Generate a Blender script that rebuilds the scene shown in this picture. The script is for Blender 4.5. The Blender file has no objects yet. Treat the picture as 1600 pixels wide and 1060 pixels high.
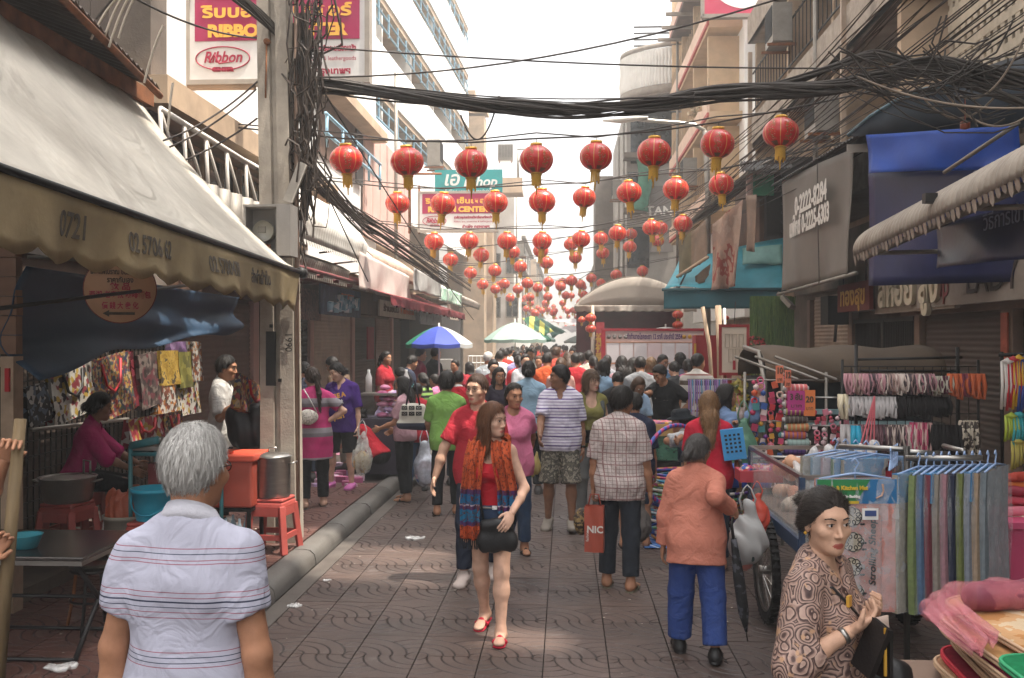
import bpy,math,random
import numpy as np
from mathutils import Vector,Matrix,Euler
rnd=random.Random(7)
PI=math.pi;R=math.radians
C=bpy.context.scene.collection
sc=bpy.context.scene
# ---------------------------------------------------------------- camera
F,CX,CY,YAW,CAMH=1500.0,800.0,530.0,R(3.2),2.0
cam=bpy.data.cameras.new('camera');camo=bpy.data.objects.new('camera', cam);C.objects.link(camo)
cam.sensor_width=36;cam.lens=36*F/1600;cam.clip_end=2000;cam.clip_start=.05
camo.location=(0,0,CAMH);camo.rotation_euler=(PI/2,0,YAW);sc.camera=camo
# ---------------------------------------------------------------- light
SUN_EL,SUN_AZ=R(68),R(105)        # azimuth measured from +Y (down the street) towards +X
w=bpy.data.worlds.new('World');sc.world=w;w.use_nodes=True
nt=w.node_tree;bg=nt.nodes['Background']
sky=nt.nodes.new('ShaderNodeTexSky');sky.sky_type='NISHITA'; sky.sun_disc=False
sky.sun_elevation=SUN_EL;sky.sun_rotation=SUN_AZ;sky.air_density=1.0;sky.dust_density=6.0;sky.ozone_density=1.0
hs=nt.nodes.new('ShaderNodeHueSaturation');hs.inputs['Saturation'].default_value=.12
nt.links.new(sky.outputs[0],hs.inputs['Color']);nt.links.new(hs.outputs[0],bg.inputs[0]);bg.inputs[1].default_value=.15
sl=bpy.data.lights.new('sun', 'SUN');so=bpy.data.objects.new('sun', sl);C.objects.link(so)
sl.energy=2.8;sl.angle=R(.8);sl.color=(1,.93,.82)
sdir=Vector((math.sin(SUN_AZ)*math.cos(SUN_EL),math.cos(SUN_AZ)*math.cos(SUN_EL),math.sin(SUN_EL)))
so.rotation_euler=sdir.to_track_quat('Z', 'Y').to_euler()
vs=sc.view_settings;vs.view_transform='Standard'; vs.look='None'; vs.gamma=1;vs.use_curve_mapping=False;vs.exposure=1.82
sc.cycles.max_bounces=6;sc.cycles.diffuse_bounces=3;sc.cycles.transparent_max_bounces=12;sc.cycles.use_denoising=True
# ---------------------------------------------------------------- placing
_fw=Vector((-math.sin(YAW),math.cos(YAW),0));_rt=Vector((math.cos(YAW),math.sin(YAW),0));_up=Vector((0,0,1))
def ray(px,py): return _fw + _rt*((px-CX)/F) - _up*((py-CY)/F)
def P(px,py,Y):
 d=ray(px,py);return d*(Y/d.y) + Vector((0,0,CAMH))
def PX(px,py,X):
 d=ray(px,py);return d*(X/d.x) + Vector((0,0,CAMH))
def G(px,py,z=0):
 d=ray(px,py);return d*((z-CAMH)/d.z) + Vector((0,0,CAMH))
# ---------------------------------------------------------------- materials
MATS={}
def _new(name):
 m=bpy.data.materials.new(name);m.use_nodes=True
 return m,m.node_tree,m.node_tree.nodes['Principled BSDF']
def _n(nt,t,**kw):
 n=nt.nodes.new(t)
 for k,v in kw.items(): setattr(n,k,v)
 return n
def _mix(nt,f,a,b,mode='MIX'):
 n=_n(nt,'ShaderNodeMix', data_type='RGBA', blend_type=mode)
 for i,v in ((0,f),(6,a),(7,b)):
  if hasattr(v,'is_output'): nt.links.new(v,n.inputs[i])
  elif i ==0: n.inputs[i].default_value=v
  else: n.inputs[i].default_value=(v[0],v[1],v[2],1)
 return n.outputs[2]
def _math(nt,op,a,b=None,c=None):
 n=_n(nt,'ShaderNodeMath', operation=op)
 for i,v in enumerate((a,b,c)):
  if v is None: continue
  if hasattr(v,'is_output'): nt.links.new(v,n.inputs[i])
  else: n.inputs[i].default_value=v
 return n.outputs[0]
def _noise(nt,vec,scale,detail=4,rough=.55):
 n=_n(nt,'ShaderNodeTexNoise');n.inputs['Scale'].default_value=scale;n.inputs['Detail'].default_value=detail;n.inputs['Roughness'].default_value=rough
 if vec is not None: nt.links.new(vec,n.inputs['Vector'])
 return n
def _ramp(nt,fac,stops,const=False):
 n=_n(nt,'ShaderNodeValToRGB');cr=n.color_ramp
 if const: cr.interpolation='CONSTANT'
 while len(cr.elements) < len(stops): cr.elements.new(.5)
 for e,(p,c) in zip(cr.elements,sorted(stops,key=lambda s: s[0])):
  e.position=p;e.color=(c[0],c[1],c[2],1)
 nt.links.new(fac,n.inputs[0]);return n.outputs[0]
def _coord(nt,scale=(1,1,1),kind='Object', rot=(0,0,0)):
 tc=_n(nt,'ShaderNodeTexCoord');mp=_n(nt,'ShaderNodeMapping')
 mp.inputs['Scale'].default_value=scale;mp.inputs['Rotation'].default_value=rot
 nt.links.new(tc.outputs[kind],mp.inputs[0]);return mp.outputs[0]
def finish(nt,p,col,vec,var=.15,scale=6,bump=.15,bscale=90,dirt=0,dirtcol=(.06,.045,.035),rough=.7,metal=0,trans=0,spec=.4,fold=0):
 """colour variation, dirt patches, relief"""
 n1=_noise(nt,vec,scale,5)
 lo,hi=1-var,1+var
 v=_ramp(nt,n1.outputs[0],[(.3,(lo,lo,lo)),(.7,(hi,hi,hi))])
 c=_mix(nt,1.0,col,v,'MULTIPLY')
 if dirt:
  n2=_noise(nt,vec,scale*.45,8,.68)
  f=_ramp(nt,n2.outputs[0],[(.42,(0,0,0)),(.68,(1,1,1))])
  c=_mix(nt,_math(nt,'MULTIPLY', f,dirt),c,dirtcol)
 nt.links.new(c,p.inputs['Base Color'])
 p.inputs['Roughness'].default_value=rough;p.inputs['Metallic'].default_value=metal;p.inputs['Specular IOR Level'].default_value=spec
 if bump:
  nb=_noise(nt,vec,bscale,3);b=_n(nt,'ShaderNodeBump');b.inputs['Strength'].default_value=bump;b.inputs['Distance'].default_value=.01
  nt.links.new(nb.outputs[0],b.inputs['Height']);nt.links.new(b.outputs[0],p.inputs['Normal'])
  if fold:
   nf=_noise(nt,vec,fold,2.5,.5);nf.inputs['Distortion'].default_value=1.6;b2=_n(nt,'ShaderNodeBump');b2.inputs['Strength'].default_value=.5;b2.inputs['Distance'].default_value=.28/fold
   nt.links.new(nf.outputs[0],b2.inputs['Height']);nt.links.new(b2.outputs[0],b.inputs['Normal'])
 if trans:
  t=_n(nt,'ShaderNodeBsdfTranslucent');nt.links.new(c,t.inputs[0]);mx=_n(nt,'ShaderNodeMixShader');mx.inputs[0].default_value=trans
  out=[n for n in nt.nodes if n.type =='OUTPUT_MATERIAL'][0]
  nt.links.new(p.outputs[0],mx.inputs[1]);nt.links.new(t.outputs[0],mx.inputs[2]);nt.links.new(mx.outputs[0],out.inputs[0])
def M(col,rough=.7,metal=0,stretch=(1,1,1),kind='Object', **kw):
 key=('M', tuple(round(c,4) for c in col),rough,metal,stretch,kind,tuple(sorted(kw.items())))
 if key in MATS: return MATS[key]
 m,nt,p=_new('surface');vec=_coord(nt,stretch,kind)
 rgb=_n(nt,'ShaderNodeRGB');rgb.outputs[0].default_value=(col[0],col[1],col[2],1)
 finish(nt,p,rgb.outputs[0],vec,rough=rough,metal=metal,**kw)
 MATS[key]=m;return m
def hx(s):
 v=[int(s[i:i+2],16)/255 for i in (0,2,4)]
 return tuple(c/12.92 if c <=.04045 else ((c+.055)/1.055)**2.4 for c in v)
def stripes(base,bands,lo,hi,axis=2,**kw):
 """bands: (z0, z1, colour) along an object axis; constant ramp"""
 key=('S', base,tuple(bands),lo,hi,axis,tuple(sorted(kw.items())))
 if key in MATS: return MATS[key]
 m,nt,p=_new('striped_cloth');vec=_coord(nt)
 s=_n(nt,'ShaderNodeSeparateXYZ');nt.links.new(vec,s.inputs[0])
 f=_math(nt,'DIVIDE', _math(nt,'SUBTRACT', s.outputs[axis],lo),hi-lo)
 st=[(0,base)]
 for a,b,c in sorted(bands): st +=[((a-lo)/(hi-lo),c),((b-lo)/(hi-lo),base)]
 col=_ramp(nt,f,st[:32],True);finish(nt,p,col,vec,**kw);MATS[key]=m;return m
def repeat(cols,period,axis=2,**kw):
 """repeating stripes: cols = [(start fraction, colour), ...]"""
 key=('R', tuple(cols),period,axis,tuple(sorted(kw.items())))
 if key in MATS: return MATS[key]
 m,nt,p=_new('banded_cloth');vec=_coord(nt)
 s=_n(nt,'ShaderNodeSeparateXYZ');nt.links.new(vec,s.inputs[0])
 f=_math(nt,'FRACT', _math(nt,'DIVIDE', _math(nt,'ADD', s.outputs[axis],50*period),period))
 col=_ramp(nt,f,cols,True);finish(nt,p,col,vec,**kw);MATS[key]=m;return m
def plaid(base,l1,l2,period,wid=.1,**kw):
 key=('P', base,l1,l2,period,wid,tuple(sorted(kw.items())))
 if key in MATS: return MATS[key]
 m,nt,p=_new('checked_cloth');vec=_coord(nt);s=_n(nt,'ShaderNodeSeparateXYZ');nt.links.new(vec,s.inputs[0])
 c=base
 hor=_math(nt,'ADD', s.outputs[0],_math(nt,'MULTIPLY', s.outputs[1],.6))
 for ax,pe,lc in ((hor,period,l1),(s.outputs[2],period,l1),(hor,period*3,l2),(s.outputs[2],period*3,l2)):
  f=_math(nt,'FRACT', _math(nt,'DIVIDE', _math(nt,'ADD', ax,50.013),pe))
  c=_mix(nt,_math(nt,'LESS_THAN', f,wid),c,lc)
 finish(nt,p,c,vec,**kw);MATS[key]=m;return m
def cells(cols,scale,kind='VORONOI', stretch=(1,1,1),**kw):
 """random cells in a palette: printed cloth, sequins, small goods"""
 key=('V', tuple(cols),scale,kind,stretch,tuple(sorted(kw.items())))
 if key in MATS: return MATS[key]
 m,nt,p=_new('printed');vec=_coord(nt,stretch)
 if kind =='VORONOI':
  v=_n(nt,'ShaderNodeTexVoronoi');v.inputs['Scale'].default_value=scale;nt.links.new(vec,v.inputs['Vector'])
  s=_n(nt,'ShaderNodeSeparateColor');nt.links.new(v.outputs['Color'],s.inputs[0]);f=s.outputs[0]
 else:
  f=_noise(nt,vec,scale,3).outputs[0];f=_math(nt,'MULTIPLY', _math(nt,'SUBTRACT', f,.3),2.5)
 col=_ramp(nt,f,[(i/len(cols),c) for i,c in enumerate(cols)],True);finish(nt,p,col,vec,**kw);MATS[key]=m;return m
def glow_free_clear(col=(.9,.9,.9),alpha=.35,rough=.15):
 key=('A', col,alpha,rough)
 if key in MATS: return MATS[key]
 m,nt,p=_new('clear_plastic');vec=_coord(nt)
 finish(nt,p,_ramp(nt,_noise(nt,vec,5).outputs[0],[(0,tuple(c*.8 for c in col)),(1,col)]),vec,rough=rough,bump=.3,bscale=40,var=.05)
 f=_ramp(nt,_noise(nt,vec,14,5).outputs[0],[(.35,(alpha*.6,)*3),(.65,(min(1,alpha*1.5),)*3)])
 nt.links.new(f,p.inputs['Alpha']);MATS[key]=m;return m
# ---------------------------------------------------------------- mesh building
def _link(name,me,mats,parent=None):
 o=bpy.data.objects.new(name,me);C.objects.link(o)
 for m in (mats if isinstance(mats,(list,tuple)) else [mats]): me.materials.append(m)
 if parent is not None: o.parent=parent
 return o
class MB:
 def __init__(s): s.v=[];s.f=[];s.m=[];s.sm=[];s.mi=0
 def add(s,pts,faces,smooth=False):
  b=len(s.v);s.v +=[tuple(p) for p in pts]
  for f in faces: s.f.append(tuple(b+i for i in f));s.m.append(s.mi);s.sm.append(smooth)
 def poly(s,pts): s.add(pts,[tuple(range(len(pts)))]);return s
 def box(s,c,d,rot=None,top=1.0):
  c=Vector(c);q=[]
  for z in (-1,1):
   k=top if z > 0 else 1
   for x,y in ((-1,-1),(1,-1),(1,1),(-1,1)):
    v=Vector((x*d[0]*k/2,y*d[1]*k/2,z*d[2]/2))
    if rot is not None: v=rot @ v
    q.append(c+v)
  s.add(q,[(3,2,1,0),(4,5,6,7),(0,1,5,4),(1,2,6,5),(2,3,7,6),(3,0,4,7)]);return s
 def beam(s,a,b,w,h,up=(0,0,1)):
  a=Vector(a);b=Vector(b);z=(b-a);L=z.length;z.normalize();x=z.cross(Vector(up))
  if x.length < 1e-4: x=z.cross(Vector((0,1,0)))
  x.normalize();y=x.cross(z)
  s.box((a+b)/2,(w,h,L),Matrix((x,y,z)).transposed());return s
 def tube(s,pts,r,n=6,closed=False,cap=True,flat=1.0):
  pts=[Vector(p) for p in pts];N=len(pts);rr=r if isinstance(r,(list,tuple)) else [r]*N
  t0=(pts[1]-pts[0]).normalized();u=t0.cross(Vector((0,0,1)))
  if u.length < .05: u=t0.cross(Vector((1,0,0)))
  u.normalize();rings=[]
  for i in range(N):
   if closed: t=pts[(i+1) % N]-pts[i-1]
   else: t=pts[min(i+1,N-1)]-pts[max(i-1,0)]
   if t.length < 1e-9: t=t0
   t=t.normalized();u=(u - t*u.dot(t))
   if u.length < 1e-6: u=t.orthogonal()
   u.normalize();w_=t.cross(u)
   rings.append([pts[i] + u*(math.cos(2*PI*k/n)*rr[i]) + w_*(math.sin(2*PI*k/n)*rr[i]*flat) for k in range(n)])
  fs=[]
  for i in range(N if closed else N-1):
   j=(i+1) % N
   for k in range(n): fs.append((i*n+k,i*n+(k+1) % n,j*n+(k+1) % n,j*n+k))
  if cap and not closed: fs +=[tuple(range(n))[::-1],tuple((N-1)*n+k for k in range(n))]
  s.add([p for q in rings for p in q],fs,n > 4);return s
 def lathe(s,prof,n=16,c=(0,0,0),mod=None,rot=None):
  c=Vector(c);q=[]
  for (r,z) in prof:
   for k in range(n):
    a=2*PI*k/n;rad=r*(mod(a,z) if mod else 1);v=Vector((rad*math.cos(a),rad*math.sin(a),z))
    if rot is not None: v=rot @ v
    q.append(c+v)
  fs=[(i*n+k,i*n+(k+1) % n,(i+1)*n+(k+1) % n,(i+1)*n+k) for i in range(len(prof)-1) for k in range(n)]
  s.add(q,fs,True);return s
 def sheet(s,fn,nu,nv,smooth=True):
  q=[fn(i/nu,j/nv) for j in range(nv+1) for i in range(nu+1)]
  s.add(q,[(j*(nu+1)+i,j*(nu+1)+i+1,(j+1)*(nu+1)+i+1,(j+1)*(nu+1)+i) for j in range(nv) for i in range(nu)],smooth);return s
 def prism(s,pts2,depth,fr):
  """outline pts2 in the frame fr=(origin, x axis, y axis), pushed by depth along the normal"""
  o,x,y=map(Vector,fr);nn=x.cross(y).normalized()*depth;k=len(pts2)
  a=[o+x*p[0]+y*p[1] for p in pts2];b=[p+nn for p in a]
  s.add(a+b,[tuple(range(k))[::-1],tuple(range(k,2*k))]+[(i,(i+1) % k,k+(i+1) % k,k+i) for i in range(k)]);return s
 def mesh(s,name):
  me=bpy.data.meshes.new(name);me.from_pydata(s.v,[],s.f)
  me.polygons.foreach_set('material_index', s.m);me.polygons.foreach_set('use_smooth', s.sm);me.update();return me
 def build(s,name,mats,parent=None,loc=None,rot=None,solid=0,bevel=0):
  o=_link(name,s.mesh(name),mats,parent)
  if loc is not None: o.location=loc
  if rot is not None: o.rotation_euler=rot
  if solid: md=o.modifiers.new('s', 'SOLIDIFY');md.thickness=solid;md.offset=0
  if bevel: md=o.modifiers.new('b', 'BEVEL');md.width=bevel;md.segments=2;md.limit_method='ANGLE'
  return o
def tag(o,label=None,cat=None,group=None,kind=None):
 if label: o['label']=label
 if cat: o['category']=cat
 if group: o['group']=group
 if kind: o['kind']=kind
 return o
def thing(name,label,cat,loc=(0,0,0),rz=0,group=None,scale=1):
 o=bpy.data.objects.new(name,None);C.objects.link(o);o.location=loc;o.rotation_euler=(0,0,rz);o.scale=(scale,)*3
 o.empty_display_size=.1
 return tag(o,label,cat,group)
def copy_tree(o,parent=None,label=None):
 c=o.copy();C.objects.link(c)
 if parent is not None: c.parent=parent
 if label: c['label']=label
 for ch in list(o.children): copy_tree(ch,c)
 return c
def again(me_obj,name,parent,loc=(0,0,0),rot=(0,0,0),scale=(1,1,1),mat=None):
 """another object on the same mesh data"""
 o=bpy.data.objects.new(name,me_obj.data if hasattr(me_obj,'data') else me_obj);C.objects.link(o);o.parent=parent
 o.location=loc;o.rotation_euler=rot;o.scale=scale
 if mat is not None and o.material_slots: o.material_slots[0].link='OBJECT'; o.material_slots[0].material=mat
 return o
def text(s,size,mat,parent=None,loc=(0,0,0),rot=(PI/2,0,0),bold=0,ext=.002,shear=0,width=None,name='lettering', align='CENTER', sx=1.0):
 cu=bpy.data.curves.new(name,'FONT');cu.body=s;cu.size=size;cu.extrude=ext;cu.offset=bold;cu.shear=shear;cu.align_x=align;cu.align_y='CENTER'
 cu.resolution_u=3;o=bpy.data.objects.new(name,cu);me=bpy.data.meshes.new_from_object(o);bpy.data.objects.remove(o);bpy.data.curves.remove(cu)
 me.materials.clear();o=_link(name,me,mat,parent)
 if width:
  xs=[v.co.x for v in me.vertices];sx *=width/(max(xs)-min(xs)+1e-6)
 o.location=loc;o.rotation_euler=rot;o.scale=(sx,1,1)
 return o
def cat_curve(a,b,sag,n=14):
 a=Vector(a);b=Vector(b)
 return [a.lerp(b,i/n) - Vector((0,0,sag*4*(i/n)*(1-i/n))) for i in range(n+1)]
# ---------------------------------------------------------------- implicit surfaces (people and soft goods)
class Grid:
 def __init__(s,lo,hi,res):
  s.lo=np.array(lo,np.float32);s.res=res;s.n=[max(3,int(math.ceil((hi[i]-lo[i])/res))+1) for i in range(3)]
  s.ax=[s.lo[i]+res*np.arange(s.n[i],dtype=np.float32) for i in range(3)]
 def pts(s,sl=None):
  ax=s.ax if sl is None else [s.ax[i][sl[i]] for i in range(3)]
  return np.stack(np.meshgrid(*ax,indexing='ij'),-1)
def cone(a,b,r1,r2=None,k=.02,fr=None,sc_=None): return ('c', np.array(a,np.float32),np.array(b,np.float32),r1,r1 if r2 is None else r2,k,fr,sc_)
def ell(c,r,k=.02,fr=None): return ('e', np.array(c,np.float32),np.array(r,np.float32),k,fr)
def _pd(p,P_):
 if p[0] =='c':
  _,a,b,r1,r2,k,fr,s_=p;q=P_-a;ba=b-a
  if fr is not None: q=(q @ fr)/s_;ba=(ba @ fr)/s_
  t=np.clip((q @ ba)/max(float(ba @ ba),1e-9),0,1)[...,None]
  d=np.sqrt((((q-t*ba)**2).sum(-1))) - (r1+(r2-r1)*t[...,0])
  return d*(min(s_) if fr is not None else 1)
 _,c,r,k,fr=p;q=P_-c
 if fr is not None: q=q @ fr
 k0=np.sqrt(((q/r)**2).sum(-1));k1=np.sqrt(((q/(r*r))**2).sum(-1))+1e-9
 return k0*(k0-1)/k1
def _bb(p):
 if p[0] =='c':
  r=max(p[3],p[4])*(1 if p[7] is None else max(p[7]));return np.minimum(p[1],p[2])-r,np.maximum(p[1],p[2])+r
 r=p[2] if p[4] is None else np.full(3,p[2].max());return p[1]-r,p[1]+r
def smin(A,B,k):
 h=np.clip(.5+.5*(A-B)/k,0,1);return A*(1-h)+B*h-k*h*(1-h)
def field(prims,g,infl=0.0,D=None):
 if D is None: D=np.full(g.n,1e3,np.float32)
 for p in prims:
  k=p[5] if p[0] =='c' else p[3]
  lo,hi=_bb(p);mg=infl+k+2.5*g.res;sl=[]
  for i in range(3):
   a=int(max(0,math.floor((lo[i]-mg-g.lo[i])/g.res)));b=int(min(g.n[i],math.ceil((hi[i]+mg-g.lo[i])/g.res)+1));sl.append(slice(a,b))
  if any(x.stop <=x.start for x in sl): continue
  sl=tuple(sl);d=_pd(p,g.pts(sl))-infl;D[sl]=smin(D[sl],d,k)
 return D
def carve(D,g,prims,k=.01):
 for p in prims:
  lo,hi=_bb(p);mg=k+2*g.res;sl=[]
  for i in range(3):
   a=int(max(0,math.floor((lo[i]-mg-g.lo[i])/g.res)));b=int(min(g.n[i],math.ceil((hi[i]+mg-g.lo[i])/g.res)+1));sl.append(slice(a,b))
  if any(x.stop <=x.start for x in sl): continue
  sl=tuple(sl);D[sl]=-smin(-D[sl],_pd(p,g.pts(sl)),k)
 return D
def wrinkle(D,g,amp,fr=14,seed=0,aniso=(1,1,.45)):
 r=np.random.RandomState(seed);P_=g.pts();w_=0
 wv=.03*np.sin(P_[...,[1,2,0]]*9+r.rand(3)*6)
 for i in range(4):
  k=r.randn(3)*np.array(aniso)*fr*(1+.6*i);w_=w_+np.sin(((P_+wv) @ k.astype(np.float32))+r.rand()*6)/(1+.5*i)
 return D+(amp*w_*.5).astype(np.float32)
_CO=[(i,j,k) for i in (0,1) for j in (0,1) for k in (0,1)]
def snet(D,g):
 neg=D < 0;n=D.shape
 S=lambda c: tuple(slice(c[i],n[i]-1+c[i]) for i in range(3))
 cnt=sum(neg[S(c)].astype(np.int8) for c in _CO);act=(cnt > 0) & (cnt < 8);ii=np.argwhere(act)
 idx=np.full(act.shape,-1,np.int64);idx[act]=np.arange(len(ii))
 acc=np.zeros((len(ii),3));num=np.zeros(len(ii))
 for a in _CO:
  for ax in range(3):
   if a[ax]: continue
   b=list(a);b[ax]=1
   d1=D[tuple((ii+a).T)];d2=D[tuple((ii+b).T)];mk=(d1 < 0) !=(d2 < 0);t=d1/(d1-d2+1e-12)
   q=np.array(a,float)+np.zeros((len(ii),3));q[:,ax]=t;acc[mk] +=q[mk];num[mk] +=1
 V=(ii+acc/num[:,None])*g.res+g.lo;quads=[]
 for ax in range(3):
  u,v=(ax+1) % 3,(ax+2) % 3;s0=[slice(None)]*3;s1=[slice(None)]*3;s0[ax]=slice(0,n[ax]-1);s1[ax]=slice(1,n[ax])
  a_,b_=neg[tuple(s0)],neg[tuple(s1)];e=np.argwhere(a_ !=b_)
  e=e[(e[:,u] > 0) & (e[:,v] > 0) & (e[:,u] < n[u]-1) & (e[:,v] < n[v]-1)]
  if not len(e): continue
  fl=a_[tuple(e.T)];du=np.zeros(3,int);du[u]=1;dv=np.zeros(3,int);dv[v]=1
  q=np.stack([idx[tuple((e-du-dv).T)],idx[tuple((e-dv).T)],idx[tuple(e.T)],idx[tuple((e-du).T)]],1)
  q[~fl]=q[~fl][:,::-1];quads.append(q)
 Q=np.concatenate(quads) if quads else np.zeros((0,4),int)
 return V,Q[(Q >=0).all(1)]
def npmesh(name,parts):
 """parts: (V, Q quads, material index array or int)"""
 vs_,qs,ms,off=[],[],[],0
 for V,Q,mi in parts:
  vs_.append(V);qs.append(Q+off);ms.append(np.full(len(Q),mi) if np.isscalar(mi) else mi);off +=len(V)
 V=np.concatenate(vs_);Q=np.concatenate(qs);mi=np.concatenate(ms)
 me=bpy.data.meshes.new(name);me.vertices.add(len(V));me.vertices.foreach_set('co', V.astype(np.float32).ravel())
 me.loops.add(len(Q)*4);me.loops.foreach_set('vertex_index', Q.astype(np.int32).ravel())
 me.polygons.add(len(Q));me.polygons.foreach_set('loop_start', np.arange(len(Q),dtype=np.int32)*4)
 me.polygons.foreach_set('material_index', mi.astype(np.int32));me.polygons.foreach_set('use_smooth', np.ones(len(Q),bool))
 me.update(calc_edges=True);me.validate();return me
def bounds(prims,pad):
 lo=np.min([_bb(p)[0] for p in prims],0)-pad;hi=np.max([_bb(p)[1] for p in prims],0)+pad;return lo,hi
def soft(name,prims,res,mats,parent=None,cuts=(),wr=0,wf=14,seed=0,carves=(),infl=0,ck=.01):
 """a smooth lump made of blended primitives; cuts = (normal, c): keeps n.p < c"""
 lo,hi=bounds(prims,infl+3*res);g=Grid(lo,hi,res);D=field(prims,g,infl)
 if wr: D=wrinkle(D,g,wr,wf,seed)
 for n_,c in cuts: D=np.maximum(D,(g.pts() @ np.array(n_,np.float32))-c)
 if carves: D=carve(D,g,carves,ck)
 V,Q=snet(D,g);return _link(name,npmesh(name,[(V,Q,0)]),mats,parent)
# ================================================================= people
def _rx(a): a=R(a);return np.array([[1,0,0],[0,math.cos(a),-math.sin(a)],[0,math.sin(a),math.cos(a)]])
def _ry(a): a=R(a);return np.array([[math.cos(a),0,math.sin(a)],[0,1,0],[-math.sin(a),0,math.cos(a)]])
def _rz(a): a=R(a);return np.array([[math.cos(a),-math.sin(a),0],[math.sin(a),math.cos(a),0],[0,0,1]])
def dirv(s,p,o): p,o=R(p),R(o);return np.array([s*math.sin(o),math.sin(p)*math.cos(o),-math.cos(p)*math.cos(o)])
def unit(v): return v/(np.linalg.norm(v)+1e-9)
def cubesph(c,r,n=4,fr=None):
 V,Q=[],[];t=np.linspace(-1,1,n+1)
 for ax in range(3):
  for s_ in (-1,1):
   b=len(V)
   for i in t:
    for j in t:
     p=np.zeros(3);p[ax]=s_;p[(ax+1) % 3]=i;p[(ax+2) % 3]=j;V.append(unit(p))
   for i in range(n):
    for j in range(n):
     q=[b+i*(n+1)+j,b+(i+1)*(n+1)+j,b+(i+1)*(n+1)+j+1,b+i*(n+1)+j+1];Q.append(q if s_ > 0 else q[::-1])
 V=np.array(V)*np.array(r)
 if fr is not None: V=V @ fr.T
 return V+np.array(c),np.array(Q)
SKIN={k: M(hx(v),rough=.56,var=.16,scale=14,bump=.22,bscale=240,spec=.28) for k,v in dict(tan='a07257', pale='bd957d', brown='86604a', fair='c49c86', dark='79503a').items()}
LIP={k: M(hx(v),rough=.45,var=.05,bump=.05) for k,v in dict(tan='9a4f45', pale='b05a50', red='a33238', brown='7d4338', fair='b8645a', dark='6c3a32').items()}
EYEW=M(hx('d8cfc8'),rough=.25,var=.02,bump=0);EYEB=M(hx('1d120d'),rough=.15,var=.02,bump=0)
def hairmat(c,c2=None,sheen=.42,st=(60,60,5)):
 c2=c2 or tuple(min(1,x*2.2) for x in c)
 key=('H', c,c2,st)
 if key in MATS: return MATS[key]
 m,nt,p=_new('hair');vec=_coord(nt,st);n1=_noise(nt,vec,2.2,5,.6)
 col=_ramp(nt,n1.outputs[0],[(.3,c),(.55,tuple((a+b)/2 for a,b in zip(c,c2))),(.75,c2)])
 nt.links.new(col,p.inputs['Base Color']);p.inputs['Roughness'].default_value=sheen;p.inputs['Specular IOR Level'].default_value=.22
 b=_n(nt,'ShaderNodeBump');b.inputs['Strength'].default_value=.7;b.inputs['Distance'].default_value=.008
 nt.links.new(n1.outputs[0],b.inputs['Height']);nt.links.new(b.outputs[0],p.inputs['Normal']);MATS[key]=m;return m
BLACK=hairmat((.010,.008,.007),(.035,.028,.024));BROWN=hairmat((.03,.016,.010),(.10,.055,.03));AUBURN=hairmat((.07,.026,.012),(.22,.095,.045))
BLONDE=hairmat((.09,.045,.02),(.34,.19,.09));GREY=hairmat((.28,.26,.24),(.62,.60,.57));SALT=hairmat((.02,.017,.016),(.16,.145,.135))
def hand_prims(W,d,n,s,curl=28,spread=0,thumb=0):
 """palm, four unequal fingers with two bends and a thumb; W wrist, d finger direction, n palm normal"""
 d=unit(d);n=unit(n-d*(n@d));t=np.cross(d,n)*s;t=unit(t);fr=np.stack([d,t,n],1).astype(np.float32)
 pr=[cone(W,W+d*.03,.026,.03,.01,fr,(1,1,.62)),ell(W+d*.055,(.05,.041,.0165),.012,fr)]
 for i,(o,L) in enumerate(zip((.031,.011,-.010,-.029),(.070,.078,.072,.056))):
  c0=R(curl*(.55+.08*i));c1=R(curl*(1.5+.12*i));sp=o*spread
  b=W+d*.088+t*o;d0=unit(d*math.cos(c0)+n*math.sin(c0)+t*sp);d1=unit(d*math.cos(c1)+n*math.sin(c1)+t*sp);m_=b+d0*L*.5
  pr +=[cone(W+d*.06+t*o*.9,b,.0095,.0092,.004),cone(b,m_,.0092,.0082,.003),cone(m_,m_+d1*L*.52,.0082,.0068,.003)]
 b=W+d*.026+t*.033;d0=unit(t*.62+d*.75+n*(.35+thumb));d1=unit(t*.25+d*.9+n*(.5+thumb*1.6))
 pr +=[cone(W+d*.02+t*.015,b,.016,.013,.012),cone(b,b+d0*.034,.0125,.0108,.006),cone(b+d0*.034,b+d0*.034+d1*.03,.0106,.0082,.003)]
 return pr
class Fig: pass
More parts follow.
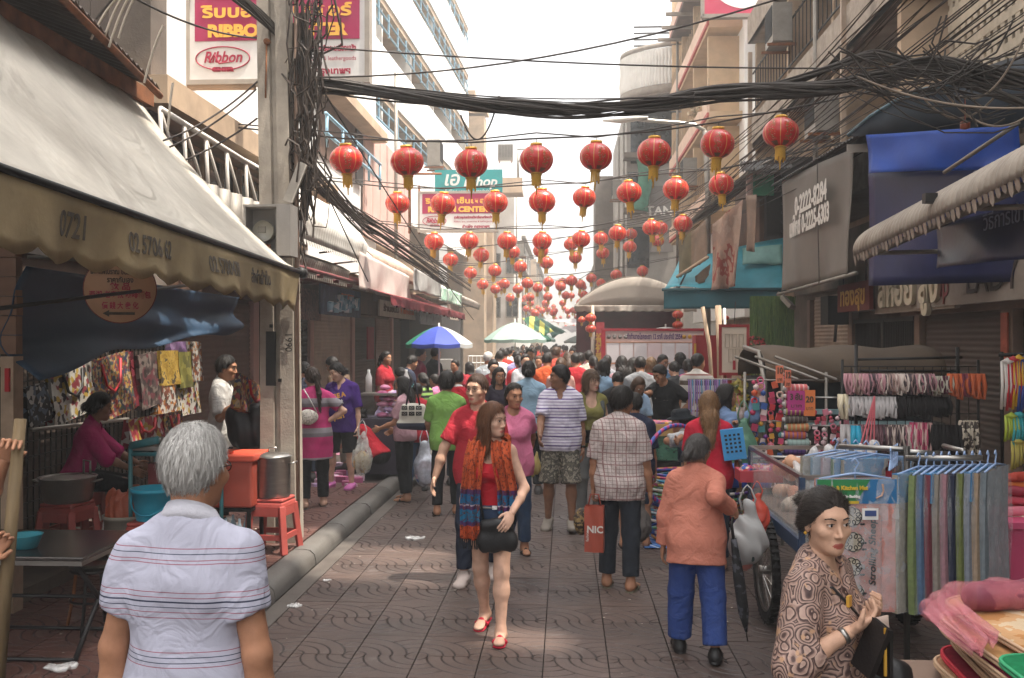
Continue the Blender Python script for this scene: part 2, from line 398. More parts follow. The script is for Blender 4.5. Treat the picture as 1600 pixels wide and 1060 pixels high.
def person(name_label,x,y,yaw,h=1.65,z=0,lod=1,sex='m', w=.9,fat=0,skin='tan', lean=0,side=0,tw=0,hy=0,hp=5,hr=0,
           aR=(4,9,14,6),aL=(4,9,14,6),lR=(4,6,3,0),lL=(-4,4,3,0),curlR=30,curlL=30,nR=None,nL=None,
           top=None,bottom=None,hair=None,shoes=None,seed=0,group=None,lips=None,face=True,drop=True,bust=0,thumb=0,cat='person', spread=0,brow=None,expr=0):
 res,hres,fres=[(.010,.0042,.0052),(.0145,.0068,.0075),(.023,.013,.012),(.032,.02,.02)][lod]
 fem=sex =='f'; S=h/1.70;f=Fig()
 root=thing('person', name_label,cat,(x,y,z),R(yaw),group,S);f.root=root
 T=_rz(tw) @ _ry(side) @ _rx(-lean);T32=T.astype(np.float32)
 pel=np.array([0,0,.93]);tp=lambda a,b,c: pel+T @ np.array([a,b,c],float);f.T=T
 hw=(1.06 if fem else 1.0)*w;sw=(.90 if fem else 1.0)*w
 sk=[];fl=(1,.68,1)
 K=lambda a,b,r1,r2=None,k=.03,s_=fl: cone(tp(*a),tp(*b),r1,r2,k,T32,s_)
 torso=[K((-.075*hw,-.005,-.01),(.075*hw,-.005,-.01),.108,None,.05,(1,.86,1.05)),K((0,0,0),(0,0,.16),.150*hw,(.128 if fem else .142)*w,.05),
             K((0,0,.16),(0,0,.33),(.125 if fem else .140)*w,.155*sw,.05),K((-.075*sw,-.005,.33),(.075*sw,-.005,.33),.10,None,.05,(1,.9,1.1)),
             K((-.135*sw,-.015,.435),(.135*sw,-.015,.435),.052,None,.05,(1,.9,1)),K((0,-.015,.37),(0,-.01,.455),.10,.07,.05)]
 torso +=[K((0,-.015,.5),(sd*.13*sw,-.015,.445),.045,.035,.03,(1,1,1)) for sd in (-1,1)]
 torso +=[ell(tp(sd*.075*hw,-.055,-.035),(.082,.075,.088),.05,T32) for sd in (-1,1)]
 if fem or bust: torso +=[ell(tp(sd*.072*w,.085+bust*.02,.285),(.062+bust*.012,.055+bust*.02,.062),.04,T32) for sd in (-1,1)]
 if fat: torso +=[ell(tp(0,.045,.11),(.15*w,.09+fat,.15),.06,T32)]
 neckb=tp(0,-.012,.465);Hd=_rz(tw+hy) @ _ry(hr) @ _rx(-hp-lean*.25)
 H32=Hd.astype(np.float32);hc=tp(0,.012,.515)+Hd @ np.array([0,.012,.135]);hp_=lambda a,b,c: hc+Hd @ np.array([a,b,c],float);f.head=hc;f.Hd=Hd
 neck=[cone(neckb,hp_(0,-.025,-.045),.057 if not fem else .049,.052 if not fem else .045,.03)]
 legs,feet,lows={},{},[]
 for sd,key,a in ((1,'R', lR),(-1,'L', lL)):
  hj=pel+_rz(tw*.3) @ np.array([sd*.088*hw,0,-.03]);d1=dirv(sd,a[0],a[2]);kn=hj+d1*.415;d2=dirv(sd,a[0]-a[1],a[2]*.4);an=kn+d2*.405
  pr=[cone(hj,kn,.084*(.6+.4*hw),.056,.04),cone(kn,kn+d2*.14,.055,.056,.03),cone(kn+d2*.12,an,.054,.034,.03),ell(kn+d2*.13+np.array([0,-.018,0]),(.045,.045,.09),.03)]
  fp=R(a[3]);fdir=np.array([sd*.12*math.cos(fp),math.cos(fp),-math.sin(fp)]);fdir=unit(fdir);fx=unit(np.cross(fdir,[0,0,1]));fu=np.cross(fx,fdir);ff=np.stack([fx,fdir,fu],1).astype(np.float32)
  A=lambda p,q,an=an,fdir=fdir,fu=fu: an+fdir*p+fu*q
  ft=[ell(A(-.025,-.045),(.033,.038,.036),.02,ff),cone(A(-.02,-.035),A(.115,-.055),.036,.03,.02,ff,(1.15,1,.8)),ell(A(.145,-.062),(.042,.045,.018),.02,ff),cone(an,A(.0,-.04),.036,.036,.03)]
  legs[key]=(pr,hj,kn,an,d1,d2);feet[key]=(ft,A,ff);lows +=[A(-.045,-.082)[2],A(.17,-.082)[2]]
 dz=-min(lows) if drop is True else (drop-.0 if drop is not False else 0)
 f.dz=dz;off=np.array([0,0,dz])
 f.W=lambda p: Vector((x,y,z)) + Matrix.Rotation(R(yaw),3,'Z') @ (Vector(tuple(np.array(p)+off))*S)
 # limbs
 arms,sleeve_ax,hands={},{},{}
 for sd,key,a in ((1,'R', aR),(-1,'L', aL)):
  sh=tp(sd*.168*sw,-.012,.424);B=_rz(tw)
  if a[0] =='ik':       # reach a world point with the palm
   v=Matrix.Rotation(-R(yaw),3,'Z') @ (Vector(a[1])-Vector((x,y,z)))/S;t_=np.array(v)-off;dv=t_-sh;L=np.linalg.norm(dv);u_=dv/L
   t_=t_-u_*.07;L=min(max(L-.07,.12),.525);ca=(.285**2+L*L-.245**2)/(2*.285*L);hn=np.array(a[2] if len(a) > 2 else (sd*.5,-.3,-1),float);hn=unit(hn-u_*(hn @ u_))
   el=sh+u_*.285*ca+hn*.285*math.sqrt(max(0,1-ca*ca));wr=sh+u_*L;d1=unit(el-sh);d2=unit(wr-el)
  else: d1=B @ dirv(sd,a[0],a[1]);el=sh+d1*.285;d2=B @ dirv(sd,a[2],a[3]);wr=el+d2*.245
  k_=.9 if fem else 1.0
  pr=[ell(sh,(.05*k_,)*3,.03),cone(sh,el,.05*k_*(.7+.3*w),.039*k_,.025),cone(el,el+d2*.10,.039*k_,.041*k_,.02),cone(el+d2*.10,wr,.041*k_,.0265*k_,.02)]
  arms[key]=(pr,sh,el,wr,d1,d2)
  nn=(nR if sd > 0 else nL);nn=B @ (np.array([-sd,0,0],float) if nn is None else np.array(nn,float))
  hands[key]=hand_prims(wr,d2,nn,1 if np.cross(d2,nn) @ (B @ np.array([0,1,0])) >=0 else -1,curlR if sd > 0 else curlL,spread,thumb) if nn is not None else []
  n_=unit(nn-unit(d2)*(nn @ unit(d2)));setattr(f,'grip'+key,wr+unit(d2)*.085+n_*.03);setattr(f,'wrist'+key,wr);setattr(f,'fd'+key,d2);setattr(f,'elbow'+key,el)
 def grid(pr,r,pad): lo,hi=bounds(pr,pad);return Grid(lo,hi,r)
 # ---- body
 parts=[]
 bp=torso+neck+arms['R'][0]+arms['L'][0]+legs['R'][0]+legs['L'][0]
 if not shoes or shoes['kind'] in ('sandal', 'bare'): bp=bp+feet['R'][0]+feet['L'][0]
 g=grid(bp,res,3*res);V,Q=snet(field(bp,g),g);parts.append((V,Q,0))
 for key in 'RL':
  if lod < 3: g=grid(hands[key],fres,3*fres);V,Q=snet(field(hands[key],g),g);parts.append((V,Q,0))
  else: d2=arms[key][5];W_=arms[key][3];V,Q=cubesph(W_+d2*.07,(.028,.03,.085),3);parts.append((V,Q,0))
 # head
 hd=[ell(hp_(0,-.012,.03),(.074,.094,.090),.02,H32),ell(hp_(0,.022,-.045),(.058,.066,.066),.035,H32),ell(hp_(0,.066,-.088),(.026,.022,.020),.03,H32),
          cone(hp_(-.03,.07,.035),hp_(.03,.07,.035),.016,None,.025),ell(hp_(-.042,.056,-.018),(.024,.022,.020),.025,H32),ell(hp_(.042,.056,-.018),(.024,.022,.020),.025,H32)]
 hd +=[cone(hp_(0,.083,.014),hp_(0,.103,-.026),.0075,.0105,.012),ell(hp_(-.011,.094,-.031),(.0085,.009,.007),.006,H32),ell(hp_(.011,.094,-.031),(.0085,.009,.007),.006,H32)]
 hd +=[ell(hp_(0,.081,-.061),(.022,.013,.006),.007,H32),ell(hp_(0,.079,-.0695),(.018,.013,.0065),.007,H32)]
 ear=[ell(hp_(sd*.076,-.008,-.002),(.009,.019,.031),.008,H32) for sd in (-1,1)]
 hd=hd+ear+[cone(hp_(0,-.025,-.045),neckb,.052 if not fem else .045,.057 if not fem else .049,.03)]
 hg=[p for p in hd[:-1]];lo,hi=bounds(hg,3*hres);g=Grid(lo,hi,hres);D=field(hd,g)
 D=carve(D,g,[ell(hp_(sd*.031,.095,.012),(.017,.014,.010),.02,H32) for sd in (-1,1)]+[ell(hp_(sd*.083,-.004,.004),(.005,.010,.016),.006,H32) for sd in (-1,1)],.012)
 if lod < 2:
  D=field([ell(hp_(sd*.031,.0745,.012),(.0150,.0135,.0118),.005,H32) for sd in (-1,1)],g,0,D)
  D=carve(D,g,[ell(hp_(sd*.031,.089,.0115),(.0145,.011,.0042+expr),.003,H32) for sd in (-1,1)]+[ell(hp_(0,.099,-.066),(.021,.008,.0016+expr),.002,H32)],.003)
 V,Q=snet(D,g);cen=((V[Q].mean(1))-hc) @ Hd
 lipm=(abs(cen[:,0]) < .0235*(1-((cen[:,2]+.066)/.0125)**2)) & (cen[:,2] < -.0555) & (cen[:,2] > -.0775) & (cen[:,1] > .07)
 parts.append((V,Q,np.where(lipm & (lod < 2),1,0)))
 if face and lod < 3:
  for sd in (-1,1):
   V,Q=cubesph(hp_(sd*.031,.0735,.012),(.0128,.0128,.0105),4);parts.append((V,Q,2))
   V,Q=cubesph(hp_(sd*.031+(.002 if hy > 0 else -.002),.0835,.0115),(.0062,.0042,.0062),4);parts.append((V,Q,3))
  bw_=.62 if fem else 1
  bw=[cone(hp_(sd*.016,.0905,.033),hp_(sd*.034,.088,.039),.0042*bw_,.0036*bw_,.003) for sd in (-1,1)]+[cone(hp_(sd*.034,.088,.039),hp_(sd*.052,.073,.034),.0036*bw_,.002,.003) for sd in (-1,1)]
  bw +=[cone(hp_(sd*.019,.0875,.0165),hp_(sd*.032,.0895,.0185),.0016,None,.002) for sd in (-1,1)]+[cone(hp_(sd*.032,.0895,.0185),hp_(sd*.047,.081,.015),.0016,None,.002) for sd in (-1,1)]
  r_=.0032 if lod ==0 else (.005 if lod ==1 else .011);lo,hi=bounds(bw,3*r_);g=Grid(lo,hi,r_);V,Q=snet(field(bw,g,.0008+.0006*lod),g)
  if len(Q): parts.append((V,Q,4))
 for i,(V,Q,mi) in enumerate(parts): parts[i]=(V+off,Q,mi)
 hm=(hair or {}).get('mat', BLACK)
 f.body=_link('body', npmesh('body', parts),[SKIN[skin],LIP[lips or skin if (lips or skin) in LIP else 'tan'],EYEW,EYEB,brow or hm],root)
 def mk(nm,D,g,mats,smooth=None):
  V,Q=snet(D,g)
  if len(Q) ==0: return None
  return _link(nm,npmesh(nm,[(V+off,Q,0)]),mats,root)
 def plane(g,n_,p0): return ((g.pts()-np.array(p0,np.float32)) @ np.array(n_,np.float32))
 # ---- bottom garment
 if bottom:
  b=bottom;o_=b.get('off', .011);L=b.get('len', 1.9);fr_=b.get('flare', 0);waist=b.get('waist', .10)
  base=torso[:2]+torso[8:10]
  if b.get('skirt'):
   e=pel+np.array([0,0,-.03-L*.41]);sk_=base+[cone(pel+np.array([0,0,-.02]),e-np.array([0,0,.08]),.155*hw,.165*hw+fr_,.03,np.eye(3,dtype=np.float32),(1,.8,1))]
   sk_ +=[cone(legs[k][1],legs[k][1]+legs[k][4]*.4,.085,.075,.06) for k in 'RL']
   g=grid(sk_,res,o_+3*res);D=wrinkle(field(sk_,g,o_),g,b.get('wr', .004),12,seed+5,(1,1,.2));D=np.maximum(D,-plane(g,(0,0,1),e))
  else:
   D=None;allp=base+legs['R'][0]+legs['L'][0];g=grid(allp,res,o_+.03+fr_+3*res)
   Db=field(base,g,o_)
   for k in 'RL':
    pr,hj,kn,an,d1,d2=legs[k]
    lp=[cone(hj,kn,.090*(.6+.4*hw),.066+fr_*.5,.04),cone(kn,an+d2*.05,.064+fr_*.5,.052+fr_,.03)];Dl=field(lp,g,o_)
    cut=plane(g,d1,hj+d1*.415*L) if L <=1.15 else plane(g,d2,kn+d2*.405*(L-1)+d2*.04*(L > 1.9))
    Db=smin(Db,np.maximum(Dl,cut),.03)
   D=wrinkle(Db,g,b.get('wr', .005),13,seed+3,(1,1,.6))
  D=np.maximum(D,plane(g,T[:,2],tp(0,0,waist)));f.bottom=mk(b.get('name', 'trousers'),D,g,b['mat'])
 # ---- top garment
 if top:
  t_=top;o_=t_.get('off', .021);sl_=t_.get('sleeve', .62);hem=t_.get('hem', -.12);fl_=t_.get('flare', 0);so_=t_.get('soff', o_+.004)
  low=[cone(tp(0,-.005,.1),tp(0,-.005,hem-.1),.150*hw,.152*hw+fl_,.05,T32,(1.08,.74,1))]
  tb=torso+(low if hem < 0 else []);allp=tb+arms['R'][0]+arms['L'][0];g=grid(allp,res,o_+3*res+.02);D=field(tb,g,o_)
  D=np.maximum(D,-plane(g,T[:,2],tp(0,0,hem)))
  if t_.get('strap'):   # sleeveless: cut the shoulders away
   D=np.maximum(D,plane(g,T[:,2],tp(0,0,t_['strap'])))
  if sl_ > 0:
   for k in 'RL':
    pr,sh,el,wr,d1,d2=arms[k];s0=[cone(sh,el+d1*.02,.052*(.7+.3*w),.047,.03)];s1=[cone(el,wr,.046,.036,.02)]
    Ds=field(s0,g,so_)
    if sl_ <=1: Ds=np.maximum(Ds,plane(g,d1,sh+d1*.285*sl_))
    else: Ds=smin(Ds,np.maximum(field(s1,g,so_),plane(g,d2,el+d2*.245*(sl_-1))),.02)
    D=smin(D,Ds,.010)
  D=wrinkle(D,g,t_.get('wr', .0065),t_.get('wf', 16),seed,(1,1,.7))
  nk=t_.get('neck', 'crew');cv=[cone(tp(0,.015,.475),tp(0,.045,.62),.058 if nk !='scoop' else .07,.075,.01)]
  if nk in ('v', 'collar'): cv +=[ell(tp(0,.10,.465),(.030,.07,.058 if nk =='v' else .042),.01,T32)]
  if nk =='scoop': cv +=[ell(tp(0,.11,.43),(.075,.08,.085),.01,T32)]
  if nk !='none': D=carve(D,g,cv,.008)
  f.top=mk(t_.get('name', 'shirt'),D,g,t_['mat'])
  if nk =='collar':
   m=MB();ring=[]
   for i in range(25):
    a=R(28)+R(304)*i/24;yy=math.cos(a);ring.append((math.sin(a)*.072,.008+yy*.064,.514-.040*yy))
   q=[]
   for (cx_,cy_,cz) in ring:
    o1=Vector((cx_,cy_,0));
    for (rr,zz) in ((.93,.018),(1.0,.026),(1.2,-.002),(1.28,-.026),(1.14,-.016)): q.append(tp(cx_*rr,.008+(cy_-.008)*rr,cz+zz)+off)
   m.add(q,[(i*5+j,i*5+j+1,(i+1)*5+j+1,(i+1)*5+j) for i in range(24) for j in range(4)],True)
   m.build('collar', t_.get('collar', t_['mat']),root,solid=.004)
 # ---- hair
 if hair:
  st=hair['style'];vol=hair.get('vol', .012);up_=hair.get('line', 0)
  hpz=[ell(hp_(0,-.014,.034),(.074+vol,.094+vol,.092+vol*1.3),.02,H32)]
  if st in ('bob', 'long', 'pony', 'bun'): hpz +=[ell(hp_(0,-.03,-.005),(.074+vol,.076+vol,.085),.02,H32)]
  lock=[]
  if st =='bob': L=hair.get('len', .16)
  if st =='long': L=hair.get('len', .34)
  if st in ('bob', 'long'):
   wd=hair.get('wd', 1.0);bk=hair.get('back', .085 if st =='long' else .0)
   lock=[cone(hp_(0,-.04,.0),hp_(0,-.055-bk*.8,-.14),.082*wd,.074*wd,.03,H32,(1,.62,1)),cone(hp_(0,-.055-bk*.8,-.13),hp_(0,-.055-bk,-L),.074*wd,.055*wd,.03,H32,(1,.5,1))]
   if hair.get('sides', 1): lock +=[cone(hp_(sd*.072,.0,.02),hp_(sd*.078,.012,-L*.86),.026,.024,.025,H32,(.8,1.2,1)) for sd in (-1,1)]
  if st =='pony': L=hair.get('len', .22);lock=[ell(hp_(0,-.11,.02),(.03,.03,.03),.02,H32),cone(hp_(0,-.125,.015),hp_(0,-.145,-L*.5),.027,.03,.02),cone(hp_(0,-.145,-L*.5),hp_(0,-.12,-L),.03,.012,.02)]
  if st =='bun': bz=hair.get('bz', .05);lock=[ell(hp_(0,-.125,bz),(.045,.038,.042),.015,H32)]
  r_=hres*1.25;allp=hpz+lock;g=grid(allp,r_,3*r_+.01);D=field(hpz,g)
  q=(g.pts()-hc.astype(np.float32)) @ H32
  s_=.80*q[...,1]-.60*(q[...,2]-up_)-hair.get('c', .012);D=D+np.clip((s_+.032)/.032,0,1)**1.4*(vol+.001);D=D+np.clip((.022-(q[...,2]+hair.get('nape', .072)))/.022,0,1)*(vol*.8)
  D=np.maximum(D,(.80*q[...,1]-.60*(q[...,2]-up_)) - hair.get('c', .012)+.006*np.sin(q[...,0]*130+seed)*np.sin(q[...,0]*71+q[...,2]*60))
  D=np.maximum(D,-(q[...,2]+hair.get('nape', .072)))
  if hair.get('fringe'): D=smin(D,_pd(ell(hp_(0,.062,.055),(.06,.034,.03),.01,H32),g.pts()),.01)
  if lock: D=field(lock,g,0,D)
  az=np.arctan2(q[...,0],-q[...,1]+.02);am=hair.get('am', .0028 if lod < 2 else .0055)
  D=D+am*(np.sin(az*31+2.5*np.sin(q[...,2]*34+seed))+.7*np.sin(az*17+5*np.sin(q[...,2]*21)+seed*2))*(np.clip((.13-q[...,2])*12,.2,1))
  f.hair=mk('hair', D,g,hm);f.hq=q
  if lod < 2 and f.hair: strands(f,hair.get('n', 2600 if lod ==0 else 1500),hair.get('sl', .035 if st in ('short', 'bun', 'pony') else .06),hm,hair.get('comb', (0,-.5,-1)),hair.get('lift', .004),off,hair.get('rad', .9),1.0 if lod ==0 else 1.7,hair.get('rn', .22))
 # ---- shoes
 if shoes and shoes['kind'] !='bare':
  pr_s=[];kd=shoes['kind'];r_=max(res*.8,.0085)
  for k in 'RL':
   ft,A,ff=feet[k]
   if kd =='sandal':
    pr_s +=[cone(A(-.03,-.084),A(.14,-.084),.042,.047,.01,ff,(1,1,.26))]
    pr_s +=[cone(A(.085,-.03)+ff[:,0]*.0,A(.085,-.03)+ff[:,0]*sd*.045-ff[:,2]*.035,.014,.014,.008) for sd in (-1,1)]
   else:
    i_={'shoe': .009,'croc': .014,'boot': .012}[kd]
    pr_s +=[(p[0],p[1],p[2],p[3]+i_,p[4]+i_,p[5],p[6],p[7]) if p[0] =='c' else (p[0],p[1],p[2]+i_,p[3],p[4]) for p in (ft if kd !='croc' else ft[:3])]
    pr_s +=[cone(A(-.035,-.078),A(.145,-.078),.044,.05,.012,ff,(1,1,.3))]
  g=grid(pr_s,r_,3*r_);f.shoes=mk('footwear', field(pr_s,g),g,shoes['mat'])
 return f
def strands(f,n,sl,mat,comb,lift,off,rk,wk,rn):
 me=f.hair.data;nv=len(me.vertices);co=np.zeros(nv*3,np.float32);me.vertices.foreach_get('co', co);co=co.reshape(-1,3)
 no=np.zeros(nv*3,np.float32);me.vertices.foreach_get('normal', no);no=no.reshape(-1,3);rs=np.random.RandomState(3)
 i=rs.randint(0,nv,n);p=co[i];nn=no[i];cb=f.Hd @ np.array(comb,float);hcz=f.head+off
 rad=(p-(hcz+f.Hd @ np.array([0,-.03,.11])));rad=rad/np.linalg.norm(rad,axis=1)[:,None]
 d=cb*.7+rad*rk+rs.randn(n,3)*rn;d -=nn*(d*nn).sum(1)[:,None];d /=np.linalg.norm(d,axis=1)[:,None]+1e-6
 L=sl*(.5+rs.rand(n,1));wv=np.cross(d,nn)*.0011*wk*(.6+rs.rand(n,1)*.8);lf=lift*rs.rand(n,1)
 a0=p-nn*.001;a1=p+d*L*.5+nn*lf;a2=p+d*L+nn*lf*.6-np.array([0,0,.12])*L
 V=np.stack([a0-wv,a0+wv,a1+wv*.9,a1-wv*.9,a2+wv*.25,a2-wv*.25],1).reshape(-1,3);b=np.arange(n)[:,None]*6
 Q=np.concatenate([b+np.array([0,1,2,3]),b+np.array([3,2,4,5])],0)
 o=_link('hair_strands', npmesh('hair_strands', [(V,Q,0)]),mat,f.hair);o['kind']='stuff'; return o
def glasses(f,mat,up=0,dark=False):
 """spectacles on the nose, or pushed up into the hair"""
 m=MB();H=lambda a,b,c: f.head+f.Hd @ np.array([a,b,c])+np.array([0,0,f.dz])
 y_,z_=(.102,.010) if not up else (.075,.088)
 for sd in (-1,1):
  rg=[H(sd*(.033+.024*math.cos(a)),y_-(.012*abs(math.cos(a)) if not up else .0)-.006,z_+.015*math.sin(a)+(.02 if up else 0)) for a in [2*PI*i/14 for i in range(14)]]
  m.tube(rg,.0017,5,closed=True)
  if dark: m.poly(rg)
  m.tube([H(sd*.056,y_-.018,z_+(.02 if up else .004)),H(sd*.082,.03,z_+(.02 if up else .006)),H(sd*.083,-.01,z_+(.0 if up else .004))],.0018,5)
 m.tube([H(-.009,y_+.0,z_+(.02 if up else .004)),H(.009,y_+.0,z_+(.02 if up else .004))],.0016,5)
 return m.build('sunglasses' if dark else 'glasses', mat,f.root)
def band(f,key,mat,name='wristwatch', at=-.02,r=.031,w=.012):
 W=getattr(f,'wrist'+key);d=unit(getattr(f,'fd'+key));m=MB();off=np.array([0,0,f.dz])
 u=unit(np.cross(d,[0,.3,1]));v=np.cross(d,u);q=[]
 for k in range(14):
  a=2*PI*k/14
  for (e,rr) in ((-w,r-.003),(-w,r),(w,r),(w,r-.003)): q.append(W+off+d*(at+e)+(u*math.cos(a)+v*math.sin(a))*rr)
 m.add(q,[(k*4+j,k*4+j+1,((k+1) % 14)*4+j+1,((k+1) % 14)*4+j) for k in range(14) for j in range(3)],True)
 return m.build(name,mat,f.root)
# ================================================================= ground, kerb, buildings
conc=M(hx('8f8479'),rough=.85,var=.2,scale=2.5,bump=.35,bscale=40,dirt=.55)
concd=M(hx('6d6258'),rough=.85,var=.25,scale=2.5,bump=.35,bscale=40,dirt=.6)
white=M(hx('d9d5cf'),rough=.8,var=.06,scale=2,bump=.15,dirt=.28,dirtcol=(.30,.25,.20))
white2=M(hx('e4e2de'),rough=.75,var=.04,scale=1.5,bump=.1,dirt=.15,dirtcol=(.35,.3,.25))
tanw=M(hx('b39a80'),rough=.85,var=.14,scale=2,bump=.2,dirt=.4)
pinkw=M(hx('c7a296'),rough=.85,var=.1,scale=2,bump=.15,dirt=.3)
brownw=M(hx('5d4435'),rough=.8,var=.3,scale=3,bump=.3,dirt=.5)
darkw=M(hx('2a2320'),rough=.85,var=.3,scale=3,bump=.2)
greyw=M(hx('86817c'),rough=.8,var=.12,scale=2,bump=.15,dirt=.45)
bluem=M(hx('7fa3b5'),rough=.5,var=.15,bump=.1,dirt=.2)
steel=M(hx('9c9893'),rough=.32,metal=.9,var=.12,bump=.05,stretch=(1,1,6))
galv=M(hx('8c857c'),rough=.5,metal=.55,var=.2,scale=4,bump=.15,dirt=.35)
rust=M(hx('7a4b2c'),rough=.85,var=.35,scale=8,bump=.4)
glassd=M(hx('1c2327'),rough=.08,var=.1,bump=0,spec=.6)
shut_t=M(hx('8a7161'),rough=.6,metal=.15,var=.12,scale=3,bump=.1,dirt=.35)
shut_d=M(hx('4b3f37'),rough=.55,metal=.2,var=.15,scale=3,bump=.1,dirt=.35)
shut_b=M(hx('6b4f40'),rough=.6,metal=.15,var=.15,scale=3,bump=.1,dirt=.4)
shut_l=M(hx('a8937f'),rough=.5,metal=.25,var=.15,scale=3,bump=.1,dirt=.35)
blackm=M(hx('1b1816'),rough=.55,var=.2,bump=.1)
red_p=M(hx('a8252b'),rough=.5,var=.1,bump=.05)
def tile_mat(a,b,groove):
 m,nt,p=_new('paving');vec=_coord(nt);oi=_n(nt,'ShaderNodeObjectInfo');gm=_n(nt,'ShaderNodeNewGeometry');tc=_n(nt,'ShaderNodeTexCoord')
 wv=gm.outputs['Position']
 n1=_noise(nt,wv,1.1,6,.6);n2=_noise(nt,wv,55,4,.7);n3=_noise(nt,wv,7,6,.65)
 c=_mix(nt,oi.outputs['Random'],a,b)
 c=_mix(nt,1,c,_ramp(nt,n1.outputs[0],[(.3,(.62,.63,.66)),(.7,(1.3,1.25,1.2))]),'MULTIPLY')
 c=_mix(nt,1,c,_ramp(nt,n2.outputs[0],[(.3,(.75,)*3),(.7,(1.2,)*3)]),'MULTIPLY')
 st=_ramp(nt,n3.outputs[0],[(.60,(0,0,0)),(.72,(1,1,1))]);c=_mix(nt,_math(nt,'MULTIPLY', st,.35),c,(.22,.2,.185));n5=_noise(nt,wv,.55,5,.7);c=_mix(nt,_math(nt,'MULTIPLY', _ramp(nt,n5.outputs[0],[(.56,(0,0,0)),(.64,(1,1,1))]),.55),c,(.028,.024,.022))
 at=_n(nt,'ShaderNodeAttribute', attribute_name='groove');c=_mix(nt,at.outputs['Fac'],c,groove)
 nt.links.new(c,p.inputs['Base Color']);r=_ramp(nt,n1.outputs[0],[(.3,(.42,)*3),(.7,(.66,)*3)]);nt.links.new(r,p.inputs['Roughness'])
 b_=_n(nt,'ShaderNodeBump');b_.inputs['Strength'].default_value=.25;b_.inputs['Distance'].default_value=.004;nt.links.new(n2.outputs[0],b_.inputs['Height']);nt.links.new(b_.outputs[0],p.inputs['Normal'])
 return m
tile_g=tile_mat(hx('574740'),hx('4a3d37'),hx('1b1613'));tile_r=tile_mat(hx('65443b'),hx('553831'),hx('221713'))
joint=M(hx('3a302b'),rough=.9,var=.25,bump=.3)
def swirl(x,y):
 """height of the pressed wave pattern of one 0.4 m tile; ring centres on two corners"""
 d0=math.hypot(x,y);d1=math.hypot(x-.4,y);d=d0 if d0 < .337 else (d1 if d1 < .337 else None)
 e=9
 if d is not None:
  for r_ in (.072,.166,.24,.333):
   if not (d0 >=.337 and r_ < 0): e=min(e,abs(d-r_))
 return max(0.0,1-e/.0072)
def tile_mesh():
 n=76;s=.392;V=[];F_=[];gv=[]
 for j in range(n+1):
  for i in range(n+1):
   x=i/n*s;y=j/n*s;g_=swirl(x+.004,y+.004);g_=min(1,g_*1.6);V.append((x-s/2,y-s/2,-.007*g_));gv.append(g_)
 F_=[(j*(n+1)+i,j*(n+1)+i+1,(j+1)*(n+1)+i+1,(j+1)*(n+1)+i) for j in range(n) for i in range(n)]
 rim=[i for i in range(n)]+[n+j*(n+1) for j in range(n)]+[n*(n+1)+n-i for i in range(n)]+[(n-j)*(n+1) for j in range(n)]
 b0=len(V)
 for i in rim: V.append((V[i][0],V[i][1],-.03));gv.append(.6)
 L_=len(rim);F_ +=[(rim[(k+1) % L_],rim[k],b0+k,b0+(k+1) % L_) for k in range(L_)]
 me=bpy.data.meshes.new('tile');me.from_pydata(V,[],F_);a=me.attributes.new('groove', 'FLOAT', 'POINT');a.data.foreach_set('value', gv);me.materials.append(tile_g);me.update();return me
TM=tile_mesh()
JX,JY=-.538,6.02
m=MB();m.box((0,120,-.12),(200,300,.18));road=m.build('street', joint);tag(road,'grey brown paving of the market street', kind='structure')
n_t=0
for r_ in range(-6,12):
 for c_ in range(-4,13):
  X0=JX+.4*c_;Y0=JY+.4*r_
  if Y0 < 3.5 or n_t >=300: continue
  o=again(TM,'tile', road,(X0+.2,Y0+.2,rnd.uniform(-.0015,.0015)),(rnd.uniform(-.004,.004),rnd.uniform(-.004,.004),0 if r_ % 2 ==0 else PI));n_t +=1
def far_tiles(x0,nx,y0,ny,z,mat,groove,name,par):
 """the same tiles further off: slabs with their grooves as dark inlay, one mesh"""
 m=MB();
 for r_ in range(ny):
  for c_ in range(nx):
   a,b=x0+.4*c_,y0+.4*r_;m.mi=0;m.box((a+.2,b+.2,z-.02),(.388,.388,.04));m.mi=1;fl=r_ % 2
   for cx_,rr,a0,a1 in ((0,.072,0,90),(0,.166,0,90),(0,.24,0,90),(0,.333,0,90),(.4,.072,90,180),(.4,.166,90,128),(.4,.24,90,118),(.4,.333,90,108)):
    k=8 if a1-a0 > 60 else 4;q=[]
    for i in range(k+1):
     t=R(a0+(a1-a0)*i/k)
     for dr in (-.006,.006):
      px_,py_=cx_+(rr+dr)*math.cos(t),(rr+dr)*math.sin(t);px_=min(max(px_,.006),.394);py_=min(max(py_,.006),.394)
      if fl: px_,py_=.4-px_,.4-py_
      q.append((a+px_,b+py_,z+.003))
    m.add(q,[(2*i,2*i+1,2*i+3,2*i+2) for i in range(k)])
 o=m.build(name,[mat,groove],par);o['kind']='stuff'; return o
gro=M(hx('2e2522'),rough=.9,var=.2,bump=.1)
far_tiles(JX-1.6,17,JY+.4*12,26,0,tile_g,gro,'far_tiles', road)
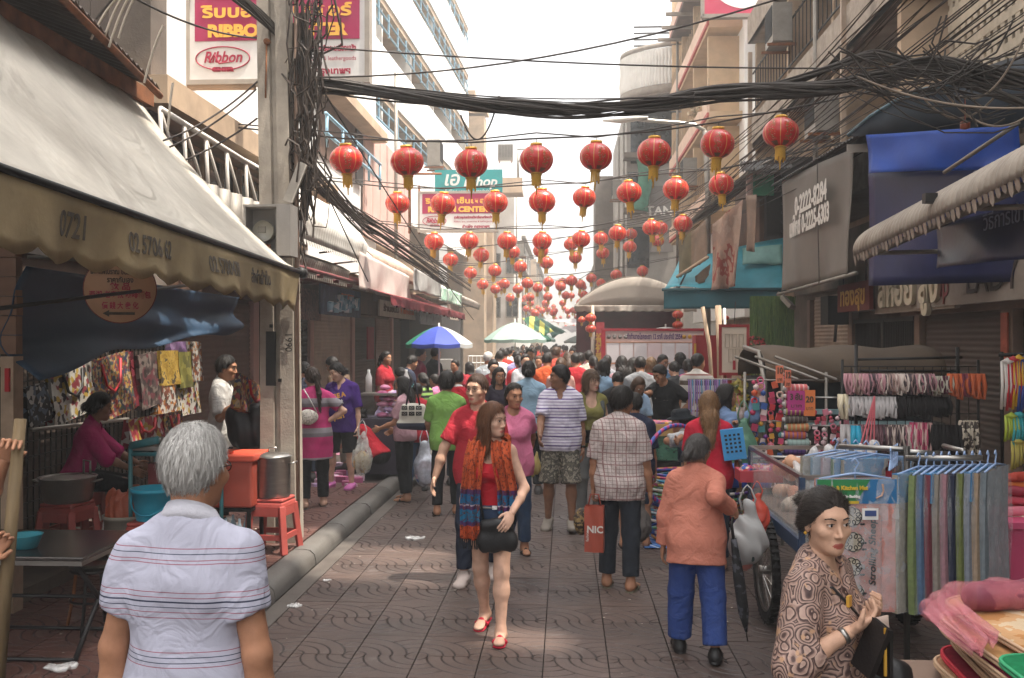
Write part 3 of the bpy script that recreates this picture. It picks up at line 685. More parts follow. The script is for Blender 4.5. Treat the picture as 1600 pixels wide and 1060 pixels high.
# pavement on the left
KX=-2.32
m=MB();m.box((-4.7,40,.02),(4.6,100,.14));pav=m.build('pavement', joint);tag(pav,'red paved footway along the left shopfronts', kind='structure')
for r_ in range(0,20):
 for c_ in range(1,8):
  Y0=4.42+.4*r_;o=again(TM,'tile', pav,(KX-.12-.4*c_+.2,Y0+.2,.122+rnd.uniform(-.002,.002)),(rnd.uniform(-.006,.006),rnd.uniform(-.006,.006),0 if r_ % 2 ==0 else PI),mat=tile_r)
m=MB();m.box((4.5,40,.01),(3.4,100,.1));tag(m.build('side_pavement', conc),'concrete footway before the right hand shops', kind='structure')
kb=MB();prof=[(-.115,0),(-.115,.10),(-.10,.122),(-.07,.133),(0,.136),(.06,.126),(.10,.09),(.112,.04),(.115,0)]
L_=1.18
q=[(x_,y_,z_) for y_ in (0,L_) for (x_,z_) in prof];k=len(prof)
kb.add(q,[(i,i+1,k+i+1,k+i) for i in range(k-1)],True);kb.add(q[:k],[tuple(range(k))]);kb.add(q[k:],[tuple(range(k))[::-1]])
kmat=M(hx('5f5b56'),rough=.7,var=.22,scale=3,bump=.35,bscale=60,dirt=.5)
kroot=None
for i in range(26):
 if i ==0: kroot=thing('kerb', 'rounded grey concrete kerb', None,(KX,3.6,0));tag(kroot,kind='structure');del kroot['label'];st0=kb.build('kerb_stone', kmat,kroot)
 else: again(st0,'kerb_stone', kroot,(rnd.uniform(-.006,.006),i*1.2,rnd.uniform(-.004,.004)),(0,0,rnd.uniform(-.006,.006)))
m=MB();m.box((KX+.2,18,.002),(.14,30,.012));tag(m.build('gutter', M(hx('57504a'),rough=.8,var=.3,scale=3,bump=.4,dirt=.6)),kind='structure')
# ---- repeating wall pieces
def shutter(x,y0,y1,z0,z1,mat,par,face=1,pitch=.075,name='roller_shutter'):
 """roller shutter in a wall parallel to the street, made of bowed slats"""
 m=MB();n=int((z1-z0)/pitch);pr=[]
 for i in range(n):
  for t in range(4): pr.append((face*(.012*math.sin(PI*t/4)+.002),z0+(i+t/4)*pitch))
 pr.append((0,z0+n*pitch));k=len(pr)
 m.add([(x+a,yy,zz) for yy in (y0,y1) for a,zz in pr],[(i,i+1,k+i+1,k+i) for i in range(k-1)],True)
 m.box((x-.02*face,(y0+y1)/2,(z0+z1)/2),(.02,y1-y0,z1-z0));m.box((x+.02*face,(y0+y1)/2,z0+.04),(.05,y1-y0,.06))
 return m.build(name,mat,par)
def shutter_y(x0,x1,y,z0,z1,mat,par,pitch=.075):
 o=shutter(0,-(x1-x0)/2,(x1-x0)/2,z0,z1,mat,par,1,pitch);o.location=((x0+x1)/2,y,0);o.rotation_euler=(0,0,-PI/2);return o
def window(par,c,w_,h_,axis='x', face=1,bars=2,fm=None,gm=None,depth=.08):
 """framed window; axis is the wall's normal"""
 fm=fm or galv;gm=gm or glassd;m=MB();t=.05;c=Vector(c)
 ax=Vector((0,1,0)) if axis =='x' else Vector((1,0,0));nn=Vector((face,0,0)) if axis =='x' else Vector((0,face,0))
 def bx(mm,u,v,du,dv,d,off=0):
  s_=(d,du,dv) if axis =='x' else (du,d,dv);mm.box(c+ax*u+Vector((0,0,v))+nn*off,s_)
 for v in (-h_/2,h_/2): bx(m,0,v,w_+t,t,depth)
 for i in range(bars+1): bx(m,-w_/2+w_*i/bars,0,t*(1 if i in (0,bars) else .7),h_-t,depth)
 f_=m.build('window', fm,par);g_=MB();bx(g_,0,0,w_-.02,h_-.02,.012,-.01);g_.build('pane', gm,f_);return f_
def part(par,name,mat,*boxes,**kw):
 for b in boxes:
  m=MB();m.box(*b);o=m.build(name,mat,par,**kw)
 return o
# ---- left: low shophouse range with shutters
Lh=thing('shophouse_row', 'low row of shophouses with rolled down brown shutters along the left footway', 'building', (0,0,0))
part(Lh,'wall', brownw,((-5.4,14,1.6),(.7,22,3.2)))
part(Lh,'wall', concd,((-5.4,40,1.6),(.7,30,3.2)))
part(Lh,'pillar', pinkw,*[((-5.03,y_,1.5),(.12,.28,2.8)) for y_ in (15.2,18.6,22.3,27.4)])
for (a,b,mt) in ((8.2,11.8,shut_d),(11.9,15.0,shut_b),(15.4,18.4,darkw),(18.8,22.1,shut_l),(22.6,25.0,shut_d),(25.2,27.2,shut_t),(27.6,31,shut_d)): shutter(-5.02,a,b,.14,2.55,mt,Lh)
part(Lh,'fascia', brownw,((-4.95,20,2.78),(.2,20,.36)))
part(Lh,'canopy_slab', tanw,((-4.8,24,3.3),(.8,23,.12)))
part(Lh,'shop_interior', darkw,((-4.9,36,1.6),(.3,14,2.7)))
part(Lh,'red_poster', M(hx('8e2c3a'),var=.2,bump=.05),((-4.84,23.6,1.9),(.02,.8,.8)))
# stall floor and mesh wall at the near left
part(Lh,'step', concd,((-4.35,8.5,.15),(1.0,7,.14)))
g_=MB()
for i in range(44): g_.box((-4.96,7.5+i*.1,1.25),(.012,.012,2.1))
for i in range(15): g_.box((-4.96,9.7,.35+i*.14),(.014,4.5,.010))
g_.build('wire_mesh', blackm,Lh)['kind']='stuff'
# ---- left near building behind the corrugated roof
Ln=thing('timber_house', 'dark timber house with concrete pilaster above the corrugated roof', 'building')
part(Ln,'wall', darkw,((-5.3,7.2,5.6),(.6,6.4,5.6)))
pl_=MB()
for i in range(26):
 for j in range(6): pl_.box((-4.985,4.25+i*.235,3.3+j*.92),(.03,.22,.88))
po=MB();po.box((0,0,0),(.03,.22,.88));pm=None
for i in range(26):
 for j in range(3):
  if pm is None: pm=po.build('plank', M(hx('3b302a'),rough=.85,var=.35,scale=5,bump=.4,stretch=(6,6,.6)),Ln,(-4.985,4.25,4.6))
  else: again(pm,'plank', Ln,(-4.985+rnd.uniform(-.01,.01),4.25+i*.235,4.6+j*.92))
part(Ln,'pilaster', concd,((-4.75,10.4,5.2),(.5,.42,5.2)),((-4.7,10.4,4.6),(.62,.5,.12)),((-4.7,10.4,6.4),(.62,.5,.12)))
# ---- left white house with window band and pink panel
Lw=thing('white_house', 'white washed house with a beige ledge and a pink panelled side', 'building')
part(Lw,'wall', white2,((-6.0,17.5,7.0),(2.4,13.2,7.6)))
part(Lw,'ledge', tanw,((-4.5,13.7,4.64),(.62,7.6,.3)),((-4.6,20.6,6.9),(.5,5.4,.22)))
part(Lw,'soffit_wall', brownw,((-4.76,14.0,4.0),(.06,6.5,.95)))
for i in range(5): window(Lw,(-4.7,11.6+i*1.25,4.02),1.05,.78,'x', 1,2,tanw)
part(Lw,'balcony_recess', brownw,((-4.77,20.0,6.2),(.04,3.2,1.2)))
part(Lw,'door_leaf', darkw,((-4.73,21.8,6.15),(.04,.7,1.2)))
pp=MB()
for i in range(6): pp.box((-4.70,22.6+i*.92,5.9),(.06,.88,2.6))
pm2=MB();pm2.box((0,0,0),(.06,.88,2.7));a0=None
for i in range(7):
 if a0 is None: a0=pm2.build('panel', pinkw,Lw,(-4.72,22.7,5.75))
 else: again(a0,'panel', Lw,(-4.72,22.7+i*.92,5.75))
rl=MB()
for z_ in (5.75,6.1): rl.tube([(-4.35,17.2,z_),(-4.35,22.4,z_)],.035,6)
for i in range(5): rl.tube([(-4.35,17.3+i*1.25,5.5),(-4.35,17.3+i*1.25,6.12)],.03,6)
rl.build('railing', bluem,Lw)
# ---- left long block with open galleries
Ld=thing('gallery_block', 'tall white block with long open galleries and pale blue railings', 'building', (-4.6,44.6,0),R(-2.4))
part(Ld,'wall', tanw,((-2.2,-13,10),(1.6,27,20)))
for zc in (8.96,11.75,14.2,16.4,18.7):
 part(Ld,'slab', tanw,((-.72,-13.0,zc+.10),(1.40,27,.2)))
 part(Ld,'parapet', white2,((-.02,-13.0,zc+.86),(.10,27,1.36)))
 rl=MB()
 for z_ in (zc-.68,zc-.30): rl.tube([(.0,-26.4,z_),(.0,.4,z_)],.035,5)
 for i in range(22): rl.box((0,-26.2+i*1.25,zc-.42),(.05,.05,.70))
 rl.build('railing', bluem,Ld)
 part(Ld,'cross_wall', white,*[((-.75,-25+i*4.2,zc-.65),(1.3,.12,1.3)) for i in range(7)])
part(Ld,'parapet', white2,((-.02,-13,7.0),(.10,27,2.4)))
part(Ld,'corner_pier', tanw,((.25,.9,6.2),(1.0,.9,12.6)),((.25,.9,12.75),(1.25,1.1,.22)),((.05,.8,13.3),(.5,.5,.9)))
# ---- left far house with air conditioner and bracketed balcony
Le=thing('stained_house', 'stained white house at the bend with an air conditioner on its side', 'building')
part(Le,'wall', white,((-4.1,52.5,5.0),(3.0,8,10)))
part(Le,'wall', tanw,((-4.6,47.2,4.0),(2.2,2.4,8.0)))
part(Le,'balcony', tanw,((-2.75,47.4,9.2),(1.3,1.6,.16)),((-2.75,46.65,9.55),(1.3,.08,.6)))
for i in range(4): window(Le,(-3.6+.9*(i % 2),48.38,3.6+2.2*(i//2)),.6,1.0,'y', -1,2)
AC=thing('air_conditioner', 'grey air conditioner box on brackets high on the stained house', 'air conditioner', (-3.0,47.9,10.9))
part(AC,'casing', galv,((0,0,.4),(.75,.4,.8)));g_=MB()
for i in range(9): g_.box((-.3+i*.075,-.21,.45),(.02,.02,.62))
g_.build('grille', blackm,AC);part(AC,'bracket', rust,((-.3,0,-.05),(.05,.6,.05)),((.3,0,-.05),(.05,.6,.05)))
fr=MB()
for a,b in (((-2.4,48,10),(-2.4,48,11.6)),((-1.7,48,10),(-1.7,48,11.6)),((-2.4,48,11.5),(-1.7,48,11.5)),((-2.4,49,10),(-2.4,49,11.6)),((-1.7,49,10),(-1.7,49,11.6)),((-2.4,48,10.9),(-1.7,48,10.9))): fr.tube([a,b],.04,5)
fr.build('roof_frame', galv,Le)
# ---- right: shop row
Rh=thing('shop_row', 'row of shops with dark roller shutters behind the right hand stalls', 'building')
part(Rh,'wall', concd,((5.6,13.5,2.0),(.9,17,4.0)))
part(Rh,'wall', tanw,((5.6,27.5,1.9),(.9,11,3.8)))
for (a,b,t_,mt) in ((8.2,11.0,2.32,shut_d),(11.5,13.9,2.32,shut_d),(17.5,20.0,2.85,shut_l)): shutter(5.1,a,b,.1,t_,mt,Rh,-1)
part(Rh,'door_frame', shut_t,((5.08,11.25,1.3),(.12,.3,2.5)),((5.08,14.05,1.3),(.12,.2,2.5)),((5.08,17.3,1.4),(.12,.25,2.7)),((5.08,20.2,1.4),(.12,.2,2.8)),((5.05,12.6,2.42),(.14,4.0,.16)))
part(Rh,'paint_flake', M(hx('a8553f'),var=.3),((5.0,11.25,1.9),(.02,.16,.8)))
g_=MB()
for i in range(38): g_.box((5.08,14.3+i*.076,1.25),(.03,.018,2.1))
g_.box((5.06,15.6,1.25),(.06,.12,2.1));g_.box((5.07,15.7,2.3),(.06,2.9,.06));g_.build('folding_gate', M(hx('2f2824'),rough=.5,var=.2,bump=.1),Rh)
part(Rh,'gate_backing', darkw,((5.13,15.7,1.2),(.04,2.9,2.2)))
part(Rh,'lintel', concd,((5.0,13,2.62),(.25,9,.3)),((4.95,18.7,3.05),(.3,3,.3)))
# ---- right near block: pierced vent wall and grey column
Ra=thing('vent_block_house', 'grey house with a pierced vent block wall and a tall square column', 'building')
part(Ra,'wall', darkw,((6.2,.16,14),(1.2,8.32,28)),((6.2,4.68,7.15),(1.2,.72,14.3)),((6.2,4.68,23.5),(1.2,.72,9)),((6.2,5.32,14),(1.2,.56,28)),((6.2,6.4,8.5),(1.2,1.6,17)),((6.2,9.8,12),(1.2,5.2,24)))  # unseen upper walls added; heights and gaps shaped to shade street, pass sun strips
g_=MB()
for i in range(22): g_.box((5.5,9.7+i*.2,6.2),(.12,.115,4.6))
for i in range(23): g_.box((5.49,11.8,4.0+i*.2),(.11,4.4,.115))
g_.build('vent_block_screen', M(hx('b3a591'),rough=.85,var=.12,dirt=.3),Ra)['kind']='stuff'
part(Ra,'column', greyw,((5.3,9.15,6.5),(.5,.5,6.0)));part(Ra,'window_strip', galv,((5.35,8.3,6.5),(.1,.9,5.5)))

# ---- right concrete flats with deep balconies
Rb=thing('concrete_flats', 'weathered concrete flats with deep diagonal balconies', 'building')
part(Rb,'wall', tanw,((6.3,19.5,6.9),(1.0,11.4,6.4)))
for z_ in (4.45,7.0,9.7):
 part(Rb,'balcony_slab', conc,((5.25,19.5,z_),(1.1,11.2,.16)));part(Rb,'parapet', M(hx('9d9184'),rough=.85,var=.15,bump=.3,dirt=.5),((4.74,19.5,z_+.25),(.1,11.2,.66)))
 for i in range(3): window(Rb,(5.79,15.6+i*3.6,z_+1.25),1.5,1.3,'x', -1,3,shut_t)
g_=MB()
for i in range(34): g_.box((4.76,14.5+i*.3,8.3),(.02,.02,1.0))
for z_ in (7.8,8.75): g_.box((4.76,19.5,z_),(.03,10.5,.03))
g_.build('grille', blackm,Rb)['kind']='stuff'
part(Rb,'drain_pipe', shut_l,((4.65,16.4,6.5),(.08,.08,5.5)),((4.66,24.6,6.5),(.1,.1,5.5)))
part(Rb,'cross_wall', tanw,*[((5.3,14.2+i*3.5,7.0),(.95,.16,5.0)) for i in range(4)])
# ---- right white house with red edged balconies
Rc=thing('red_trim_house', 'white house with cream balconies edged in red and arched windows', 'building')
part(Rc,'wall', white2,((7.0,31.3,7.6),(4.4,10.4,10)))
cream=M(hx('c9ab88'),rough=.8,var=.1,dirt=.25,scale=2)
for z_ in (5.6,8.1,10.6,13.1):
 part(Rc,'balcony_slab', cream,((4.4,31.2,z_),(1.0,9.6,.22)));part(Rc,'red_edge', M(hx('b0483f'),var=.12),((3.87,31.2,z_+.02),(.06,9.6,.1)));part(Rc,'fascia', M(hx('d8b9a4'),var=.08,dirt=.2),((3.88,31.2,z_+.28),(.07,9.6,.42)))
 part(Rc,'balcony_wall', cream,*[((4.4,27+i*3.0,z_+1.2),(.9,.18,2.2)) for i in range(4)])
 g_=MB()
 for i in range(24): g_.box((3.95,26.8+i*.4,z_+.8),(.03,.03,.6))
 g_.build('balcony_rail', tanw,Rc)['kind']='stuff'
 for k_ in range(3):
  a=MB();o_=[(-.55,-.9),(.55,-.9),(.55,.3)]+[(.55*math.cos(t),.3+.55*math.sin(t)) for t in [PI*i/8 for i in range(1,8)]]+[(-.55,.3)]
  a.prism(o_,.04,((4.74,28.4+k_*3.0,z_+1.3),(0,1,0),(0,0,1)));a.build('arched_window', glassd,Rc)
window(Rc,(5.75,26.07,9.9),1.25,1.35,'y', -1,2,greyw,glassd);part(Rc,'awning_board', M(hx('48545a'),var=.1),((5.75,26.0,10.45),(1.3,.1,.45)))
lv=MB()
for i in range(14): lv.box((5.55,26.0,5.75+i*.11),(.95,.06,.07),Matrix.Rotation(.5,3,'X'))
lv.build('louvre_vent', greyw,Rc)
part(Rc,'eave', brownw,((4.5,29.5,12.35),(1.8,7.6,.14)));part(Rc,'eave_rafter', conc,*[((4.2,26.6+i*1.3,12.24),(2.1,.1,.1)) for i in range(6)])
fl=MB()
for i in range(40):
 a=Vector((3.95+rnd.uniform(-.25,.25),28.3+rnd.uniform(-.9,.9),8.75+rnd.uniform(-.25,.25)));fl.box(a,(.12,.12,.1),Matrix.Rotation(rnd.random()*3,3,'Z'))
fl.build('flower_box', cells((hx('b59a7c'),hx('8a7a5a'),hx('c9b79a')),9),Rc)['kind']='stuff'
# ---- right far grey house with curved balcony
Rd=thing('curved_balcony_house', 'old grey house with a curved balustraded balcony and dark glass', 'building')
part(Rd,'wall', M(hx('a39d96'),rough=.8,var=.14,scale=1.2,bump=.2,dirt=.5),((4.9,43.5,5.7),(5.0,11,11.4)));part(Rd,'wall', concd,((3.0,50.5,5),(3.0,3.4,10.5)))
cb=MB();bal=MB();n_=18;pts=[]
for i in range(n_+1):
 t=PI*.5*i/n_;pts.append((5.6-3.4*math.sin(t),38.2-2.2*math.cos(t)))
for z_,h_ in ((11.3,.3),(13.0,.16)):
 cb.add([(x_,y_,z_+h_*s_) for s_ in (0,1) for x_,y_ in pts],[(i,i+1,n_+2+i,n_+1+i) for i in range(n_)],True)
cb.add([(x_,y_,11.3) for x_,y_ in pts]+[(5.6,38.2,11.3)],[(i+1,i,n_+1) for i in range(n_)])
cb.build('balcony_slab', conc,Rd,solid=.1)
for i in range(n_*2):
 t=PI*.5*i/(n_*2);bal.lathe([(.06,0),(.1,.3),(.06,.8),(.09,1.35)],6,(5.6-3.4*math.sin(t),38.2-2.2*math.cos(t),11.6))
bal.build('balustrade', white,Rd)['kind']='stuff'
part(Rd,'dark_glass', glassd,((3.5,37.96,10.0),(1.9,.06,2.2)),((2.85,37.95,5.6),(.85,.06,1.6)),((2.9,37.95,8.2),(.9,.06,.7)))
part(Rd,'sun_hood', concd,((2.75,37.6,9.1),(1.0,.8,.2)),((2.7,37.7,7.0),(.9,.6,.2)))
part(Rd,'roof_railing', blackm,*[((4.0,38.4,13.4+.25*i),(2.6,.05,.06)) for i in range(5)]);
sg=part(Rd,'sign_board', M(hx('77706c'),rough=.6,var=.08),((3.75,37.9,6.7),(.9,.1,2.6)));text('STAN', .5,M(hx('e8e4de'),var=.02),sg,(3.55,37.82,7.0),bold=.015)
Tp=MB();Tp.sheet(lambda u,v: (2.72+.55*u+.1*math.sin(v*5),37.5-.12*math.sin(u*PI)-.2*v,9.0-2.0*v-.1*u),8,12)
tag(Tp.build('green_tarpaulin', M(hx('3f7d66'),rough=.6,var=.2,trans=.2),solid=.01),'green tarpaulin hung on the grey house front', 'tarpaulin')
# ---- far end of the street
for i,(x_,y_,w_,d_,h_,mt,lb) in enumerate(((-5.2,66,5,16,9,white,'far pale house on the left beyond the stained house'),(-5.4,90,6,24,8.5,tanw,'farthest tan house on the left side'),(5.2,62,5.6,18,9.5,tanw,'far tan house right beyond the curved balcony'),(5.6,88,6,26,8,greyw,'farthest grey house on the right side'),(1.5,125,26,6,7.5,white,'pale house closing the far end of the street'))):
 b=thing('far_house', lb,'building');part(b,'wall', mt,((x_,y_,h_/2),(w_,d_,h_)))
 sx_=x_+(w_/2+.03)*(1 if x_ < 0 else -1)
 if i < 4:
  for k_ in range(4):
   for f_ in range(3): window(b,(sx_,y_-d_/2+1.6+k_*d_/4,3.2+f_*2.0),1.3,1.1,'x', 1 if x_ < 0 else -1,2)
  part(b,'ledge', conc,*[((sx_,y_,4.2+2*k_),(.5,d_,.12)) for k_ in range(3)])
for i,(x_,y_,z_,lb) in enumerate(((4.5,17.2,5.6,'air conditioner on the concrete flats nearest the camera'),(4.5,20.6,8.2,'air conditioner on the upper balcony of the concrete flats'),(3.7,29.2,6.6,'air conditioner below the red edged balcony'),(2.2,41.5,8.0,'air conditioner on the grey house front'),(-2.4,51,6.4,'air conditioner low on the stained house'),(-4.1,30,7.4,'air conditioner on the gallery block parapet'))):
 a=copy_tree(AC,None,lb);a.location=(x_,y_,z_);a.rotation_euler.z=-PI/2 if x_ > 0 else PI/2;a['group']='air conditioners on the house fronts'
m=MB()
for x_,y_,z0,z1 in ((4.68,18.3,3.4,10),(3.83,33.2,3,13),(2.35,39.3,2.8,11),(2.36,43,2.8,11),(-2.55,50,2.6,10),(-4.45,25,3.4,9)): m=MB();m.tube([(x_,y_,z0),(x_,y_,z1)],.05,6);tag(m.build('drain_pipe', galv),'vertical drain pipe on the %s' % {18: 'concrete flats', 33: 'red edged balcony house', 39: 'near edge of the curved balcony house', 43: 'middle of the curved balcony house', 50: 'stained house', 25: 'pink panelled white house'}[round(y_)],'pipe', 'drain pipes on the house fronts')
# ================================================================= pole, cables, lanterns, signs
RG=-PI/2     # lettering on walls facing -X ; use rot (PI/2, 0, a)
cable_m=M(hx('423b36'),rough=.75,var=.2,bump=.1);cable_b=M(hx('3a2f27'),rough=.7,var=.3,bump=.1);cable_l=M(hx('8a7a6a'),rough=.7,var=.3,bump=.1)
pole_m=M(hx('a99e90'),rough=.85,var=.18,scale=4,bump=.4,bscale=50,dirt=.45)
pb=P(441,850,8.85);pt=P(417,-20,8.85)
Pl=thing('utility_pole', 'weathered concrete utility pole by the kerb with a recessed slot', 'utility pole', (pb.x,8.85,.12))
m=MB();q=[]
for z_,hw_,dx in ((0,.165,0),(2.6,.15,-.02),(6.4,.13,-.10)):
 dd=hw_*.85
 q +=[(dx-hw_,-dd,z_),(dx-.03,-dd,z_),(dx-.02,-dd+.05,z_),(dx+.02,-dd+.05,z_),(dx+.03,-dd,z_),(dx+hw_,-dd,z_),(dx+hw_,dd,z_),(dx-hw_,dd,z_)]
m.add(q,[(8*i+j,8*i+(j+1) % 8,8*(i+1)+(j+1) % 8,8*(i+1)+j) for i in range(2) for j in range(8)]+[tuple(range(16,24))]);m.build('shaft', pole_m,Pl)
m=MB();m.box((-.065,-.136,1.7),(.09,.02,.5));m.build('slot', blackm,Pl)
m=MB();m.tube([(-.1,-.16,4.62),(-.1,-.12,4.62)],.03,8);m.tube([(-.1,-.15,4.62),(-.11,-.15,4.1)],.008,5);m.build('bolt', rust,Pl)
m=MB();m.box((-.06,-.14,2.0),(.03,.02,.03));m.box((0.02,-.14,1.5),(.03,.02,.03));m.box((-.05,-.13,5.9),(.04,.02,.05));m.build('rivet', blackm,Pl)['kind']='stuff'
m=MB();m.tube([(.17,-.08,.1),(.16,-.08,3.2),(.15,-.06,5.2)],.022,6);m.build('conduit', shut_t,Pl)
text('1990', .09,blackm,Pl,(.10,-.145,1.85),(PI/2,PI/2,0),ext=.001)
# tangle of wires round the pole: loops and hanging coils
m=MB();r2=random.Random(5)
for i in range(66):
 z_=r2.uniform(3.1,5.7);dx=.06+r2.uniform(.06,.28);pts=[]
 x_,y_=dx,r2.uniform(-.25,.2);n_=r2.randint(5,10);ang=r2.uniform(0,6.28);rad=r2.uniform(.08,.30)
 for k in range(n_): ang +=r2.uniform(.35,.9);pts.append((x_+rad*.7*math.cos(ang)+r2.uniform(-.04,.04),y_+rad*.5*math.sin(ang*.7),z_+rad*1.3*math.sin(ang)+r2.uniform(-.05,.05)))
 m.tube(pts,r2.choice((.006,.008,.011)),4,cap=False)
for i in range(36):
 x_=.10+r2.uniform(0,.24);z0=r2.uniform(4.4,5.4);L_=r2.uniform(.8,2.2);y_=r2.uniform(-.22,.15)
 m.tube([(x_+.02*math.sin(k*1.3+i)+.05*k/8*r2.uniform(-1,1),y_+.02*math.cos(k),z0-L_*k/8) for k in range(9)],r2.choice((.006,.009,.012)),4,cap=False)
tw_=m.build('wire_tangle', [cable_b],Pl);tw_['kind']='stuff'
m=MB()
for i in range(9): m.tube([(.22+.05*math.sin(k*1.1+i*2)*r2.random(),-.05+.04*math.cos(k+i),4.9-.24*k) for k in range(9)],.014,5,cap=False)
m.build('dead_cable', cable_m,Pl)['kind']='stuff'
# junction box hanging in the tangle
Jb=thing('junction_box', 'white cable junction box hanging askew from the pole wires', 'junction box', P(461,285,8.6));Jb.rotation_euler=(.15,R(22),.2);Jb.scale=(.72,.72,.72)
part(Jb,'casing', M(hx('b5ada2'),rough=.6,var=.15,dirt=.4),((0,0,0),(.10,.12,.52)));part(Jb,'cover', M(hx('c7beb2'),rough=.6,var=.1,dirt=.3),((.06,0,0),(.02,.13,.5)))
# electricity meter
mp=P(418,362,8.55)
Em=thing('electricity_meter', 'grey cabinet with a round glass electricity meter on the pole', 'electricity meter', mp)
m=MB();
for c_,d_ in (((-.175,0,0),(.02,.22,.44)),((.12,0,0),(.02,.22,.44)),((-.03,0,.22),(.31,.24,.02)),((-.03,0,-.22),(.31,.22,.02)),((-.03,.1,0),(.31,.02,.44)),((.19,-.02,0),(.12,.24,.46))): m.box(c_,d_)
m.build('cabinet', greyw,Em);m=MB();m.lathe([(0,-.06),(.085,-.06),(.095,-.02),(.095,.04)],18,(-.03,0,0),rot=Matrix.Rotation(PI/2,3,'X'));m.build('meter_glass', M(hx('b9b5aa'),rough=.15,var=.05,bump=0),Em)
part(Em,'dial', M(hx('5b574f'),var=.1),((-.03,-.066,.01),(.07,.012,.06)));part(Em,'seal', rust,((.02,-.06,-.15),(.05,.03,.05)))
# ---- the great cable bundle across the street
def bundle(name,pts,n,spread,rad,mat,label,seed=1):
 r3=random.Random(seed);m=MB();P_=[Vector(p) for p in pts]
 dense=[]
 for i in range(len(P_)-1):
  p0=P_[max(i-1,0)];p1=P_[i];p2=P_[i+1];p3=P_[min(i+2,len(P_)-1)]
  for k in range(5):
   t=k/5;dense.append(.5*((2*p1)+(p2-p0)*t+(2*p0-5*p1+4*p2-p3)*t*t+(3*p1-p0-3*p2+p3)*t**3))
 dense.append(P_[-1])
 for i in range(n):
  a=r3.uniform(0,6.28);r_=spread*math.sqrt(r3.random());f1,f2=r3.uniform(.15,.45),r3.uniform(0,6)
  m.tube([p+Vector((0,r_*math.cos(a+f1*k*.5),r_*math.sin(a+f1*k*.5)+spread*.25*math.sin(k*f1+f2))) for k,p in enumerate(dense)],rad*r3.choice((.6,1,1.5)),5,cap=False)
 return tag(m.build(name,mat),label,'cable')
bp_=[P(430,105,9.0),P(470,130,9.2),P(560,140,9.5),P(700,158,9.8),P(800,168,10),P(900,172,10),P(1000,165,9.9),P(1100,150,9.8),P(1200,142,9.6),P(1300,135,9.4),P(1380,118,9.2),P(1450,103,9.1),P(1520,112,9.0),P(1620,130,8.8)]
bundle('cable_bundle', bp_,28,.075,.011,cable_m,'thick black cable bundle sagging right across the street', 2)
bundle('cable_bundle', [P(1085,152,9.7),P(1200,138,9.6),P(1290,110,9.5),P(1360,86,9.3),P(1420,98,9.2),P(1500,125,9.0),P(1600,160,8.8)],9,.04,.011,cable_m,'thin black cable bundle rising from the thick one towards the right houses', 3)
bundle('cable_bundle', [P(440,60,9.0),P(446,100,9.0),P(470,115,9.1),P(490,120,9.3)],22,.09,.010,cable_m,'short knot of black cables where the bundle meets the pole', 4)
bundle('cable_bundle', [P(340,-30,7.6),P(400,20,8.4),P(440,60,8.9),P(460,100,9.0)],12,.06,.009,cable_m,'black cables dropping from above the ribbon sign to the pole', 9)
bundle('cable_bundle', [P(440,200,9.1),P(480,250,10),P(560,345,12.5),P(610,380,15),P(700,445,22)],16,.12,.010,cable_b,'brown cable bundle running along the left awnings', 5)
bundle('cable_bundle', [P(470,255,9.4),P(520,310,11.5),P(620,372,15),P(735,450,26)],10,.10,.010,cable_b,'looser brown cables under the bundle along the left awnings', 6)
# right hand diagonal runs
for k_,(x0,y0,x1,y1,n_,lb) in enumerate(((1640,-70,1078,345,9,'long diagonal run of cables nearest the concrete flats'),(1500,-60,1060,350,10,'diagonal run of cables before the white house'),(1660,20,1105,335,7,'lowest diagonal run of cables above the black banner'),(1440,-40,1050,330,8,'uppermost diagonal run of cables by the billboard'))):
 ma=MB();r3=random.Random(40+k_)
 for i in range(n_):
  a=P(x0+r3.uniform(-60,60),y0+r3.uniform(-40,40),8.0);b=P(x1+r3.uniform(-45,30),y1+r3.uniform(-30,30),26);ma.tube(cat_curve(a,b,r3.uniform(.02,.35),10),r3.choice((.006,.008,.010)),4,cap=False)
 tag(ma.build('cable_run', [cable_m,cable_b,cable_m,cable_b][k_]),lb,'cable')
ma=MB();r3=random.Random(77)
for i in range(36):
 a=P(1450+r3.uniform(-160,60),100+r3.uniform(-30,45),9);b=P(1530+r3.uniform(-60,100),110+r3.uniform(-90,90),8.8);c_=a.lerp(b,.5)-Vector((0,0,r3.uniform(-.1,.35)))
 ma.tube([a,a.lerp(c_,.5)+Vector((0,0,-.05)),c_,c_.lerp(b,.5)+Vector((r3.uniform(-.1,.1),0,-.04)),b],r3.choice((.005,.007,.009)),4,cap=False)
o=tag(ma.build('wire_tangle', cable_m),'tangle of loose wires over the blue canopy', 'cable tangle', kind='stuff')
ma=MB()
for (x0,y0,d0,x1,y1,d1,s_) in ((1340,120,9,1620,168,8,.1),(1470,135,9,1620,170,8.6,.25),(1580,115,9,1440,150,9.2,.3),(1500,150,9,1600,60,8.6,.2)):
 ma.tube(cat_curve(P(x0,y0,d0),P(x1,y1,d1),s_,14),.010,5,cap=False)
tag(ma.build('loose_wire', cable_l),'pale loose wires looping in front of the blue canopy', 'wire')
m=MB();m.tube([P(1508,150,9),P(1508,188,9)],.006,4);m.lathe([(0,-.04),(.045,-.03),(.045,.03),(0,.04)],10,P(1508,196,9));tag(m.build('insulator', M(hx('8c4a38'),rough=.3)),'small brown insulator hanging on a wire before the blue canopy', 'insulator')
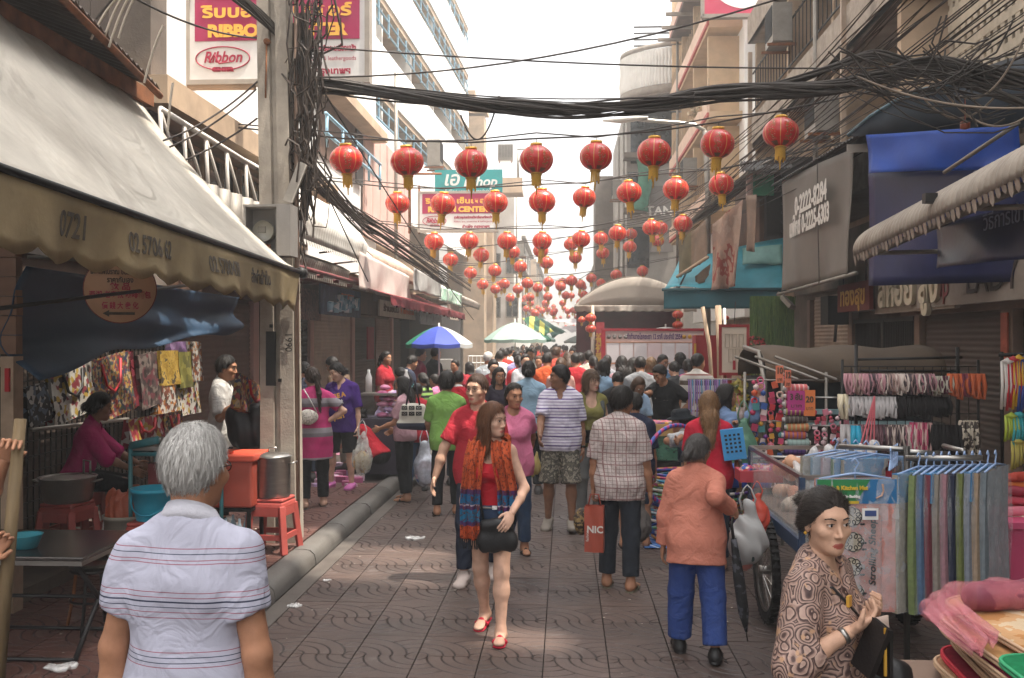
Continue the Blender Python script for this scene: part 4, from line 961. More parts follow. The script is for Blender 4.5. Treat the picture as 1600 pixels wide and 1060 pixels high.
for i,(x0,y0,d0,x1,y1,d1,s_,lb) in enumerate(((430,120,9,1330,-40,8,.25,'single black wire rising across the sky from the sign to the billboard'),(460,70,9,1640,100,10,.12,'faint level wire across the sky above the thick bundle'),(640,140,14,1640,75,10,.3,'thin wire across the sky just above the bundle'),
  (180,-20,7,420,60,9,.1,'thin wire from the timber house to the pole'),(255,220,8,420,110,9,.08,'black wire slanting from the awning up to the pole'),(265,230,8,400,140,9,.05,'second black wire slanting from the awning to the pole'),(290,250,8.5,402,185,8.9,.03,'lowest black wire between awning rail and pole'),
  (150,30,6.5,200,-30,6.5,.0,'grey hose looping above the corrugated roof'),(430,130,9,575,440,14,.0,'wire dropping from pole to the first left awnings'),(510,150,9.5,740,500,26,.1,'long wire dropping behind the lanterns on the left'),(720,180,10,780,150,10,.35,'slack wire loop hung under the thick bundle'))):
 m=MB();m.tube(cat_curve(P(x0,y0,d0),P(x1,y1,d1),s_,16),.009,5,cap=False);tag(m.build('wire', cable_m),lb,'wire')
m=MB()
for (x0,y0,x1,y1) in ((215,-10,185,60),(190,-10,142,62),(195,-10,160,68),(205,-10,170,74),(255,40,225,130),(270,130,262,205)): m.tube(cat_curve(P(x0,y0,7.2),P(x1,y1,7.2),-.04,6),.010,5,cap=False)
tag(m.build('loose_wire', M(hx('c2b5a4'),rough=.6,var=.15)),'pale rods and wires propped above the corrugated roof', 'wire')
# street lamp on the right
m=MB();a=[P(1102,205,24),P(1085,195,24),P(1060,192,24),P(1030,190,23.8),P(990,186,23.6)];Sl=thing('street_lamp', 'curved street lamp arm reaching out above the lanterns', 'street lamp', a[0]);off_=a[0]
m.tube([p-off_ for p in a],.05,6);m.build('arm', M(hx('b8b2a8'),rough=.4,metal=.4),Sl);m=MB();m.tube([a[4]-off_+Vector((.35,0,.03)),a[4]-off_,a[4]-off_+Vector((-.35,0,-.03)),a[4]-off_+Vector((-.75,0,-.03))],[.06,.14,.15,.05],8,flat=.5);m.build('lamp_head', M(hx('cfcac2'),rough=.4),Sl)
m=MB();m.tube([P(1102,205,24)-off_,P(1106,300,24)-off_,P(1106,545,24)-off_],.07,8);m.build('post', galv,Sl)
# ---- lanterns
def lantern_mat():
 m,nt,p=_new('lantern_silk');tc=_n(nt,'ShaderNodeTexCoord');s=_n(nt,'ShaderNodeSeparateXYZ');nt.links.new(tc.outputs['Object'],s.inputs[0])
 az=_math(nt,'ARCTAN2', s.outputs[1],s.outputs[0]);f=_math(nt,'FRACT', _math(nt,'ADD', _math(nt,'MULTIPLY', az,6/(2*PI)),10.0))
 fc=_math(nt,'ABSOLUTE', _math(nt,'SUBTRACT', f,.5))           # 0 panel centre, .5 rib
 zz=_math(nt,'ABSOLUTE', s.outputs[2])
 nz=_noise(nt,tc.outputs['Object'],9,5,.75).outputs[0];n2=_noise(nt,tc.outputs['Object'],16,3,.7).outputs[0]
 inside=_math(nt,'MULTIPLY', _math(nt,'LESS_THAN', fc,.22),_math(nt,'LESS_THAN', zz,.58))
 gold=_math(nt,'MULTIPLY', inside,_math(nt,'GREATER_THAN', nz,.52));wh=_math(nt,'MULTIPLY', inside,_math(nt,'GREATER_THAN', n2,.62))
 foot=_math(nt,'MULTIPLY', _math(nt,'LESS_THAN', fc,.26),_math(nt,'MULTIPLY', _math(nt,'LESS_THAN', s.outputs[2],-.62),_math(nt,'GREATER_THAN', s.outputs[2],-.80)))
 rib=_math(nt,'GREATER_THAN', fc,.475)
 c=_mix(nt,gold,hx('d82a20'),hx('a06e2e'));c=_mix(nt,wh,c,hx('d8c9b4'));c=_mix(nt,foot,c,hx('6e4a1c'));c=_mix(nt,rib,c,hx('e0a95c'))
 c=_mix(nt,1,c,_ramp(nt,_noise(nt,tc.outputs['Object'],3).outputs[0],[(.3,(.85,)*3),(.7,(1.12,)*3)]),'MULTIPLY')
 nt.links.new(c,p.inputs['Base Color']);p.inputs['Roughness'].default_value=.3;p.inputs['Coat Weight'].default_value=.35;p.inputs['Sheen Weight'].default_value=.15
 t=_n(nt,'ShaderNodeBsdfTranslucent');nt.links.new(c,t.inputs[0]);mx=_n(nt,'ShaderNodeMixShader');mx.inputs[0].default_value=.35
 out=[n for n in nt.nodes if n.type =='OUTPUT_MATERIAL'][0];nt.links.new(p.outputs[0],mx.inputs[1]);nt.links.new(t.outputs[0],mx.inputs[2]);nt.links.new(mx.outputs[0],out.inputs[0]);return m
LM=lantern_mat();goldm=M(hx('c99a3c'),rough=.4,metal=.35,var=.15,bump=.1);tass=M(hx('d8a93e'),rough=.7,var=.25,scale=30,stretch=(6,6,.6),trans=.3)
def lantern_meshes(n,k):
 b=MB();pr=[(math.sin(PI*(i+.9)/(k+1.8)),-math.cos(PI*(i+.9)/(k+1.8))*.86) for i in range(k+1)]
 b.lathe(pr,n,mod=lambda a,z: 1-.035*abs(math.cos(3*a))**14);body=b.mesh('lantern_body')
 c=MB();c.lathe([(.0,.90),(.34,.90),(.36,.96),(.36,.82),(.30,.80)],14);cap=c.mesh('lantern_cap');c=MB();c.lathe([(.30,-.80),(.34,-.82),(.34,-.92),(0,-.92)],14);rg=c.mesh('lantern_ring')
 t=MB()
 for i in range(16):
  a=2*PI*i/16;r_=.28;w_=.055;e=1.55+.12*math.sin(i*2.4)
  t.add([(r_*math.cos(a-.19),r_*math.sin(a-.19),-.92),(r_*math.cos(a+.19),r_*math.sin(a+.19),-.92),(r_*1.05*math.cos(a+.17),r_*1.05*math.sin(a+.17),-e),(r_*1.05*math.cos(a-.17),r_*1.05*math.sin(a-.17),-e)],[(0,1,2,3)])
 t.tube([(0,0,-.9),(.01,0,-1.7),(0,0,-2.1)],[.06,.05,.03],6);ts=t.mesh('lantern_tassel')
 h=MB();h.tube([(0,0,.9),(.02,0,1.05),(.0,0,1.25)],.022,5);hk=h.mesh('lantern_hook')
 for me,mt in ((body,LM),(cap,goldm),(ts,tass),(hk,cable_m),(rg,goldm)): me.materials.append(mt)
 return body,cap,ts,hk,rg
LB=lantern_meshes(48,14);LS=lantern_meshes(24,8)
one=MB()                         # small far lanterns: one mesh with three materials
for me,mi in zip((LS[0],LS[1],LS[2],LS[4]),(0,1,2,1)):
 one.mi=mi;one.add([v.co for v in me.vertices],[tuple(p.vertices) for p in me.polygons],True)
LF=one.mesh('far_lantern');[LF.materials.append(x) for x in (LM,goldm,tass)]
rows=['front row', 'second row', 'third row', 'middle rows', 'far rows']
LAN=[(541,250,52,0),(636,253,52,0),(736,256,52,0),(838,250,52,0),(931,245,50,0),(1022,239,52,0),(1121,225,52,0),(1220,208,54,0),
 (621,318,38,1),(692,319,39,1),(774,317,39,1),(847,315,42,1),(913,309,36,1),(983,301,39,1),(1056,296,40,1),(1127,289,39,1),
 (678,378,31,2),(733,377,30,2),(792,377,31,2),(847,377,31,2),(908,374,29,2),(965,365,28,2),(1018,356,28,2),(1067,350,30,2)]
FAR=[(892,382,23),(899,403,21),(939,373,24),(942,396,21),(986,366,20),(984,386,22),(1032,357,24),(1028,377,20),(845,392,25),(854,411,22),(704,406,25),(752,399,26),(801,394,24),(813,417,22),(735,427,21),(773,423,22),
 (754,445,19),(774,452,17),(788,444,18),(809,452,17),(824,443,19),(840,450,17),(857,441,18),(876,448,17),(893,439,19),(907,445,17),(924,435,17),(939,443,16),(963,430,19),(977,438,16),(1004,424,19),(1011,434,14),(941,458,13),(968,455,13),(998,451,14),(913,461,14),(884,462,14),(856,464,15),(828,465,15),(797,466,15),
 (804,474,11),(829,474,12),(822,483,11),(830,485,10),(852,474,12),(847,486,11),(855,484,10),(931,470,13),(958,467,12),(982,463,12),(906,473,12),(879,474,11),(866,486,12),(856,483,10),(887,487,10),(895,485,10),(906,487,11),(865,479,8),(881,482,8),
 (872,503,6),(882,502,6),(892,504,6),(902,503,6),(876,496,6),(888,495,7),(900,496,7),(868,498,6),(896,509,5),(884,510,5)]
LD=.42
def lab(px,i,row,n):
 side=['leftmost', 'second', 'third', 'fourth', 'fifth', 'sixth', 'seventh', 'rightmost'][i]
 return 'red and gold paper lantern, %s%s of the %s row over the street' % (side,'' if side in ('leftmost', 'rightmost') else ' from the left', ('nearest', 'second', 'third')[row])
cnt=[0,0,0];hang={0: [],1: [],2: []}
for (px,py,d_,r_) in LAN:
 Y=LD*F/d_*(1.0);Y=(12.1,15.9,20.4)[r_];c_=P(px,py,Y);k=d_*Y/F/2*1.02
 L_=thing('paper_lantern', lab(px,cnt[r_],r_,8),'lantern', c_,rnd.uniform(0,1.0),'red lanterns strung over the street');cnt[r_] +=1
 L_.rotation_euler.x=rnd.uniform(-.11,.11);L_.rotation_euler.y=rnd.uniform(-.09,.09);L_.scale=(k,k,k)
 for me,nm in zip(LB if r_ ==0 else LS,('silk_body', 'cap', 'tassel', 'hook', 'base_ring')): again(me,nm,L_)
 hang[r_].append(c_+Vector((0,0,k*1.25)))
r5=random.Random(4)
FAR +=[(r5.uniform(770,1000),r5.uniform(436,492),r5.uniform(9,15)) for i in range(34)]
FAR.sort(key=lambda t: -t[2])
for i,(px,py,d_) in enumerate(FAR):
 Y=LD*F/d_;Y=min(Y,110);c_=P(px,py,Y);k=d_*Y/F/2
 L_=again(LF,'paper_lantern', None,c_,(rnd.uniform(-.12,.12),rnd.uniform(-.12,.12),rnd.uniform(0,6)),(k,k,k))
 tag(L_,'small red paper lantern in the crowded rows farther down the street', 'lantern', 'small red lanterns farther down the street')
 if d_ > 15: hang.setdefault(int(Y/4)+10,[]).append(c_+Vector((0,0,k*1.1)))
lbs=['lantern cable over the nearest lantern row', 'lantern cable over the second lantern row', 'lantern cable over the third lantern row']
for r_,pts in sorted(hang.items()):
 if len(pts) < 2: continue
 pts.sort(key=lambda p: p.x);Y=sum(p.y for p in pts)/len(pts);e0=pts[0]+Vector((-2.2,0,.25));e1=pts[-1]+Vector((2.5,0,.5));al=[e0]+pts+[e1]
 m=MB()
 m.tube(al,.012,5,cap=False);m.tube([p+Vector((0,0,.03+.05*math.sin(i*2.1))) for i,p in enumerate(al)],.009,4,cap=False)
 tag(m.build('lantern_cable', cable_m),lbs[r_] if r_ < 3 else 'lantern cable strung over the farther lantern rows', 'cable', 'cables carrying the lanterns')
# ---- signs over the street
mag=M(hx('a3204f'),rough=.45,var=.06,bump=.03);yel=M(hx('f0b44a'),rough=.5,var=.03,bump=0);wht=M(hx('e3dfda'),rough=.5,var=.03,bump=.03,dirt=.1);redt=M(hx('a3243f'),rough=.5,var=.05,bump=0);teal_s=M(hx('2f9090'),rough=.5,var=.08,bump=.05)
def ribbon_sign(px0,px1,ptop,pmid,pbot,Y,label):
 a=P(px0,pbot,Y);b=P(px1,ptop,Y);mz=P(px0,pmid,Y).z;W=b.x-a.x;cx=(a.x+b.x)/2
 S_=thing('hanging_sign', label,'sign', (cx,Y,a.z));H_=b.z-a.z;hm=mz-a.z
 part(S_,'board', wht,((0,0,H_/2),(W,.14,H_)));part(S_,'red_panel', mag,((0,-.075,(H_+hm)/2),(W*.94,.012,H_-hm)))
 fm=MB()
 for x_ in (-W/2-.03,W/2+.03): fm.box((x_,0,H_/2),(.06,.18,H_+.12))
 for z_ in (-.03,H_+.03): fm.box((0,0,z_),(W,.18,.06))
 fm.build('frame', M(hx('a79c90'),rough=.5,var=.1,dirt=.2),S_)
 h=H_-hm;y_=-.09
 text('ริบบอน เซ็นเตอร์', h*.36,yel,S_,(0,y_,hm+h*.62),bold=h*.012,width=W*.86)
 text('RIBBON CENTER', h*.36,yel,S_,(0,y_,hm+h*.20),bold=h*.02,width=W*.8)
 y_=-.078
 text('ศูนย์รวมอุปกรณ์ตกแต่งสตรีและเครื่องหนัง', hm*.2,redt,S_,(W*.2,y_,hm*.76),bold=.004,width=W*.5);text('Ribbon, lace, accessories & leathergoods', hm*.15,redt,S_,(W*.2,y_,hm*.5),width=W*.5);text('สำเพ็ง กรุงเทพฯ', hm*.22,redt,S_,(W*.24,y_,hm*.18),bold=.004,width=W*.36)
 ring=MB();ring.tube([(-W*.31+W*.155*math.cos(t),y_,hm*.55+hm*.30*math.sin(t)) for t in [2*PI*i/32 for i in range(32)]],.008,5,closed=True);ring.build('oval', redt,S_)
 text('Ribbon', hm*.40,redt,S_,(-W*.31,y_,hm*.57),shear=.25,bold=.004,width=W*.22);text('CENTER', hm*.13,redt,S_,(-W*.31,y_,hm*.26),bold=.008,width=W*.13)
 fl=MB();fl.tube([(-W*.40,y_,hm*.5),(-W*.385,y_,hm*.44),(-W*.36,y_,hm*.66),(-W*.33,y_,hm*.42),(-W*.25,y_,hm*.46)],[.004,.012,.01,.012,.004],5);fl.build('flourish', redt,S_)
 return S_
ribbon_sign(300,572,-8,68,128,12.0,'large magenta and white ribbon shop sign with yellow lettering behind the pole')
ribbon_sign(657,775,303,335,360,24,'smaller magenta and white ribbon shop sign farther down behind lanterns')
bm=MB();bm.beam(P(262,132,12)-Vector((.6,0,0)),P(398,132,12),.12,.12);tag(bm.build('sign_beam', tanw),'beige beam carrying the large ribbon sign', 'beam')
a=P(680,302,25);b=P(785,272,25);S_=thing('hanging_sign', 'teal shop sign with white lettering above the smaller ribbon sign', 'sign', ((a.x+b.x)/2,25,a.z));part(S_,'board', teal_s,((0,0,.3),(b.x-a.x,.14,b.z-a.z+.1)))
text('เอ๋', .5,wht,S_,(-.45,-.08,.34),bold=.01,shear=.2);text('Eshop', .36,wht,S_,(.3,-.08,.27),bold=.008,shear=.25);text('กิ๊ฟช็อป ของขวัญ ของชำร่วย', .11,wht,S_,(0,-.08,.02))
m=MB();m.tube([P(640,365,24),P(640,250,24)],.04,5);m.tube([P(655,366,24),P(655,290,24)],.03,5);m.tube([P(632,272,24),P(690,272,24)],.03,5);tag(m.build('sign_frame', rust),'rusty pipe frame holding the far signs', 'frame')
# white oval billboard above the right houses
a=P(1100,24,25.5);b=P(1230,-50,25.5);S_=thing('billboard', 'red billboard with a white oval on top of the white house', 'billboard', ((a.x+b.x)/2,25.5,a.z));W_=b.x-a.x
part(S_,'board', M(hx('b02448'),rough=.5,var=.05,bump=.03),((0,0,.65),(W_,.16,1.3)));ov=MB();ov.prism([(W_*.42*math.cos(t),.85+.72*math.sin(t)) for t in [2*PI*i/40 for i in range(40)]],.012,((0,-.085,0),(-1,0,0),(0,0,1)));o=ov.build('oval', wht,S_)
part(S_,'frame', conc,((0,0,-.05),(W_+.1,.2,.1)),((-W_/2-.04,0,.6),(.08,.2,1.3)),((W_/2+.04,0,.6),(.08,.2,1.3)))
# ================================================================= left stall and awnings
canv=M(hx('d2cabd'),rough=.85,var=.12,scale=1.6,bump=.3,bscale=35,dirt=.45,dirtcol=(.2,.16,.12),trans=.3,fold=1.4)
valm=M(hx('b3a07c'),rough=.85,var=.22,scale=2.2,bump=.3,bscale=30,dirt=.38,dirtcol=(.16,.10,.05),trans=.45)
stencil=M(hx('50473c'),rough=.9,var=.4,scale=25,bump=0)
def scallop_sheet(m,Y0,Y1,X,z,h,per,dirx=0,amp=.10,nsub=10,sag=0):
 """valance hanging from a line along the street (dirx=0) with a scalloped lower edge"""
 n=int((Y1-Y0)/per*nsub);nv=5;q=[]
 for j in range(nv+1):
  for i in range(n+1):
   u=i/n;y=Y0+(Y1-Y0)*u;ph=(y-Y0)/per;e=abs(math.sin(PI*ph));lo=h*(1-amp)+h*amp*2*e**.55
   dz=lo*j/nv;dx=.025*math.sin(ph*2.1)*j/nv+.03*math.sin(ph*.7+1)*(j/nv)+.02*math.sin(ph*PI*2)*(j/nv)**2
   q.append((X+dx,y,z-dz-(.027*(y-4.08) if sag ==.01 else 0)-0*sag*4*u*(1-u)) if dirx ==0 else (y,X+dx,z-dz-sag*4*u*(1-u)))
 m.add(q,[(j*(n+1)+i,j*(n+1)+i+1,(j+1)*(n+1)+i+1,(j+1)*(n+1)+i) for j in range(nv) for i in range(n)],True)
Aw=thing('shop_awning', 'large faded canvas awning with a stained scalloped valance over the left food stall', 'awning')
m=MB();y0,y1=2.6,8.55
def awf(u,v):
 y=y0+(y1-y0)*u;x=-2.4-1.5*v;z=2.72-.027*(y-4.08)+1.6*v-.10*math.sin(PI*v)+.02*math.sin(u*23)*v*(1-v)*3+.012*math.sin(u*60+v*9)*v
 return (x,y,z)
m.sheet(awf,60,16);m.build('canopy_cloth', canv,Aw,solid=.006)
m=MB();scallop_sheet(m,y0,y1,-2.4,2.71,.31,.41,sag=.01);m.build('valance', valm,Aw,solid=.006)
m=MB();m.tube([(-2.4,y0,2.765),(-2.4,y1+.06,2.605)],.022,8);m.tube([(-2.4,y1+.02,2.605),(-2.4,y1+.12,2.6)],.05,8);m.build('front_rail', blackm,Aw)
for t_,yy,s_ in (('0721', 4.45,.17),('02 5706 62', 5.15,.15),('02 5700478', 6.3,.15),('สั่งทำผ้าใบ', 7.2,.13)):
 o=text(t_,s_,stencil,Aw,(-2.4,yy,2.56-.027*(yy-4.08)),(PI/2,0,PI/2),bold=.003,ext=.001,shear=-.12,align='LEFT', sx=.85)
 for v in o.data.vertices: ph=(yy+v.co.x*.85-y0)/.41;k=(.15-v.co.y)/.31;v.co.z +=.008+.025*math.sin(ph*2.1)*k+.03*math.sin(ph*.7+1)*k+.02*math.sin(ph*PI*2)*k*k
m=MB();m.beam((-4.0,2.6,4.32),(-3.86,8.7,4.22),.10,.14);m.build('timber_rail', rust,Aw)
m=MB()
for yy in (4.6,6.6,8.5): m.tube([(-2.42,yy,2.6),(-4.9,yy,2.75)],.018,6);m.tube([(-2.6,yy,2.8),(-4.6,yy,2.75)],.012,5)
m.build('arm', galv,Aw)
m=MB();m.tube([P(0,482,5.2),P(160,462,6.2),P(300,445,8.3)],.014,6);m.build('brace_rod', blackm,Aw)
Cr=thing('corrugated_roof', 'rusty corrugated iron roof jutting out over the canvas awning', 'roof')
def corr(m,fn,n,per,nv=6,amp=.02):
 """corrugations: fn(u, v) -> point and normal; ridges run along v"""
 q=[];N=n*6
 for j in range(nv+1):
  for i in range(N+1):
   p,nn=fn(i/N,j/nv);q.append(Vector(p)+Vector(nn)*amp*math.sin(2*PI*i/6))
 m.add(q,[(j*(N+1)+i,j*(N+1)+i+1,(j+1)*(N+1)+i+1,(j+1)*(N+1)+i) for j in range(nv) for i in range(N)],True)
m=MB();corr(m,lambda u,v: ((-3.3-.3*u-1.5*v,3.5+4.85*u,4.75-.52*u+.55*v),(-.35,0,.93)),46,.1);m.build('corrugated_sheet', M(hx('6d6258'),rough=.55,metal=.4,var=.25,scale=3,bump=.2,dirt=.6,dirtcol=(.10,.06,.04)),Cr,solid=.004)
m=MB();m.tube([(-3.3,3.5,4.68),(-3.6,8.35,4.16)],.03,6);m.build('eave_pole', rust,Cr)
# pipe frame beyond the awning
Fr=thing('railing', 'white pipe frame with grey corrugated sheets beyond the canvas awning', 'frame')
m=MB();a=P(250,170,8.9);b=P(398,262,10.4);m.tube([a,b],.03,6)
for k in range(5):
 p=a.lerp(b,k/4.5);m.tube([p,p+Vector((0,.1,-.75))],.02,5);m.tube([p,p+Vector((.02,.7,-.8))],.016,5)
m.tube([a+Vector((0,.1,-.75)),b+Vector((0,.1,-.75))],.024,6);m.build('pipe', M(hx('cfc6bb'),rough=.5,var=.1,dirt=.2),Fr)
m=MB();corr(m,lambda u,v: ((-3.75+.5*u,9.0+1.7*u,3.62-.9*v-.15*u),(1,0,0)),9,.1,3,.025);m.build('corrugated_sheet', galv,Fr,solid=.004)
# blue tarpaulin and round coffee sign
btp=M(hx('2c4258'),rough=.62,var=.15,scale=2,bump=.15,bscale=20)
m=MB()
def tarp(u,v):
 y=6.4+4.3*u;zb=1.74+.36*u+.06*math.sin(PI*u*1.2)*(1-u);zt=2.5-.03*u
 return (-3.7-.14*math.sin(PI*v)*(1-u*.7)+.06*math.sin(u*9+v*7)*v+.05*math.sin(u*4-v*11)*v,y,zt+(zb-zt)*v+.03*math.sin(u*14+v*4)*v)
m.sheet(tarp,44,18);tag(m.build('blue_tarpaulin', btp,solid=.006),'dark blue tarpaulin sagging under the left awning', 'tarpaulin')
c_=P(188,452,6.9);Rs=thing('round_sign', 'round cream coffee sign with Thai and Chinese writing on the blue tarpaulin', 'sign', c_,R(24))
m=MB();m.lathe([(0,-.012),(.245,-.012),(.25,0),(.245,.012),(0,.012)],40,rot=Matrix.Rotation(PI/2,3,'X'));m.build('disc', M(hx('b58a68'),rough=.6,var=.08,dirt=.15),Rs)
m=MB();m.tube([(.247*math.cos(t),0,.247*math.sin(t)) for t in [2*PI*i/40 for i in range(40)]],.008,6,closed=True);m.build('rim', M(hx('6e3030'),var=.05),Rs)
for t_,z_,w_,mt in (('มีกาแฟโบราณ ขนมปังสังขยา', .125,.40,stencil),('ราคากันเอง', .065,.18,stencil),('飲 品', .015,.14,redt),('西湖 老字號 咖啡麵包', -.045,.42,redt),('價 錢 大 衆 化', -.125,.25,redt)): text(t_,.055,mt,Rs,(0,-.016,z_),bold=.0012,width=w_)
m=MB();m.prism([(-.12,-.18),(-.075,-.155),(-.075,-.17),(.10,-.17),(.10,-.19),(-.075,-.19),(-.075,-.205)],.004,((0,-.013,0),(1,0,0),(0,0,1)));m.build('arrow', stencil,Rs)
# near left doorpost and plank panel
Dp=thing('kiosk_corner', 'brown plank kiosk corner with a dark window at the left edge', 'kiosk', (-4.15,6.45,.12))
plk=M(hx('7d5f4c'),rough=.75,var=.15,scale=4,bump=.2,stretch=(.5,4,4),dirt=.2)
pm_=MB();pm_.box((0,0,0),(.74,.08,.128));p0=None
for i in range(8):
 if p0 is None: p0=pm_.build('plank', plk,Dp,(0,0,1.84))
 else: again(p0,'plank', Dp,(rnd.uniform(-.004,.004),rnd.uniform(-.006,.006),1.84+.134*i))
part(Dp,'post', M(hx('a58d76'),rough=.7,var=.2,scale=5,dirt=.4),((.33,-.02,.88),(.09,.12,1.76)));part(Dp,'rail', M(hx('a58d76'),rough=.7,var=.2,scale=5,dirt=.4),((-.03,-.02,1.72),(.63,.1,.06)))
part(Dp,'window_pane', glassd,((-.03,.02,.9),(.62,.02,1.6)));part(Dp,'inner_frame', blackm,((.19,-.01,.88),(.05,.06,1.6)))
part(Dp,'red_tag', red_p,((.34,-.09,1.6),(.03,.02,.16)))
# bags hung on the wire wall
K_=[hx(c) for c in ('1d1a1a', 'd8d2c6', 'b8333a', 'd2a83c', '3a3230', '8c2530')]
PALS={'dots': cells([hx('141213'),hx('1a1716'),hx('a09c94'),hx('1f1c1c'),hx('4e5a67')],26),'panda': cells([hx('9f9a91'),hx('99948b'),hx('1f1c1b'),hx('947a2d'),hx('9f9a91'),hx('71292f')],22),'multi': cells([hx('7c2a26'),hx('93712d'),hx('364236'),hx('998567'),hx('5a2a2a'),hx('2c364e')],34),
  'foil': cells([hx('5b1c23'),hx('6f2f36'),hx('44141c')],9,rough=.25),'brown': cells([hx('443632'),hx('665a52'),hx('2c2321'),hx('5a2a2f')],20),'yellow': cells([hx('94772a'),hx('886a22'),hx('9b7f35'),hx('42362a')],11,'NOISE'),'olive': cells([hx('666127'),hx('514e23'),hx('7c7639')],12),'leaf': cells([hx('a09b92'),hx('945e2a'),hx('423329'),hx('99948b'),hx('663626')],24),'redwhite': cells([hx('761a26'),hx('a09992'),hx('882a32'),hx('67141f'),hx('947c36')],17),'lav': cells([hx('5c4263'),hx('422c48'),hx('715a76')],12)}
def wall_bag(px0,px1,yt,yb,pal,X,label,tilt=0,handle=None,thick=.09):
 a=PX(px0,yt,X);b=PX(px1,yb,X);zt=PX((px0+px1)/2,yt,X).z;zb=PX((px0+px1)/2,yb,X).z;yc=(a.y+b.y)/2;W=abs(b.y-a.y);H_=zt-zb
 B=thing('shopping_bag', label,'bag', (X,yc,zb),0,'printed bags for sale on the stall wall');B.rotation_euler=(R(tilt),0,0);m=MB()
 def fn(u,v): return (thick/2*(1-.5*v)+.012*math.sin(u*8+v*5),(u-.5)*W*(1-.06*v),H_*v)
 m.sheet(fn,8,6);m.sheet(lambda u,v: (-thick/2*(1-.5*v),(.5-u)*W*(1-.06*v),H_*v),4,4)
 for sy in (-1,1): m.sheet(lambda u,v: ((u-.5)*thick*(1-.5*v)*(-sy),sy*W*.5*(1-.06*v),H_*v),2,4)
 m.sheet(lambda u,v: ((u-.5)*thick,(v-.5)*W,0),1,1);m.build('bag_body', PALS[pal],B)
 if handle: m=MB();m.tube([(thick*.4,-W*.22,H_*.92),(thick*.55,-W*.16,H_*.55),(thick*.55,0,H_*.42),(thick*.55,W*.16,H_*.55),(thick*.4,W*.22,H_*.92)],.014,5);m.build('handle', handle,B)
 return B
for a in ((38,84,600,660,'dots', -4.72,'black printed bag at the left end of the hanging row', 6),(78,146,572,652,'panda', -4.7,'white and black printed bag with black handle hanging on the stall wall', 8,blackm),(140,206,556,652,'multi', -4.7,'red and yellow patterned bag with red handle hanging on the stall wall', 8,red_p),(186,212,552,640,'foil', -4.74,'narrow dark red foil bag between patterned bags', 10),
          (216,246,552,636,'brown', -4.7,'brown patchwork bag hanging right of the foil bag', 6),(246,276,548,602,'yellow', -4.72,'yellow printed pouch hanging high right of the bags'),(276,296,550,606,'olive', -4.72,'olive green pouch beside the yellow pouch'),(240,272,602,650,'leaf', -4.7,'white bag with orange and brown print below the yellow pouch'),(272,308,596,648,'panda', -4.74,'pale printed pouch below the olive pouch'),(262,288,534,556,'lav', -4.76,'purple pouch at the top of the hanging row'),(292,312,534,596,'leaf', -4.76,'speckled pouch at the right end of the hanging row')): wall_bag(*a)
wall_bag(195,252,652,694,'redwhite', -4.1,'red and white printed carrier standing on the stall counter', 0,red_p);wall_bag(252,282,645,690,'multi', -4.15,'dark red carrier beside the red and white one', 0,red_p)
m=MB();m.tube([(-4.85,7.6,2.3),(-4.85,12.6,2.3)],.012,5);m.tube([PX(50,672,-4.6),PX(200,655,-4.6)],.02,5);tag(m.build('hanging_rail', galv),'thin rail carrying the printed bags', 'rail')
# ---- kitchen goods
redst=M(hx('a84a42'),rough=.55,var=.14,scale=6,bump=.1,dirt=.25)
def stool(x,y,z,s,label,mat=redst):
 t=thing('plastic_stool', label,'stool', (x,y,z),rnd.uniform(-.2,.2),'red plastic stools at the stall', s)
 m=MB();m.box((0,0,.445),(.29,.29,.03));m.box((0,0,.405),(.31,.31,.05),top=.95);m.build('seat', mat,t,bevel=.012)
 for sx in (-1,1):
  for sy in (-1,1): m=MB();m.beam((sx*.135,sy*.135,.40),(sx*.175,sy*.175,0),.055,.05);m.build('leg', mat,t,bevel=.008)
 m=MB();k=.16
 for a,b in (((-k,-k),(k,-k)),((k,-k),(k,k)),((k,k),(-k,k)),((-k,k),(-k,-k))): m.beam((a[0],a[1],.14),(b[0],b[1],.14),.02,.045)
 m.build('stretcher', mat,t)
 for sx,sy in ((0,-.145),(0,.145),(-.145,0),(.145,0)): m=MB();m.box((sx,sy,.35),(.22 if sx ==0 else .02,.22 if sy ==0 else .02,.07));m.build('apron', mat,t)
 return t
pS=G(418,866,.12);stool(pS.x,pS.y+.15,.12,1.04,'red plastic stool carrying the tall steel pot by the pole')
stool(-4.02,7.55,.22,1.02,'red plastic stool under the wide aluminium pot');stool(-3.2,7.3,.12,1.04,'red plastic stool under the turquoise bucket')
def pot(x,y,z,r,h,label,mat=steel,lid=True,taper=1.0):
 t=thing('cooking_pot', label,'pot', (x,y,z));m=MB();m.lathe([(0,0),(r*.93*taper,0),(r*taper,.02),(r,h-.01),(r+.012,h),(r-.01,h-.004),(r-.012,h*.7)],28);m.build('body', mat,t)
 if lid: m=MB();m.lathe([(r+.005,h+.004),(r*.9,h+.022),(r*.3,h+.036),(0,h+.04)],28);m.build('lid', mat,t);m=MB();m.tube([(-.035,0,h+.035),(-.03,0,h+.075),(.03,0,h+.075),(.035,0,h+.035)],.009,6);m.build('knob', mat,t)
 for s_ in (-1,1): m=MB();m.tube([(s_*r,-.05,h*.82),(s_*(r+.05),-.045,h*.86),(s_*(r+.05),.045,h*.86),(s_*r,.05,h*.82)],.008,6);m.build('handle', mat,t)
 return t
pot(pS.x,pS.y+.15,.12+.478,.155,.36,'tall lidded steel pot on the red stool by the pole')
alum=M(hx('aaa59d'),rough=.33,metal=.85,var=.15,scale=5,bump=.1,dirt=.2)
wp=pot(-4.02,7.55,.22+.47,.215,.2,'wide aluminium pot on a red stool at the far left', alum,False,.86);m=MB();m.lathe([(.20,.19),(.15,.195),(0,.2)],28);m.build('soup', M(hx('a8a098'),rough=.2,var=.1),wp)
